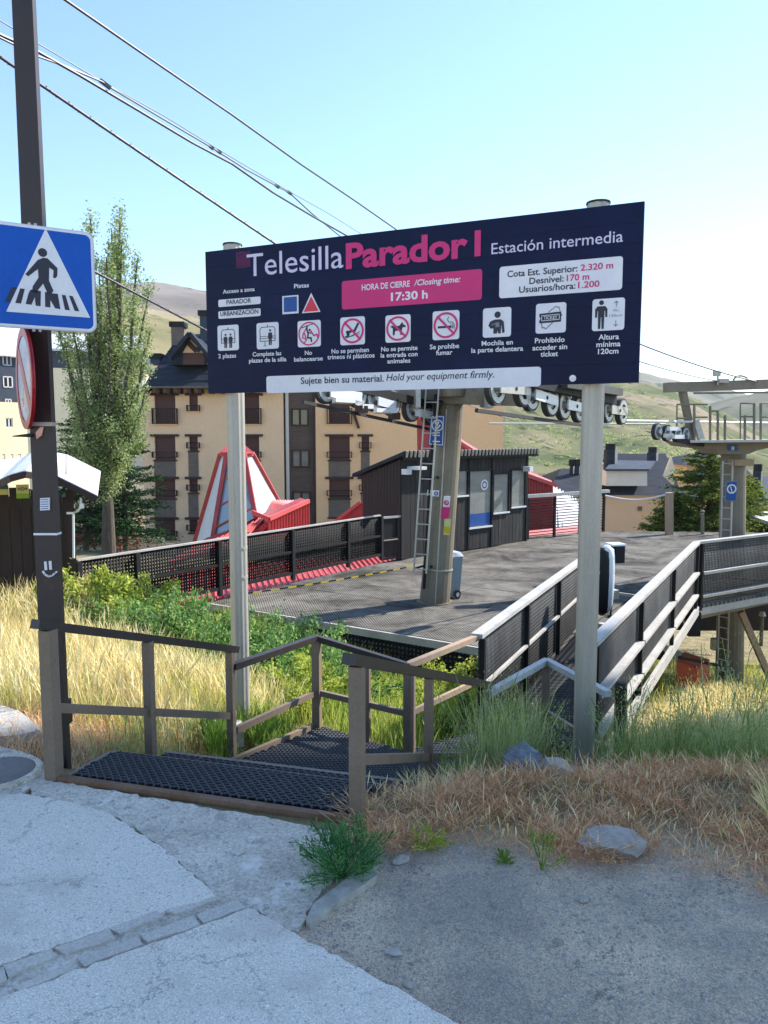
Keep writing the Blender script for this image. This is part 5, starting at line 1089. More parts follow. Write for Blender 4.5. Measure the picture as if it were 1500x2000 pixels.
# mono pitch roof with sheet edge
zr = H1 + .04; sl = .45 / 1.43
P0 = CA - CU * .12 - CN * .25; P1 = CB + CU * .25 - CN * .25; 
def rz_(d): return CA.z + zr - sl * d
mb = MB(); q = [P0, P1, P1 + CN * (CDp + .55), P0 + CN * (CDp + .55)]; zz = [rz_(-.25), rz_(-.25), rz_(CDp + .3), rz_(CDp + .3)]
mb.prism([Vector((p.x, p.y, z)) for p, z in zip(q, zz)], (0, 0, .09)); rf = part('roof', mb, M['slate'], T)
nt_ = 38
for k in range(nt_):
    a = P0.lerp(P1, (k + .5) / nt_); mb = MB(); mb.cyl(Vector((a.x, a.y, rz_(-.25) + .09)) - CN * .03, Vector((a.x, a.y, rz_(.2) + .075)), .034, .03, 8); part('roof_tile', mb, M['alu'], rf)
mb = MB(); mb.bar(Vector((*(P0 + CN * .02)[:2], rz_(-.23) - .05)), Vector((*(P1 + CN * .02)[:2], rz_(-.23) - .05)), .03, .16); part('fascia', mb, M['black_paint'], T)
u, v = FC.uv(800, 915); mb = MB(); FC.box(mb, u - .12, v - .02, u + .16, v + .06, .03, .45); FC.box(mb, u - .3, v - .14, u - .1, v + .0, .02, .18); part('floodlight', mb, M['white_plastic'], T)
u, v = FC.uv(1021, 915); mb = MB(); FC.box(mb, u - .06, v - .08, u + .1, v + .06, .05, .3); part('floodlight', mb, M['white_plastic'], T)

# ---------------------------------------------------------------- red skylight hall beyond the fence
T = thing('skylight_hall', (-4, 27, -5), 'red metal roof with a glazed truncated tower skylight behind the deck fence', 'building')
Yc = 27.0
cap = [A(425, 886, Yc - .9), A(498, 886, Yc - .9), A(485, 884, Yc + 1.2), A(440, 884, Yc + 1.2)]; ap = A(447, 868, Yc)
mb = MB(); mb.add([*cap, A(446, 867, Yc), A(476, 867, Yc)], [(0, 1, 5, 4), (1, 2, 5), (2, 3, 4, 5), (3, 0, 4), (0, 3, 2, 1)]); part('cap_roof', mb, M['red_metal'], T)
tl, tm_, tr_ = A(431, 887, Yc - .6), A(443, 887, Yc - .9), A(494, 886, Yc - .3); tmr = A(478, 887, Yc - .9)
bl, bm_, bmr, br_ = A(380, 1062, Yc + .2), A(415, 1056, Yc - 1.6), A(500, 1010, Yc - 2.4), A(548, 985, Yc + .6)
mb = MB(); mb.add([tl, tm_, bm_, bl], [(0, 3, 2, 1)]); mb.add([tl + Vector((.03, .25, 0)), tm_ + Vector((.03, .25, 0)), bm_ + Vector((.03, .25, 0)), bl + Vector((.03, .25, 0))], [(0, 1, 2, 3)]); part('glazing', mb, M['roof_white'], T)
mb = MB(); mb.prism([tm_, bm_, bmr, tmr][::-1], (0, .2, 0)); part('glazing', mb, M['glass_sky'], T)
mb = MB(); mb.prism([tmr, bmr, br_, tr_][::-1], (-.05, .25, 0)); part('side_panel', mb, M['roof_white'], T)
for a, b in ((tl, bl), (tm_, bm_), (tmr, bmr), (tr_, br_), (tl, tm_), (tm_, tmr), (tmr, tr_)):
    mb = MB(); mb.bar(a - Vector((0, .06, 0)), b - Vector((0, .06, 0)), .14, .14, up=(0, 1, 0)); part('frame_bar', mb, M['red_metal'], T)
for s in (.3, .6, .85):
    mb = MB(); mb.bar(tm_.lerp(bm_, s) - Vector((0, .05, 0)), tmr.lerp(bmr, s) - Vector((0, .05, 0)), .05, .05); part('glazing_bar', mb, M['red_metal'], T)
def seam_roof(T, P, nseam, mat='red_metal', th=.08, seam=.045, name='roof_panel'):
    """P: quad eave-left, eave-right, top-right, top-left; standing seams run up the slope"""
    P = [Vector(p) for p in P]; nn = (P[1] - P[0]).cross(P[3] - P[0]).normalized(); nn = nn if nn.z > 0 else -nn
    mb = MB(); mb.prism(P, -nn * th); o = part(name, mb, M[mat], T)
    for k in range(nseam + 1):
        s = k / nseam; mb = MB(); mb.bar(P[0].lerp(P[1], s) + nn * .03, P[3].lerp(P[2], s) + nn * .03, seam, .06, up=nn); part('seam', mb, M['red_pale' if mat == 'red_metal' else mat], o)
    return o
seam_roof(T, [A(478, 1060, 23.5), A(533, 1014, 23.5), A(600, 980, 25.5), A(530, 978, 27)], 14)
seam_roof(T, [A(330, 1100, 22), A(470, 1058, 22.2), A(520, 1012, 24.6), A(408, 1052, 25.4)], 14)
mb = MB(); P = [A(526, 1013, 23.2), A(603, 978, 25.0), A(604, 1040, 25.0), A(527, 1060, 23.2)]; mb.prism(P, (-.4, 1.2, 0)); w = part('wall', mb, M['red_metal'], T)
for k in range(15):
    s = k / 14; mb = MB(); mb.bar(P[0].lerp(P[1], s) - Vector((0, .03, .04)), P[3].lerp(P[2], s) - Vector((0, .03, 0)), .035, .05); part('rib', mb, M['red_pale'], w)
mb = MB(); mb.bar(P[0] - Vector((0, .08, 0)), P[1] - Vector((0, .08, 0)), .12, .12); mb.bar(A(492, 1000, 23.1), P[0] - Vector((0, .08, 0)), .12, .12); part('ridge_trim', mb, M['red_pale'], T)
seam_roof(T, [A(330, 1180, 17.6), A(800, 1125, 20.4), A(760, 1085, 24.5), A(330, 1110, 22.0)], 40)
# red gables seen over the cabin
T = thing('red_gable_roof', A(690, 1010, 27), 'small red seamed gable end between the lattice fence and the cabin side', 'building')
mb = MB(); P = [A(650, 1025, 26), A(714, 1015, 26), A(714, 976, 26), A(703, 980, 26)]; mb.prism(P, (.5, 2.5, 0)); part('wall', mb, M['red_metal'], T)
mb = MB(); mb.bar(A(650, 1022, 25.9), A(704, 980, 25.9), .1, .1); part('trim', mb, M['red_pale'], T)
T = thing('red_gable_roof', A(880, 890, 34), 'large red sloping gable rising behind the cabin and the tower', 'building')
mb = MB(); P = [A(814, 812, 34), A(816, 935, 34), A(962, 935, 34), A(960, 896, 34), A(930, 885, 34)]; mb.prism(P, (.6, 3, 0)); w = part('wall', mb, M['red_metal'], T)
for k in range(9):
    x = 818 + 15 * k; mb = MB(); mb.bar(A(x, 815 + (x - 814) * .62, 33.97), A(x, 930, 33.97), .04, .05); part('rib', mb, M['red_metal'], w)
mb = MB(); mb.bar(A(812, 810, 33.9), A(945, 893, 33.9), .1, .12); part('trim', mb, M['red_pale'], T)
T = thing('red_shed', A(1030, 1050, 25.5), 'bright red ribbed shed right of the cabin behind the rod fence', 'shed')
P = [A(1026, 925, 25.3), A(1080, 948, 25.3), A(1080, 1052, 25.3), A(1026, 1052, 25.3)]; mb = MB(); mb.prism(P, (.5, 2.5, 0)); w = part('wall', mb, M['red_metal'], T)
mb = MB(); mb.bar(P[0] - Vector((.1, .1, 0)), P[1] + Vector((.1, -.1, 0)), .18, .12); part('trim', mb, M['red_pale'], T)
for k in range(10):
    s = (k + .5) / 10; mb = MB(); mb.bar(P[0].lerp(P[1], s) - Vector((0, .03, .1)), P[3].lerp(P[2], s) - Vector((0, .03, 0)), .03, .05); part('rib', mb, M['red_metal'], w)
seam_roof(T, [A(1085, 1052, 24.6), A(1165, 1046, 25.2), A(1140, 985, 28), A(1080, 950, 27)], 10, mat='roof_white')
mb = MB(); mb.prism([A(1030, 1053, 23.6), A(1130, 1042, 24.8), A(1130, 1030, 25.2), A(1030, 1040, 24)], (0, 0, .05)); part('plinth', mb, M['red_pale'], T)

# ---------------------------------------------------------------- facades with real openings
def wall_holes(face, rect, holes, d, mat, T, name='wall', reveal=.22):
    """outer rectangle minus holes, with reveals going back"""
    u0, v0, u1, v1 = rect; us = sorted({u0, u1, *[h[0] for h in holes], *[h[2] for h in holes]}); vs_ = sorted({v0, v1, *[h[1] for h in holes], *[h[3] for h in holes]})
    us = [u for u in us if u0 <= u <= u1]; vs_ = [v for v in vs_ if v0 <= v <= v1]; mb = MB()
    for i in range(len(us) - 1):
        for j in range(len(vs_) - 1):
            cu, cv = (us[i] + us[i + 1]) / 2, (vs_[j] + vs_[j + 1]) / 2
            if any(h[0] < cu < h[2] and h[1] < cv < h[3] for h in holes): continue
            mb.add([face.pt(us[i], vs_[j], d), face.pt(us[i + 1], vs_[j], d), face.pt(us[i + 1], vs_[j + 1], d), face.pt(us[i], vs_[j + 1], d)], [(0, 1, 2, 3)])
    for a, b, c, e in holes:
        for (p, q) in (((a, b), (a, e)), ((c, b), (c, e)), ((a, b), (c, b)), ((a, e), (c, e))):
            mb.add([face.pt(*p, d), face.pt(*q, d), face.pt(*q, d - reveal), face.pt(*p, d - reveal)], [(0, 1, 2, 3)])
    return part(name, mb, mat, T)
FB = Face(A(285, 760, 50), (1, 0))
ob = thing('apartment_building', A(285, 1060, 50), 'peach and orange apartment block with brown shutters and slate roof', 'building')
def fp(x0, y0, x1, y1): a = FB.uv(x0, y1); b = FB.uv(x1, y0); return (a[0], a[1], b[0], b[1])
lw = [('big', x0, x1) for x0, x1 in ((303, 342), (473, 506))] + [('slim', 370, 386)]
rw = [('big', 643, 683), ('slim', 706, 721)]
rows = {'big': [(772, 828), (852, 898), (935, 973), (1014, 1052)], 'slim': [(772, 803), (852, 880), (935, 962), (1014, 1040)]}
holesL, holesR, opens = [], [], []
for lst, hs in ((lw, holesL), (rw, holesR)):
    for k, x0, x1 in lst:
        for r_, (y0, y1) in enumerate(rows[k]):
            if r_ == 3 and x0 > 600: continue
            h = fp(x0, y0, x1, y1); hs.append(h); opens.append((h, k, r_, x0, x1, y0, y1))
stair_w = [(570, 800, 599, 829), (571, 881, 601, 911), (573, 963, 603, 985)]
holesS = [fp(*s) for s in stair_w]
base_y = 1062
wall_holes(FB, fp(285, 756, 553, base_y), holesL, 0, M['peach'], ob)
wall_holes(FB, fp(615, 700, 985, base_y + 10), holesR, .02, M['orange'], ob)
wall_holes(FB, fp(565, 740, 613, base_y), holesS, -.25, M['brown_panel'], ob, 'clad_bay')
mb = MB(); FB.box(mb, *fp(613, 740, 615.5, base_y), -.4, .03); part('bay_edge', mb, M['wood_trim'], ob)
mb = MB(); FB.box(mb, *fp(553, 740, 565, base_y), -.6, -.3); part('bay_recess', mb, M['brown_panel'], ob)
mb = MB(); FB.box(mb, *fp(560, 740, 562, base_y), -.3, -.2); part('downpipe', mb, M['white_wall'], ob)
# solid body behind
for x0, x1, y0, m_ in ((285, 553, 756, 'peach'), (615, 985, 700, 'orange')):
    u0, v0, u1, v1 = fp(x0, y0, x1, 1090); mb = MB(); FB.box(mb, u0 + .01, v0, u1 - .01, v1 - .01, -13, -.75); part('body', mb, M[m_], ob)
mb = MB(); u0, v0, u1, v1 = fp(285, 756, 985, 1090); FB.box(mb, u0, v0, u0 + .06, v1, -12.9, -.02); part('side_wall', mb, M['peach'], ob)
for h, k, r_, x0, x1, y0, y1 in opens:
    a, b, c, e = h; mb = MB(); FB.box(mb, a - .25, e - .02, c + .25, e + .13, -.02, .14); lt_ = part('window', mb, M['wood_trim'], ob)
    lt_.name = 'window'
    nsl = max(5, int((e - b) / .16)); mb = MB(); FB.box(mb, a, b, c, e, -.22, -.17); part('shutter', mb, M['shutter'], lt_)
    mb = MB()
    for q in range(nsl): FB.box(mb, a + .02, b + (e - b) * q / nsl + .015, c - .02, b + (e - b) * (q + 1) / nsl - .01, -.17, -.145)
    part('slats', mb, M['shutter'], lt_, kind='stuff')
    mb = MB(); FB.box(mb, a - .1, b - .09, c + .1, b, -.02, .10); part('sill', mb, M['wood_trim' if r_ else 'peach'], lt_)
    mb = MB()   # railing
    hh = (1.0 if (k == 'big' and r_ == 0) else .38); zb_ = b + (0 if r_ == 0 else .15); ex = .14
    FB.box(mb, a - ex, zb_ + hh - .04, c + ex, zb_ + hh, .22, .26); FB.box(mb, a - ex, zb_, c + ex, zb_ + .04, .22, .26)
    FB.box(mb, a - ex, zb_, a - ex + .04, zb_ + hh, .0, .26); FB.box(mb, c + ex - .04, zb_, c + ex, zb_ + hh, .0, .26)
    if r_ == 0 and k == 'big':
        nb_ = 11
        for q in range(nb_): FB.box(mb, a - ex + (c - a + 2 * ex) * q / nb_, zb_, a - ex + (c - a + 2 * ex) * q / nb_ + .02, zb_ + hh, .23, .25)
    part('railing', mb, M['black_paint'], lt_)
for k, x0, x1 in lw + rw:
    for (ya, yb) in ((898, 932), (974, 1011)):
        if k == 'slim': ya -= 18 if ya == 898 else 12
        h = fp(x0 - 1, ya + 2, x1 + 1, yb); mb = MB(); FB.box(mb, *h, .0, .045); part('infill_panel', mb, M['infill'], ob)
        h = fp(x0 - 3, yb - 1, x1 + 3, yb + 2); mb = MB(); FB.box(mb, *h, .0, .12); part('lintel', mb, M['wood_trim'], ob)
for h in holesS:
    a, b, c, e = h; mb = MB()
    for q in ((a - .08, b - .08, a, e + .08), (c, b - .08, c + .08, e + .08), (a, e, c, e + .08), (a, b - .08, c, b), ((a + c) / 2 - .05, b, (a + c) / 2 + .05, e)): FB.box(mb, *q, -.36, -.16)
    fr = part('window', mb, M['wood_trim'], ob); mb = MB(); FB.box(mb, a, b, c, e, -.42, -.38); part('pane', mb, M['glass_pale' if b < -3 or b > .2 else 'glass'], fr)
for x in (676, 756, 690):
    mb = MB(); a = A(x, 803 if x < 700 else 812, 49.9); mb.bar(a, a + Vector((.35, 0, -1.1)), .16, .2, up=(0, 1, 0)) if x == 690 else None
    if mb.v: part('beam_end', mb, M['wood_trim'], ob)
mb = MB(); a = A(818, 805, 49.9); mb.bar(a, a + Vector((0, 0, 1.5)), .25, .25, up=(0, 1, 0)); part('beam_end', mb, M['wood_trim'], ob)
# slate roof with hip, brackets, dormer, chimneys
e0, e1_ = A(278, 757, 49.2), A(553, 757, 49.2); r0, r1 = A(350, 655, 54), A(553, 640, 54)
mb = MB(); bk0, bk1 = A(278, 757, 49.2) + Vector((0, 13, 0)), e1_ + Vector((0, 13, 0)); r0b = r0 + Vector((0, 3, 0)); r1b = r1 + Vector((0, 3, 0))
mb.add([e0, e1_, r1, r0, bk0, bk1, r0b, r1b], [(0, 1, 2, 3), (0, 3, 6, 4), (4, 6, 7, 5), (3, 2, 7, 6), (1, 5, 7, 2), (0, 4, 5, 1)]); rf = part('roof', mb, M['slate'], ob)
for k in range(9):
    s = k / 9; a = e0.lerp(r0, s); b = e1_.lerp(r1, s); mb = MB(); mb.bar(a + Vector((0, -.03, .03)), b + Vector((0, -.03, .03)), .05, .05); part('slate_course', mb, M['slate'], rf)
mb = MB(); mb.bar(e0 + Vector((0, -.06, .02)), e1_ + Vector((0, -.06, .02)), .12, .1); part('gutter', mb, M['infill'], rf)
for k in range(11):
    x = 291 + 20.3 * k; mb = MB(); p = A(x, 764, 49.6); mb.frame(p, (.11, 0, 0), (0, .42, 0), (0, 0, .16)); part('eave_bracket', mb, M['wood_trim'], ob)
mb = MB(); P = [A(333, 712, 49.4), A(405, 712, 49.4), A(405, 688, 49.4), A(372, 652, 49.4), A(340, 683, 49.4)]
mb.prism(P, (0, 5, 0)); dm = part('dormer', mb, M['slate'], ob)
mb = MB(); mb.prism([A(357, 712, 49.36), A(398, 712, 49.36), A(401, 700, 49.36), A(396, 689, 49.36), A(358, 689, 49.36)], (0, .04, 0)); part('opening', mb, M['shutter'], dm)
mb = MB(); mb.prism([A(357, 689, 49.34), A(397, 689, 49.34), A(372, 662, 49.34)], (0, .05, 0)); part('gable', mb, M['peach'], dm)
mb = MB(); mb.bar(A(366, 668, 49.28), A(384, 686, 49.28), .06, .3, up=(0, 0, 1)); mb.bar(A(384, 686, 49.27), A(389, 680, 49.27), .06, .3, up=(0, 0, 1)); part('cross_timber', mb, M['wood_trim'], dm)
for a, b in (((334, 700), (373, 652)), ((373, 652), (412, 700))):
    mb = MB(); mb.bar(A(*a, 49.1), A(*b, 49.1), 1.0, .22); part('barge_board', mb, M['slate'], dm)
for x0, x1, y0, y1 in ((336, 357, 628, 700), (392, 416, 606, 690), (294, 312, 690, 712)):
    mb = MB(); a, b = A(x0, y1, 53), A(x1, y0, 53); mb.box(((a.x + b.x) / 2, 53.4, (a.z + b.z) / 2), (b.x - a.x, .9, b.z - a.z)); ch = part('chimney', mb, M['greymans' if x0 != 336 else 'infill'], ob)
    mb = MB(); mb.box(((a.x + b.x) / 2, 53.4, b.z - .18), (b.x - a.x + .22, 1.1, .34)); part('chimney_cap', mb, M['black_paint'], ch)
# low walls and railings in front
T = thing('retaining_wall', A(236, 1070, 44), 'low peach rendered retaining wall at the foot of the apartment block', 'wall')
mb = MB(); mb.prism([A(232, 1044, 44), A(316, 1052, 44), A(318, 1062, 44), A(338, 1064, 44), A(338, 1120, 44), A(232, 1120, 44)], (0, .5, 0)); part('wall', mb, M['peach'], T)
T = thing('yard_railing', A(210, 1080, 41), 'thin red yard railing below the poplar trunk', 'railing')
for x in (209, 235, 268):
    mb = MB(); p = A(x, 1078, 41); mb.cyl(p, A(x, 1052, 41), .06, .06, 6); part('post', mb, M['sign_red'], T)
for y in (1054, 1064, 1073):
    mb = MB(); mb.cyl(A(209, y, 41), A(268, y, 41), .045, .045, 6); part('rail', mb, M['sign_red'], T)
T = thing('parked_car', A(180, 1062, 46), 'dark red parked car half hidden below the conifers', 'car')
cc = A(182, 1062, 46); mb = MB()
prof = [(-2, .35), (-1.95, .75), (-1.1, .9), (-.5, 1.35), (.8, 1.38), (1.5, .95), (2.05, .8), (2.05, .35)]
mb.prism([cc + Vector((x, -.8, z - .3)) for x, z in prof][::-1], (0, 1.6, 0)); part('body', mb, M['sign_red'], T)
for x in (-1.2, 1.25):
    mb = MB(); mb.cyl(cc + Vector((x, -.84, .02)), cc + Vector((x, -.6, .02)), .32, .32, 14); part('wheel', mb, M['tyre'], T)
mb = MB(); mb.prism([cc + Vector((x, -.815, z - .3)) for x, z in ((-.95, .93), (-.45, 1.28), (.75, 1.3), (1.25, .95))][::-1], (0, .02, 0)); part('side_glass', mb, M['glass'], T)

# white building with timber balconies behind the tower
T = thing('white_building', A(900, 900, 62), 'white rendered building with pinkish timber balconies right of the lift tower', 'building')
FW = Face(A(900, 850, 62), (1, 0)); fw = lambda x0, y0, x1, y1: (FW.uv(x0, y1)[0], FW.uv(x0, y1)[1], FW.uv(x1, y0)[0], FW.uv(x1, y0)[1])
mb = MB(); FW.box(mb, *fw(820, 700, 953, 930), -9, 0); part('wall', mb, M['white_wall'], T)
for y0, y1 in ((797, 813), (848, 874)):
    mb = MB(); FW.box(mb, *fw(905, y0, 932, y1), .0, .04); part('shutter', mb, M['shutter'] if y0 < 800 else M['wood_trim'], T)
    mb = MB(); a = A(932, y0 - 6, 60.6); b = A(981, y0 - 10, 61.5); hgt = (y1 - y0 + 8) / F * 61
    bal = part('balcony', MB().prism([A(932, y1 + 3, 60.4), A(981, y1 - 1, 61.0), A(981, y1 - 3, 61.0), A(932, y1 + 1, 60.4)], (0, 1.4, 0)), M['white_wall'], T)
    for k in range(24):
        s = (k + .5) / 24; p = a.lerp(b, s) - Vector((0, .2, 0)); mb = MB(); mb.frame(p - Vector((0, 0, hgt / 2)), (.033 * 1.0, 0, 0), (0, .03, 0), (0, 0, hgt / 2)); part('board', mb, M['wood_balcony'], bal)
for y in (829, 790):
    mb = MB(); FW.box(mb, *fw(900, y, 953, y + 2.5), 0, .15); part('string_course', mb, M['white_print'], T)

# left cream blocks
Pf = Vector((-43.6, 95, 0)); FL = Face(Pf, (.6, .8)); 
def fl(x0, y0, x1, y1): a = FL.uv(x0, (y1)); b = FL.uv(x1, y0); c = FL.uv(x0, y0); d_ = FL.uv(x1, y1); return (a[0], (a[1] + d_[1]) / 2, b[0], (b[1] + c[1]) / 2)
T = thing('cream_building', FL.pt(0, -8), 'cream rendered block with small white windows at the far left', 'building')
vE = FL.uv(30, 786)[1]; vR = FL.uv(30, 698)[1]; vB = FL.uv(30, 960)[1] - 2
hs = []
wl = [(7, 735, 25, 757), (11, 779, 23, 794), (11, 816, 25, 835), (6, 688, 22, 714)]
wl2 = [(5, 887, 10, 897), (21, 887, 26, 897), (36, 887, 41, 897), (51, 887, 56, 897)]
hs = [fl(*w) for w in wl + wl2]
wall_holes(FL, (-16, vB, 1.2, vE), [h for h in hs if h[3] < vE], 0, M['cream'], T)
wall_holes(FL, (-16, vE, 1.2, vR), [h for h in hs if h[1] > vE and h[3] < vR], -.1, M['greymans'], T, 'mansard')
for h in hs:
    a, b, c, e = h; mb = MB(); 
    for q in ((a, b, a + .12, e), (c - .12, b, c, e), ((a + c) / 2 - .07, b, (a + c) / 2 + .07, e), (a, b, c, b + .12), (a, e - .12, c, e)): FL.box(mb, *q, -.16, -.04)
    fr = part('window', mb, M['white_print'], T); mb = MB(); FL.box(mb, a, b, c, e, -.24, -.2); part('pane', mb, M['glass'], fr)
mb = MB(); P = [FL.pt(-17, vR, .5), FL.pt(1.8, vR, .5), FL.pt(1.0, vR + 5.5, -5), FL.pt(-17, vR + 6.5, -6)]; mb.prism(P, (0, 0, .15)); part('roof', mb, M['roof_white'], T)
mb = MB(); mb.box(FL.pt(-5.2, vR + 6.5, -5), (1.4, 1.4, 3.2)); part('chimney', mb, M['cream'], T)
T = thing('cream_building', A(95, 900, 85), 'pale cream block behind the poplar with blue grey top storey', 'building')
FM = Face(A(95, 800, 85), (1, .25)); fm = lambda x0, y0, x1, y1: (FM.uv(x0, y1)[0], FM.uv(x0, y1)[1], FM.uv(x1, y0)[0], FM.uv(x1, y0)[1])
mb = MB(); FM.box(mb, *fm(60, 722, 285, 990), -9, 0); part('wall', mb, M['cream'], T)
mb = MB(); FM.box(mb, *fm(60, 688, 286, 722), -9, -.15); part('top_storey', mb, M['greymans'], T)
a = [A(62, 684, 84), A(288, 690, 88), A(270, 660, 96), A(104, 656, 92)]; mb = MB(); mb.prism(a, (0, 0, .25)); part('roof', mb, M['roof_white'], T)
for x0, y0 in ((146, 740), (196, 740), (240, 742), (150, 690), (205, 694)):
    mb = MB(); FM.box(mb, *fm(x0, y0, x0 + 10, y0 + 19), -.02, .05); fr = part('window', mb, M['white_print'], T); mb = MB(); FM.box(mb, *fm(x0 + 2, y0 + 2, x0 + 8, y0 + 17), .05, .06); part('pane', mb, M['glass'], fr)
T = thing('low_building', A(255, 900, 66), 'white walled low block with pale roof squeezed between poplar and apartments', 'building')
mb = MB(); mb.prism([A(205, 810, 64), A(292, 790, 64), A(292, 748, 72), A(235, 744, 72)], (0, 0, .2)); part('roof', mb, M['roof_white'], T)
mb = MB(); a, b = A(212, 930, 65), A(290, 803, 65); mb.box(((a.x + b.x) / 2, 68, (a.z + b.z) / 2), (b.x - a.x, 6, b.z - a.z)); part('wall', mb, M['white_wall'], T)

# right hand village
def block(label, x0, x1, ytop, yeave, ybase, Y, depth, wall, gx=None, name='house', roof='slate', extra=None):
    T = thing(name, A((x0 + x1) / 2, ybase, Y), label, 'house')
    a, b = A(x0, ybase, Y), A(x1, yeave, Y); mb = MB(); mb.box(((a.x + b.x) / 2, Y + depth / 2, (a.z + b.z) / 2), (b.x - a.x, depth, b.z - a.z)); part('wall', mb, M[wall], T)
    g = gx or ((x0 + x1) / 2 - (x1 - x0) * .3, (x0 + x1) / 2 + (x1 - x0) * .4)
    e = [A(x0, yeave, Y) + Vector((-.4, -.5, 0)), A(x1, yeave, Y) + Vector((.4, -.5, 0)), A(x1, yeave, Y) + Vector((.4, depth + .5, 0)), A(x0, yeave, Y) + Vector((-.4, depth + .5, 0))]
    r = [A(g[0], ytop, Y + depth * .45), A(g[1], ytop, Y + depth * .45)]
    mb = MB(); mb.add(e + r, [(0, 1, 5, 4), (1, 2, 5), (2, 3, 4, 5), (3, 0, 4), (0, 3, 2, 1)]); part('roof', mb, M[roof], T)
    return T
def chimney(T, x0, x1, y0, y1, Y, mat='slate', cap='white_wall'):
    a, b = A(x0, y1, Y), A(x1, y0, Y); mb = MB(); mb.box(((a.x + b.x) / 2, Y, (a.z + b.z) / 2), (b.x - a.x, b.x - a.x, b.z - a.z)); c = part('chimney', mb, M[mat], T)
    mb = MB()
    for s in (-1, 0, 1): mb.cyl(((a.x + b.x) / 2 + s * (b.x - a.x) * .3, Y, b.z), ((a.x + b.x) / 2 + s * (b.x - a.x) * .3, Y, b.z + .45), .16, .16, 8)
    part('chimney_pot', mb, M['black_paint'], c)
    mb = MB(); mb.box(((a.x + b.x) / 2 + (b.x - a.x) * .45, Y, (a.z + b.z) / 2), ((b.x - a.x) * .25, (b.x - a.x) * 1.02, (b.z - a.z) * .98)); part('chimney_face', mb, M[cap], c)
T = block('peach walled house with big dark slate roof and wide pale dormer', 1174, 1318, 886, 966, 1045, 58, 12, 'peach', gx=(1200, 1300))
mb = MB(); mb.prism([A(1184, 949, 57.0), A(1264, 949, 57.0), A(1264, 920, 57.0), A(1184, 920, 57.0)], (0, 6, 0)); dm = part('dormer', mb, M['white_wall'], T)
mb = MB(); mb.prism([A(1182, 920, 56.7), A(1268, 920, 56.7), A(1280, 904, 60), A(1196, 902, 60)], (0, 0, .15)); part('dormer_roof', mb, M['greymans'], dm)
mb = MB(); mb.prism([A(1298, 930, 57.5), A(1316, 948, 57.5), A(1318, 918, 57.5), A(1312, 893, 57.5)], (0, .4, 0)); part('gable', mb, M['cream'], T)
chimney(T, 1181, 1202, 878, 918, 59); chimney(T, 1266, 1282, 884, 900, 62)
mb = MB(); a = A(1250, 993, 57.9); mb.box(a, (.3, .1, .3)); b_ = part('vent', mb, M['infill'], T)
mb = MB(); mb.prism([A(1020 + 155, 905, 60), A(1188, 905, 60), A(1188, 940, 60), A(1175, 940, 60)], (0, 3, 0)); part('side_wall', mb, M['peach'], T)
T = block('dark slate roofed house left of the right sign post behind the red shed', 1076, 1150, 915, 965, 1050, 50, 9, 'white_wall', gx=(1096, 1135)); chimney(T, 1113, 1120, 910, 925, 53); chimney(T, 1123, 1132, 910, 925, 53)
T = block('ochre house with dark roof peeping through the conifer', 1338, 1412, 886, 908, 1010, 70, 9, 'orange', gx=(1352, 1395))
T = block('ochre gabled house behind the second tower column', 1408, 1466, 898, 938, 1010, 64, 9, 'cream', gx=(1425, 1440))
T = block('house with sloping grey roof at the right edge', 1440, 1580, 930, 985, 1030, 48, 12, 'orange', gx=(1470, 1540), roof='greymans'); chimney(T, 1472, 1486, 920, 955, 50)
T = thing('shed', A(1475, 1040, 30), 'dark red timber shed with pale flat roof at the right edge', 'shed')
mb = MB(); mb.prism([A(1462, 1012, 29), A(1560, 1045, 26), A(1560, 1010, 30), A(1490, 1004, 33)], (0, 0, .12)); part('roof', mb, M['roof_white'], T)
mb = MB(); mb.prism([A(1464, 1014, 29.3), A(1560, 1047, 26.4), A(1560, 1120, 26.4), A(1464, 1080, 29.3)], (.3, 3, 0)); part('wall', mb, M['shed_wood'], T)

# ---------------------------------------------------------------- second tower with gantry
T = thing('lift_tower', (7.7, 17.2, -5.9), 'second chairlift tower with catwalk, gantry and ladder behind the ramp on the right', 'lift tower')
b2_ = A(1424, 1378, 17.2); t2_ = A(1433, 880, 17.2)
mb = MB(); mb.cyl(b2_ - Vector((0, 0, .3)), t2_, .31, .26, 20); part('shaft', mb, M['tower'], T)
mb = MB(); mb.cyl(b2_ - Vector((0, 0, .2)), b2_ + Vector((0, 0, .45)), .45, .31, 12); part('foot', mb, M['tower'], T)
mb = MB(); mb.box(b2_ + Vector((.2, -.1, -.25)), (2.6, 2.0, .5), .3); part('footing', mb, M['kerb'], T)
mb = MB(); P = [A(1330, 862, 16.6), A(1530, 862, 16.6), A(1530, 868, 16.6), A(1478, 880, 16.6), A(1462, 887, 16.6), A(1406, 887, 16.6), A(1398, 878, 16.6), A(1345, 872, 16.6)]; mb.prism(P[::-1], (0, 1.0, 0)); part('cross_head', mb, M['tower'], T)
mb = MB(); mb.bar(A(1332, 862, 16.5), A(1540, 860, 16.5), .9, .05); part('catwalk', mb, M['tower_pale'], T)
pl = plate_px(T, [(1422, 869), (1441, 869), (1441, 880), (1422, 880)], 16.58, 'blue_print', 'number_plate')
f6 = Face(A(1431, 875, 16.565), (1, 0)); px_text(f6, '8', (1428, 879), (1434, 879), 7, M['white_print'], pl, d=.002, bold=.01)
mb = MB(); mb.bar(A(1300, 757, 16.4), A(1540, 749, 16.8), .22, .2); part('gantry_beam', mb, M['tower'], T)
mb = MB(); mb.prism([A(1331, 759, 16.4), A(1341, 758, 16.4), A(1354, 826, 16.4), A(1358, 862, 16.4), A(1354, 862, 16.4), A(1344, 822, 16.4)][::-1], (0, .22, 0)); part('gantry_leg', mb, M['tower'], T)
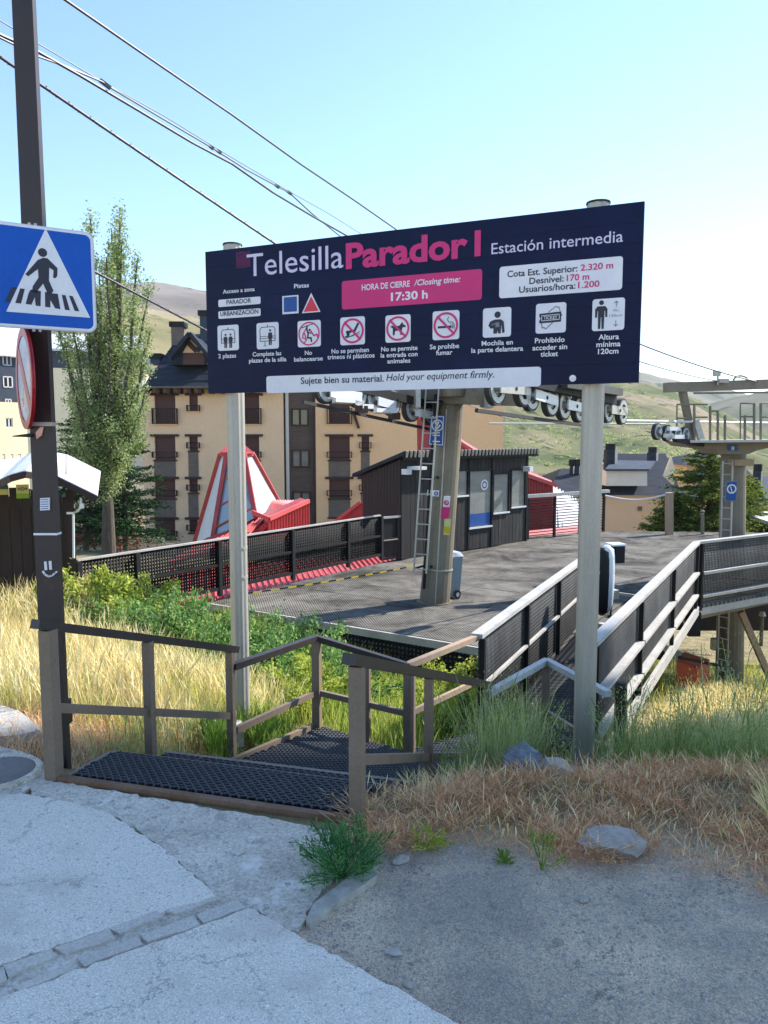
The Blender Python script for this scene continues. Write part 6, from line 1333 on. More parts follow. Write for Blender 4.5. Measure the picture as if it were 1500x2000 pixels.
mb = MB(); mb.bar(A(1358, 820, 16.35), A(1369, 858, 16.35), .12, .12); part('brace', mb, M['tower_pale'], T)
mb = MB(); mb.cyl(A(1355, 768, 16.4), A(1540, 766, 16.6), .02, .02, 6); part('cable_stay', mb, M['tower'], T)
for x, y in ((1356, 790), (1387, 793), (1402, 802), (1416, 811), (1455, 811), (1473, 787), (1486, 787)):
    mb = MB(); mb.cyl(A(x, 862, 16.3), A(x, y, 16.3), .028, .028, 6); part('handrail_post', mb, M['tower'], T)
for x0, x1, y in ((1322, 1382, 790), (1358, 1382, 815), (1322, 1345, 817), (1446, 1473, 788), (1446, 1473, 814), (1486, 1530, 788), (1387, 1403, 803), (1486, 1530, 815)):
    mb = MB(); mb.cyl(A(x0, y, 16.3), A(x1, y, 16.3), .018, .018, 6); part('handrail', mb, M['tower'], T)
for x in (1322, 1446): mb = MB(); mb.cyl(A(x, 790, 16.3), A(x, 858, 16.3), .016, .016, 6); part('handrail', mb, M['tower'], T)
for x in (1393, 1402, 1429): 
    a = A(x if x < 1402 else x - 2, 735, 16.4)
mb = MB(); mb.frame(A(1400, 729, 16.4), (.065, 0, 0), (0, .05, 0), (0, 0, .06)); mb.cyl(A(1402, 752, 16.4), A(1402, 735, 16.4), .02, .02, 6); part('lamp', mb, M['tower_pale'], T)
mb = MB(); mb.box(A(1412, 744, 16.4), (.2, .15, .08)); part('junction_box', mb, M['tower_pale'], T)
pts = [A(1447 + 15 * math.cos(a), 745 - 11 * math.sin(a), 16.5) for a in np.linspace(.2, 2.9, 9)]; mb = MB(); mb.tube(pts, .02, 6); part('cable_loop', mb, M['tower'], T)
for x in (1403, 1425):
    a, b = A(x - 3, 1372, 16.75), A(x + 12, 880, 16.75); 
mb = MB(); mb.cyl(A(1400, 1352, 16.78), A(1412, 900, 16.78), .02, .02, 6); part('ladder_rail', mb, M['tower_pale'], T); mb = MB(); mb.cyl(A(1419, 1358, 16.78), A(1431, 900, 16.78), .02, .02, 6); part('ladder_rail', mb, M['tower_pale'], T)
for k in range(22):
    s = k / 21; mb = MB(); mb.cyl(A(1400, 1348, 16.78).lerp(A(1412, 905, 16.78), s), A(1419, 1354, 16.78).lerp(A(1431, 905, 16.78), s), .014, .014, 6); part('rung', mb, M['tower_pale'], T)
pl = plate_px(T, [(1418, 939), (1441, 939), (1439, 980), (1416, 979)], 16.74, 'grey_print', 'sign_plate'); mb = MB(); mb.ring(A(1429, 955, 16.73), (0, 1, 0), .075, .105, .003, 20); mb.bar(A(1427, 950, 16.728), A(1430, 962, 16.728), .004, .02); part('plate_emblem', mb, M['white_print'], pl)
plate_px(T, [(1420, 941), (1439, 941), (1437, 978), (1418, 977)], 16.735, 'blue_print', 'plate_field', .002, parent=pl)
mb = MB(); mb.box(A(1395, 1258, 16.9), (.12, .15, .26)); part('junction_box', mb, M['tower_pale'], T)
mb = MB(); mb.box(A(1446, 903, 16.9), (.42, .4, .14)); part('bracket', mb, M['timber_tan'], T)
w2 = Vector((.75, .66, 0)); tr2 = thing('sheave_train', A(1310, 845, 16), 'small sheave train of the second tower left of its catwalk', 'sheave train')
for px, py in ((1283, 843), (1302, 846), (1322, 848), (1337, 849)):
    wheel_set(tr2, A(px, py, 15.6 + (px - 1283) * .012), w2, r=.17, th=.07)
for px, py, ww in ((1306, 851, .22), (1325, 853, .28), (1316, 837, .3)):
    mb = MB(); mb.frame(A(px, py, 15.6), w2 * ww * .7, (0, 0, .04), (.02, -.03, 0)); part('side_plate', mb, M['white_plastic'], tr2)
mb = MB(); mb.bar(A(1318, 858, 15.9), A(1372, 868, 16.4), .1, .1); part('arm', mb, M['black_paint'], tr2)
# orange steel frame piece in the grass below the ramp
T = thing('steel_frame', A(1345, 1300, 15.5), 'orange primed steel sheet lying in the grass under the ramp', 'steel sheet')
mb = MB(); mb.prism([A(1322, 1290, 14.5), A(1336, 1273, 15.6), A(1386, 1288, 15.6), A(1362, 1307, 14.5)][::-1], (0, 0, -.5)); part('sheet', mb, M['orange_steel'], T)
mb = MB(); mb.bar(A(1326, 1284, 14.4), A(1402, 1300, 14.6), .05, .05); part('bar', mb, M['black_paint'], T)
# dark wall behind, right of the second tower
T = thing('dark_wall', A(1440, 1240, 30), 'dark purple brown wall beyond the second tower under the ramp', 'wall')
mb = MB(); mb.prism([A(1368, 1232, 26), A(1580, 1232, 26), A(1580, 1110, 26), A(1368, 1110, 26)], (0, .6, 0)); part('wall', mb, M['shed_wood'], T)
T = thing('lamp_post', A(1486, 1256, 20), 'short grey lamp post at the right edge below the ramp', 'lamp post')
mb = MB(); mb.cyl(A(1486, 1262, 20), A(1489, 1200, 20), .05, .05, 8); part('post', mb, M['tower'], T); mb = MB(); mb.cyl(A(1489, 1203, 20), A(1489, 1195, 20), .09, .06, 10); part('head', mb, M['tower_pale'], T)

# ---------------------------------------------------------------- dark timber kiosk at the left
T = thing('kiosk', (-5.3, 11.2, -2.5), 'dark brown plank kiosk with white sheet roof at the left edge', 'kiosk')
kx1 = A(142, 1000, 11.3).x; FK = Face((kx1, 11.3, -2.5), (-.93, -.37)); Kh = .0
zroof = A(100, 955, 11.2).z
for k in range(24):
    u0, u1 = k * .14, (k + 1) * .14 - .006; t_ = A(142 - k * 19, 968 - min(k, 8) * 4.2 if k < 7 else 938, 11.3).z + 2.5
    mb = MB(); FK.box(mb, u0, -.1, u1, t_ - .02, 0, .022 + rnd.uniform(0, .006)); part('plank', mb, M['shed_wood'], T)
mb = MB(); FK.box(mb, 0, -.1, 3.4, 1.45, -2.2, -.01); part('body', mb, M['shed_wood'], T)
mb = MB(); FK.box(mb, -.02, -.1, .09, 1.68, -.1, .045); part('corner_post', mb, M['shed_wood'], T)
mb = MB(); P = [A(-300, 985, 9.2), A(-60, 945, 9.9), A(0, 936, 10.2), A(20, 926, 10.3), A(50, 918, 10.4), A(110, 928, 10.8), A(190, 967, 11.0)]
Q = [p + Vector((-.9, 2.6, .22)) for p in P]; vs = P + Q; n = len(P); fs = [(i, i + 1, n + i + 1, n + i) for i in range(n - 1)]
lo = [v - Vector((0, 0, .05)) for v in vs]; fs2 = [tuple(i + 2 * n for i in f[::-1]) for f in fs]; edge = [(i, 2 * n + i, 2 * n + i + 1, i + 1) for i in range(n - 1)] + [(n - 1, 3 * n - 1, 4 * n - 1, 2 * n - 1)]
mb = MB().add(vs + lo, fs + fs2 + edge); rf = part('roof', mb, M['roof_white'], T)
mb = MB(); 
for k in range(12):
    s = k / 11
for i in range(n - 1):
    mb.bar(P[i] - Vector((0, .02, .06)), P[i + 1] - Vector((0, .02, .06)), .03, .09)
part('fascia', mb, M['shed_wood'], T)
for xx, cs in (((32, 57), ('pale_yellow', 'green_sign')), ((-12, 16), ('teal', 'pale_yellow'))):
    a0u, a1u = FK.uv(xx[0], 960)[0], FK.uv(xx[1], 960)[0]; v1 = FK.uv(45, 946 if xx[0] > 0 else 941)[1]; v0 = FK.uv(45, 973 if xx[0] > 0 else 965)[1]; vm = v0 + (v1 - v0) * (.36 if xx[0] > 0 else .45)
    mb = MB(); FK.box(mb, a0u, vm, a1u, v1, .03, .038); pn = part('notice', mb, M[cs[0]], T); mb = MB(); FK.box(mb, a0u, v0, a1u, vm, .03, .038); part('notice_band', mb, M[cs[1]], pn)
    if xx[0] > 0:
        cu, cv = (a0u + a1u) / 2, (vm + v1) / 2; mb = MB(); FK.stroke(mb, [(cu - .06, cv), (cu + .06, cv)], .008, .042, .036); FK.annulus(mb, cu, cv, .028, .007, .042, .036, 16)
        FK.stroke(mb, [(cu - .06, cv), (cu - .04, cv + .018)], .007, .042, .036); FK.stroke(mb, [(cu - .06, cv), (cu - .04, cv - .018)], .007, .042, .036); FK.stroke(mb, [(cu + .06, cv), (cu + .04, cv + .018)], .007, .042, .036); FK.stroke(mb, [(cu + .06, cv), (cu + .04, cv - .018)], .007, .042, .036); part('notice_print', mb, M['ink'], pn)
    else:
        mb = MB(); FK.box(mb, a0u - .0, v1 - .09, (a0u + a1u) / 2, v1 - .02, .038, .041); part('notice_print', mb, M['orange_steel'], pn)
mb = MB(); mb.tube([A(144, 1090, 11.1), A(143, 1002, 11.1), A(152, 998, 11.0), A(158, 990, 11.0), A(158, 972, 11.0)], .018, 8); mb.box(A(160, 988, 10.95), (.05, .05, .07)); mb.box(A(138, 1002, 11.0), (.1, .05, .03)); part('downpipe', mb, M['white_plastic'], T)
mb = MB(); mb.cyl(A(129, 940, 11.3), A(129, 888, 11.3), .012, .008, 6); mb.cyl(A(129, 938, 11.3), A(129, 930, 11.3), .03, .02, 8); part('aerial', mb, M['alu'], T)

# ---------------------------------------------------------------- cables
def cable(label, p, q, r, sag, mat='cable', n=24, cat='cable', group=None, twist=0):
    p, q = Vector(p), Vector(q); pts = [p.lerp(q, k / n) - Vector((0, 0, sag * 4 * (k / n) * (1 - k / n))) for k in range(n + 1)]
    mb = MB(); mb.tube(pts, r, 6); o = top('cable', mb, M[mat], label, cat, group, base=p)
    if twist:
        m_ = MB(); L_ = (q - p).length; k = 0; t = 0
        d = (q - p).normalized(); a = d.orthogonal().normalized(); b = d.cross(a)
        n2 = int(L_ / .028)
        for i in range(n2):
            s = i / n2; c = p.lerp(q, s) - Vector((0, 0, sag * 4 * s * (1 - s))); an = i * 1.05
            e = a * math.cos(an) + b * math.sin(an); m_.box(c + e * r * .8, (r * .75, r * .75, r * .75), .5)
        link('strand', m_.mesh('strand', M[mat], p), o, kind='stuff')
    return o
x, y = line_pt(955, RX, RY, WD); e_ = A(955, 752, y); x0, y0 = line_pt(-60, RX, RY, WD); s_ = A(-60, 70, y0)
cable('thick twisted haul rope running over the pole down to the right sheaves', s_, e_, .0115, .02, twist=1)
x, y = line_pt(630, LX, LY, WD); e_ = A(630, 765, y); s_ = A(-40, 418, 4.9)
s_ = A(-40, 412, 6.0); cable('twisted haul rope passing behind the crossing sign to the left sheaves', s_, e_, .0125, .0, twist=1)
def px_cable(label, pts, r, Y0=6.0, Y1=15.0, mat='cable'):
    pts = [(x / 1.875, y / 1.875) for x, y in pts]; x0, x1 = -40, 790
    # equal spacing along the real cable: depth follows the reciprocal of the picture distance
    dp = lambda px: 1 / (1 / Y0 + (1 / Y1 - 1 / Y0) * (px - x0) / (x1 - x0)); P = []
    for (a, b), (c, d) in zip(pts[:-1], pts[1:]):
        for k in range(4): px = a + (c - a) * k / 4; P.append(A(px, b + (d - b) * k / 4, dp(px)))
    P.append(A(*pts[-1], dp(pts[-1][0]))); mb = MB(); mb.tube(P, r, 6); top('cable', mb, M[mat], label, 'cable', base=P[0]); return dp
px_cable('thin topmost cable crossing the sky from the upper left to the board', [(180, -42), (240, 0), (500, 180), (850, 420), (1100, 600), (1300, 735), (1450, 840), (1500, 875)], .013)
px_cable('dark lower cable of the bundle crossing the sky', [(-70, 92), (0, 127), (140, 190), (290, 275), (500, 400), (700, 520), (850, 600), (1000, 705), (1150, 795), (1300, 880)], .014)
px_cable('grey middle cable of the bundle looping beside the dark one', [(-70, 104), (0, 138), (140, 207), (245, 245), (375, 300), (400, 318), (580, 425), (775, 540), (900, 620), (1015, 682), (1060, 706), (1140, 780), (1270, 885)], .009)
px_cable('thin uppermost strand of the bundle up to its first clamp', [(-70, 30), (0, 75), (140, 160), (250, 225), (375, 300)], .005)
dp = px_cable('thin strand running on from the first clamp to the board', [(400, 314), (600, 424), (800, 548), (1060, 702), (1200, 780), (1340, 868)], .005)
for (x, y, w_), lb in zip(((385, 308, .075), (775, 540, .035), (803, 556, .035), (1015, 682, .045), (1060, 706, .05)), ('largest dark clamp on the cable bundle nearest the pole', 'left clamp of the middle pair on the cable bundle', 'right clamp of the middle pair on the cable bundle', 'left clamp of the last pair above the board', 'right clamp of the last pair above the board')):
    px, py = x / 1.875, y / 1.875; c = A(px, py, dp(px)); mb = MB(); mb.bar(c - Vector((w_ / 2, w_ * .4, -w_ * .3)), c + Vector((w_ / 2, w_ * .4, -w_ * .3)), .03, .03); top('cable_clamp', mb, M['cable'], lb, 'clamp')
x, y = line_pt(1222, RX, RY, WD); p = A(1215, 822, y)
cable('pale haul rope leaving the right sheaves towards the second tower', p, A(1620, 828, 21), .024, .0, mat='cable_pale')
cable('pale return rope crossing below the sheaves in front of the hillside', A(955, 827, 15.5), A(1300, 828, 16.5), .018, .0, mat='cable_pale')
cable('upper thin cable between the board and the gantry', A(1240, 668, 14), A(1480, 746, 16.6), .014, .05)
cable('lower thin cable between the board and the gantry', A(1240, 703, 14), A(1400, 744, 16.4), .010, .03)
cable('thin cable over the gantry running off to the right', A(1480, 746, 16.6), A(1620, 790, 20), .012, .03)
cable('thin dark support cable over the slope below the ridge', A(880, 775, 15), A(1010, 822, 15.5), .008, .03)
# ---------------------------------------------------------------- vegetation
def region(n, poly, r):
    P = np.array(poly); lo, hi = P.min(0), P.max(0); out = []; tot = 0
    while tot < n:
        xy = r.uniform(lo, hi, (n * 2, 2)); xy = xy[inpoly(xy, poly)]; out.append(xy); tot += len(xy)
        if len(xy) == 0: break
    return np.concatenate(out)[:n]
AVOID = [(-1.15, 6.05, .16), (-1.1, 5.85, .16), (-1.05, 5.65, .13), (1.3, 5.0, .2), (1.22, 4.8, .2), (1.12, 4.5, .17), (1.02, 4.3, .13), (1.06, 4.45, .13), (1.28, 5.1, .14), (1.24, 4.95, .16), (1.2, 4.8, .16), (1.15, 4.62, .14)]
def clump(xy, r, k=.5, s=.12, f=1.0):
    """thin out by a smooth random pattern so that grass grows in tufts"""
    w = np.sin(xy[:, 0] * 3.1 * f + 1.7) * np.sin(xy[:, 1] * 2.7 * f + .6) + .6 * np.sin(xy[:, 0] * 7.3 * f + xy[:, 1] * 5.1 * f) + .4 * np.sin(xy[:, 1] * 11 * f - xy[:, 0] * 4 * f)
    return xy[r.random(len(xy)) < np.clip(.55 + k * w, .08, 1)]
def blades(name, n, poly, h, w, lean, mat, seed, label, cat='grass', tuft=.5, head=0.0, curve=.5, zoff=-.02, f=1.0, xy=None):
    r = np.random.default_rng(seed); xy = clump(region(n, poly, r), r, tuft, f=f) if xy is None else xy; n = len(xy)
    for ax_, ay_, ar_ in AVOID: xy = xy[np.hypot(xy[:, 0] - ax_, xy[:, 1] - ay_) > ar_ * r.uniform(.5, 1.1, len(xy))]
    n = len(xy); z = ground_z(xy[:, 0], xy[:, 1]) + zoff; H = h[0] + (h[1] - h[0]) * r.beta(2, 2.2, n); a = r.uniform(0, 2 * np.pi, n); ln = lean * H * r.uniform(.1, 1, n)
    D = np.c_[np.cos(a), np.sin(a), np.zeros(n)]; b = a + r.uniform(.8, 2.3, n); S = np.c_[np.cos(b), np.sin(b), np.zeros(n)] * (w * r.uniform(.6, 1.4, n) / 2)[:, None]
    P0 = np.c_[xy, z]; lv = [(0, 1.0), (.4, .85), (.75, .6), (1.0, .12)] if not head else [(0, .5), (.55, .4), (.72, .45 + head), (.88, .5 + head), (1.0, .1)]
    V = []
    for t, ww in lv:
        p = P0 + D * (ln * (t ** (1 + curve)))[:, None]; p[:, 2] += H * t * (1 - .18 * lean * t); V += [p - S * ww, p + S * ww]
    m = len(lv); V = np.stack(V, 1).reshape(-1, 3); f = np.array([(2 * k, 2 * k + 1, 2 * k + 3, 2 * k + 2) for k in range(m - 1)])
    f = (f[None] + (np.arange(n) * 2 * m)[:, None, None]).reshape(-1, 4); return link_np(name, V, f, mat, label=label, cat=cat)
def leafV(C, size, r, asp=.55, flat=0.0, D=None):
    n = len(C); a = r.normal(size=(n, 3)) if D is None else D + r.normal(size=(n, 3)) * .45
    a /= np.linalg.norm(a, axis=1)[:, None]; b = np.cross(a, r.normal(size=(n, 3))); b /= np.linalg.norm(b, axis=1)[:, None] + 1e-9
    s = size * r.uniform(.6, 1.35, n)[:, None]; V = np.stack([C - a * s * .5, C + b * s * asp * .5, C + a * s * .5, C - b * s * asp * .5], 1).reshape(-1, 3)
    return V, (np.arange(n) * 4)[:, None] + np.arange(4)[None]
fld = [(-7.5, 5.2), (-5.5, 12.2), (-4.6, 12.0), (-3.2, 9.2), (-2.0, 8.4), (-.9, 7.6), (-.9, 7.0), (-1.2, 6.2), (-1.55, 5.35), (-2.2, 5.35), (-4.5, 5.4)]
blades('tall_grass', 30000, fld, (.22, .62), .0055, .55, M['straw'], 31, 'tall sunlit straw coloured grass behind the left stair railing', head=.9, f=.8)
blades('tall_grass', 14000, fld, (.15, .42), .006, .6, M['olive'], 32, 'yellow green grass among the straw behind the left railing')
blades('dry_grass', 7000, [(-2.9, 4.45), (-1.85, 4.45), (-1.25, 5.3), (-1.15, 6.1), (-1.7, 5.8), (-3.2, 5.5)], (.05, .20), .004, 1.0, M['dried'], 33, 'short dry grass at the foot of the left stair railing', head=.5)
blades('weeds', 2600, [(-1.9, 4.7), (-1.35, 4.75), (-.85, 6.2), (-1.15, 6.5), (-1.9, 5.6)], (.10, .40), .005, .6, M['sage'], 34, 'grey green weeds between the posts of the left railing', head=.4)
blades('grass_clump', 2200, [(-1.28, 5.5), (-.75, 6.5), (-1.0, 6.6), (-1.45, 5.9)], (.16, .36), .007, .7, M['grass'], 35, 'lush green clump beside the foot of the left railing', tuft=.1, zoff=.12)
mid = [(-1.2, 6.7), (-.5, 6.75), (.2, 6.65), (.85, 7.6), (1.3, 9.0), (1.35, 10.9), (-.5, 12.2), (-2.6, 13.4), (-3.0, 10), (-2.3, 8.3)]
blades('tall_grass', 12000, mid, (.2, .6), .007, .5, M['olive'], 36, 'sunlit green and yellow grass between landing railing and deck', head=.3)
blades('green_weeds', 9000, mid, (.2, .65), .009, .6, M['grass'], 37, 'green weeds filling the hollow before the deck edge')
# dry bank to the right, weeds behind it
bank = gp([(655, 1655), (700, 1655), (760, 1672), (830, 1668), (900, 1655), (980, 1662), (1060, 1694), (1150, 1690), (1250, 1702), (1400, 1706), (1500, 1752), (1750, 1790)]) + [(3.8, 3.5), (3.8, 4.6), (2.2, 4.5), (1.35, 4.5), (.55, 4.35), (.1, 4.15), (-.1, 3.95)]
blades('dry_grass', 56000, bank, (.03, .18), .0019, 1.4, M['dried'], 41, 'dry reddish brown brome grass on the bank edging the gravel', head=1.3, tuft=.85, f=2.2)
blades('dry_grass', 9000, bank, (.03, .12), .0035, 1.8, M['dried'], 42, 'matted reddish stems lying under the brome grass', tuft=.3)
blades('dry_grass', 700, [(-.32, 3.80), (-.15, 3.70), (.0, 3.74), (-.05, 4.0), (-.25, 4.0)], (.03, .09), .003, 1.8, M['dried'], 43, 'dead brown grass spilling over the stair corner', head=1.0, tuft=.2, zoff=.0)
blades('dry_grass', 1200, [(1.8, 3.35), (2.1, 3.3), (2.2, 3.6), (1.9, 3.62)], (.15, .38), .004, .8, M['straw'], 44, 'taller yellow grass tuft at the right edge of the gravel', head=.9, tuft=.1)
bk2 = [(.42, 4.55), (1.3, 4.85), (2.2, 4.85), (3.9, 4.9), (4.6, 6.6), (2.7, 6.9), (2.0, 6.5), (1.4, 6.1), (.75, 5.6)]
blades('weeds', 17000, bk2, (.12, .50), .0024, .55, M['sage'], 45, 'shaded grey green weeds around the right sign post', head=.6)
blades('weeds', 4000, bk2, (.12, .36), .005, .6, M['grass'], 46, 'green grass mixed in the weeds around the right sign post')
blades('weeds', 1600, [(.55, 4.4), (.95, 4.5), (1.0, 5.3), (.65, 5.2)], (.30, .80), .0022, .45, M['sage'], 47, 'tall feathery weeds in front of the end of the right railing', head=.9, tuft=.1)
blades('straw_heads', 1800, bank, (.10, .24), .0022, .9, M['straw'], 53, 'pale straw seed heads standing above the reddish brome', head=1.6, tuft=.8, f=1.9)
blades('weeds', 900, bank, (.03, .12), .003, .9, M['grass'], 54, 'small green sprouts among the reddish dry grass', tuft=.9, f=1.5)
blades('weeds', 900, [(.12, 4.15), (.5, 4.2), (.62, 4.9), (.2, 4.6)], (.1, .34), .006, .6, M['sage'], 48, 'soft grey green weeds under the right railing', head=.4, tuft=.1)
mead = [(2.4, 7.0), (4.2, 6.2), (9, 6.5), (16, 9), (22, 24), (6, 24), (5.0, 16), (4.1, 11.0)]
blades('meadow', 42000, mead, (.15, .60), .010, .6, M['olive'], 49, 'bright yellow green meadow below the ramp on the right', head=.3, f=.5)
blades('meadow', 24000, [(2.2, 6.9), (3.0, 6.0), (5.5, 5.6), (6.5, 8), (6.5, 14), (5.4, 13.2), (3.2, 9.2)], (.2, .62), .007, .5, M['straw'], 50, 'straw coloured seed heads in the meadow below the ramp', head=.8, f=.8)
# dark tall stalks at the right edge
blades('tall_stalks', 260, [(2.5, 5.0), (3.4, 5.0), (3.4, 6.2), (2.4, 6.0)], (.5, .95), .003, .35, M['sage'], 51, 'tall thin dark weed stalks at the right edge', head=.8, tuft=0, f=1)
blades('meadow', 12000, [(-13, 12), (-5.3, 12.2), (-6, 20), (-12, 30), (-30, 30), (-22, 14)], (.2, .7), .02, .6, M['straw'], 52, 'straw coloured field behind the kiosk', head=.5)

def bush(label, c, rad, n, mat, seed, leaf=.035, name='shrub', arching=0.0, flat=.8, stems=14, cat='shrub', asp=.5):
    r = np.random.default_rng(seed); z0 = gz(c[0], c[1]); T = thing(name, (c[0], c[1], z0), label, cat)
    mb = MB(); C = []; D = []
    for k in range(stems):
        a = r.uniform(0, 6.28); el = r.uniform(.35, 1.4); L_ = rad * r.uniform(.7, 1.15); p = Vector((0, 0, 0)); d = Vector((math.cos(a) * math.cos(el), math.sin(a) * math.cos(el), math.sin(el) * flat)); pts = [p]
        for q in range(5):
            p = p + d * L_ / 5; d = (d + Vector((r.normal() * .12, r.normal() * .12, -.12 * arching + r.normal() * .05))).normalized(); pts.append(p)
        for p_, q_ in zip(pts[:-1], pts[1:]): mb.cyl(p_, q_, .008 * rad if name != 'weed' else .0032, .005 * rad if name != 'weed' else .002, 5, False)
        m = n // stems
        for _ in range(m):
            t = r.uniform(.25, 1.0) ** .7 * 4.999; i = int(t); base = pts[i].lerp(pts[i + 1], t - i); off = r.normal(size=3) * rad * .11 * (1.2 - t / 7)
            C.append(np.array(base) + off); D.append(np.array(d))
    part('stem', mb, M['bark_pale' if name != 'weed' else mat], T, local=True)
    V, f = leafV(np.array(C), leaf, r, asp, D=np.array(D)); o = bpy.data.objects.new('foliage', mesh_np('foliage', V, f, M[mat])); COL.objects.link(o); o.parent = T
    return T
for i, (px, Y, rad, mat, lab, lf) in enumerate([
    (165, 10.3, .62, 'bramble', 'yellow green bramble bush right beside the kiosk corner', .06), (222, 10.6, .62, 'bramble', 'bramble bush in front of the left end of the lattice fence', .06), (275, 10.9, .55, 'bramble', 'low bramble below the lattice fence, with reddish stems', .05),
    (330, 9.7, .68, 'bush', 'feathery green shrub left of the left sign post', .05), (395, 9.4, .66, 'bush', 'leafy green shrub just left of the left sign post, mid height', .05), (425, 8.6, .58, 'bush', 'low green shrub at the left sign post', .05),
    (505, 9.6, .76, 'bush', 'bright feathery shrub just right of the left sign post', .05), (565, 9.8, .72, 'bush', 'rounded green shrub behind the landing railing corner', .05), (620, 9.3, .66, 'bush', 'green shrub right of the landing railing corner against the deck', .05), (530, 8.4, .60, 'bush', 'dense green shrub under the landing handrail', .05),
    (650, 8.3, .58, 'bush', 'lower green shrub behind the right flight post', .045), (590, 7.7, .5, 'bramble', 'yellowish green shrub low beside the landing railing corner', .045), (880, 8.5, .50, 'bramble', 'green leafy shrub low under the lattice skirt', .045), (850, 9.9, .62, 'bramble', 'sparse yellow green bush rising before the deck edge', .045), (915, 8.2, .42, 'bush', 'small green shrub beside the start of the ramp fence', .045), (240, 9.6, .5, 'bush', 'small feathery shrub in the straw grass left of the post', .045)]):
    x = (px - 750) / F * Y * 1.01; bush(lab, (x, Y), rad * 1.38, 4200, mat, 60 + i, leaf=lf, arching=.7 if mat == 'bush' else .4)
bush('blue green leafy weed growing at the concrete edge by the kerb stone', tuple(G(668, 1715, -1.9)[:2]), .24, 3200, 'weed', 90, leaf=.022, name='weed', stems=46, cat='weed', asp=.22, flat=1.0)
bush('upright green weed against the right railing post foot', tuple(G(712, 1690, -1.9)[:2]), .19, 420, 'weed', 91, leaf=.018, name='weed', stems=9, cat='weed', asp=.25, flat=1.4)
bush('small green tuft alone at the gravel edge', tuple(G(985, 1684, -1.9)[:2]), .06, 240, 'grass', 92, leaf=.016, name='weed', stems=12, cat='weed', asp=.22)
bush('thin upright green weed between gravel and dry grass', tuple(G(1058, 1700, -1.9)[:2]), .17, 260, 'grass', 93, leaf=.018, name='weed', stems=6, cat='weed', asp=.25, flat=2.2)
bush('low green leaves in the dry grass right of the railing post', tuple(G(835, 1660, -1.9)[:2]), .12, 600, 'bramble', 94, leaf=.018, name='weed', stems=16, cat='weed', asp=.3, flat=.6)

for i, (px, py, h_, lab) in enumerate([(955, 1480, .62, 'tall feathery grey green weed in front of the end post of the right railing'), (985, 1500, .50, 'feathery grey weed just right of the right railing end'), (1075, 1500, .42, 'wispy weed just left of the right sign post'), (900, 1520, .36, 'wispy weed below the right railing mid rail'),
        (1235, 1500, .45, 'wispy green weed right of the right sign post'), (1330, 1500, .5, 'feathery weed midway between sign post and right edge'), (1420, 1500, .62, 'tall dark feathery weed near the right edge'), (1480, 1510, .7, 'tallest feathery weed at the right edge')]):
    Y = 4.75 + .1 * (i % 3); bush(lab, ((px - 750) / F * Y * 1.02, Y), h_, 1300, 'sage', 120 + i, leaf=.020, name='weed', stems=12, cat='weed', asp=.22, flat=2.4)
# poplar: several upright stems and close upright branches
def poplar():
    r = np.random.default_rng(5); Y = 32.0; b = A(212, 1066, Y); gz0 = b.z - .3; T = thing('poplar_tree', (b.x, b.y, gz0), 'tall slender pale green poplar with several upright stems behind the kiosk', 'tree')
    def W3(px, py): q = A(px, py, Y); return Vector((q.x - b.x, 0, q.z - gz0))
    mb = MB(); mb.cyl((0, 0, 0), W3(211, 985), .30, .22, 12, False); mb.cyl(W3(211, 985), W3(211, 930), .22, .08, 12, False); stems = []
    tips = [(178, 428, .0), (205, 440, .5), (228, 436, .3), (243, 440, -.3), (262, 500, .2), (190, 470, -.6), (215, 470, .2), (150, 560, .8), (138, 640, -.8), (275, 590, -.6), (285, 640, .5), (125, 720, .3), (290, 720, .2), (170, 520, .9), (235, 520, -.9), (250, 620, 1.1), (200, 600, 1.2), (160, 680, -1.2), (118, 790, .6), (284, 800, -.5), (132, 600, .2), (270, 560, .9), (292, 680, -.4), (112, 860, .2), (268, 860, .5), (248, 480, -.4), (165, 500, -.2), (140, 840, .5), (262, 900, -.5), (180, 860, -1.0), (240, 840, -1.0), (150, 910, -.8), (275, 760, .8), (128, 700, .6)]
    C, Dd = [], []
    for px, py, dy in tips:
        s = W3(207 + r.uniform(-3, 9), r.uniform(880, 990)); s.y = dy * .1; e = W3(px, py); e.y = dy * 1.6; c = s.lerp(e, .35); c.x = s.x * .4 + e.x * .6; pts = []
        for k in range(9):
            t = k / 8; p = s * (1 - t) ** 2 + c * 2 * t * (1 - t) + e * t * t; pts.append(p + Vector((r.normal() * .04, r.normal() * .04, 0)))
        L_ = (e - s).length
        for k in range(8): mb.cyl(pts[k], pts[k + 1], .15 * (1 - k / 9) * min(1, L_ / 8) + .015, .15 * (1 - (k + 1) / 9) * min(1, L_ / 8) + .012, 6, False)
        ntw = int(L_ * 4.2)
        for _ in range(ntw):
            t = r.uniform(.0, 1.0) ** 1.15 * 7.99; i = int(t); p = pts[i].lerp(pts[i + 1], t - i); wd = .10 + .85 * (1 - t / 8) ** 1.0; a = r.uniform(0, 6.28)
            q = p + Vector((math.cos(a) * wd * r.uniform(.4, 1), math.sin(a) * wd, r.uniform(.25, .9)))
            nl = int(r.uniform(26, 60) * (1 if t > 2 else .8)); ss = r.random(nl)[:, None]; P = np.array(p) + (np.array(q) - np.array(p)) * ss + r.normal(size=(nl, 3)) * .13
            C.append(P); Dd.append(np.tile([0, 0, 1.], (nl, 1)))
    part('trunk', mb, M['bark'], T, local=True); C = np.concatenate(C); C = np.concatenate([C, C + r.normal(size=C.shape) * .10]); V, f = leafV(C, .09, r, .75)
    o = bpy.data.objects.new('crown', mesh_np('crown', V, f, M['poplar'])); COL.objects.link(o); o.parent = T
poplar()
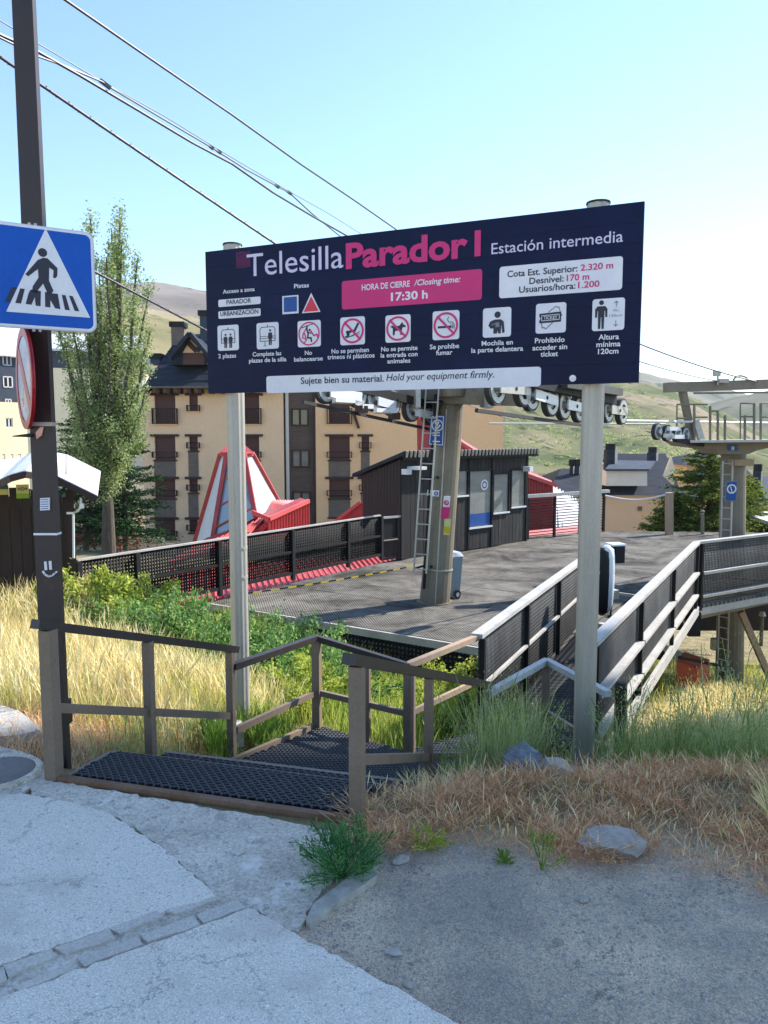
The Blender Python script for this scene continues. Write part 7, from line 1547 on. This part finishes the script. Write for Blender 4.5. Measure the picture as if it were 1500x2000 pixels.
def conifer(label, px, Y, ytop, ybase, spread, mat, seed, nb=170, needles=120, size=.14, top_frac=.05, lift=.02, name='conifer_tree', dens=1.0):
    r = np.random.default_rng(seed); b = A(px, ybase, Y); t_ = A(px, ytop, Y); H = t_.z - b.z; T = thing(name, (b.x, b.y, b.z), label, 'tree')
    mb = MB(); mb.cyl((0, 0, 0), (0, 0, H), H * .022, .02, 8, False); C, D = [], []
    for k in range(nb):
        h = r.uniform(.06, .99) ** .9; a = r.uniform(0, 6.28); L_ = spread * (1 - h) ** .75 * r.uniform(.65, 1.15) + .15; p = Vector((0, 0, h * H)); q = p + Vector((math.cos(a) * L_, math.sin(a) * L_, L_ * (.25 - .45 * r.random())))
        mb.cyl(p, q, .03, .008, 4, False); nl = int(needles * (.3 + L_ / spread)); ss = r.random(nl)[:, None] ** .7; base = np.array(p) + (np.array(q) - np.array(p)) * ss
        off = r.normal(size=(nl, 3)) * np.array([.16, .16, .05]) * (L_ * .35 + .2); off[:, 2] -= abs(off[:, 0]) * .3; C.append(base + off); D.append(np.tile(np.array(q - p) / (q - p).length, (nl, 1)))
    part('trunk', mb, M['bark'], T, local=True); V, f = leafV(np.concatenate(C), size, r, .4, D=np.concatenate(D))
    o = bpy.data.objects.new('crown', mesh_np('crown', V, f, M[mat])); COL.objects.link(o); o.parent = T
conifer('dark spruce left of the poplar trunk behind the kiosk roof', 168, 36, 790, 1075, 3.0, 'dark_needles', 1)
conifer('dark spruce right of the poplar trunk', 246, 37, 800, 1075, 2.7, 'dark_needles', 2)
conifer('dark spruce directly behind the poplar trunk', 205, 39, 770, 1078, 2.8, 'dark_needles', 3)
conifer('sunlit broad conifer left of the second tower', 1378, 29, 868, 1100, 3.1, 'conifer', 4, nb=190, needles=230, size=.12)
conifer('smaller conifer right of the second tower', 1450, 30, 925, 1100, 1.9, 'conifer', 5, nb=130)
conifer('low conifer at the left foot of the broad conifer', 1318, 28, 960, 1085, 1.4, 'conifer', 6, nb=110)
# scrub dotted over the hillside
def scrub(label, n, pxr, tr, ridge_y, foot_y, Yf, Yr, seed, mat, size):
    r = np.random.default_rng(seed); C = []
    for _ in range(n):
        px = r.uniform(*pxr); t = r.uniform(*tr); ry = np.interp(px, [p[0] for p in ridge_y], [p[1] for p in ridge_y]); a = np.array(A(px, foot_y, Yf)); b = np.array(A(px, ry, Yr)); p = a + (b - a) * t; p[2] = a[2] + (b[2] - a[2]) * t ** 1.05
        s = size * r.uniform(.5, 1.5); m = 26; C.append(p + r.normal(size=(m, 3)) * s * np.array([.6, .6, .25]) + [0, 0, s * .2])
    V, f = leafV(np.concatenate(C), size * .5, r, .8); link_np('scrub', V, f, M[mat], label=label, cat='scrub')
RG = [(620, 660), (800, 690), (1000, 705), (1180, 730), (1257, 745), (1310, 760), (1366, 782), (1430, 815), (1520, 862), (1700, 890)]
scrub('low scrub bushes dotted over the green hillside', 900, (880, 1420), (0.02, .8), RG, 985, 95, 330, 71, 'sage', .55)

# ---------------------------------------------------------------- air
mb = MB(); mb.box((0, 1150, 165), (6200, 4300, 380)); hz_ = bpy.data.objects.new('haze', mb.mesh('haze', None)) if False else None
hm, ht = nt('haze'); pv = N(ht, 'ShaderNodeVolumePrincipled'); pv.inputs['Color'].default_value = (.80, .88, 1, 1); pv.inputs['Density'].default_value = HAZE; pv.inputs['Anisotropy'].default_value = .3
ho = N(ht, 'ShaderNodeOutputMaterial'); ht.links.new(pv.outputs[0], ho.inputs['Volume'])
hz_ = bpy.data.objects.new('haze', mb.mesh('haze', hm)); COL.objects.link(hz_); hz_['kind'] = 'stuff'; hz_['label'] = 'thin pale summer air over the valley and hills'; hz_['category'] = 'haze'

GROUPS = {'shrub': 'shrubs between the railings and the deck', 'weed': 'weeds growing along the pavement and bank', 'sheave train': 'sheave trains of the lift towers', 'lift tower': 'chairlift towers', 'clamp': 'clamps on the cable bundle', 'cable': 'cables crossing the sky and slope',
          'house': 'houses of the village on the right', 'railing': 'brown steel railings of the stairs and landing', 'gravel': 'loose gravel on the trodden earth', 'rock': 'rocks and stones on the ground', 'road sign': 'road signs on the brown pole'}
for o in bpy.data.objects:
    if o.parent is None and o.get('category') in GROUPS and not o.get('group') and o.get('kind') != 'stuff': o['group'] = GROUPS[o['category']]
    if o.parent is None and o.name.startswith('conifer_tree'): o['group'] = 'conifers behind the kiosk and the deck'
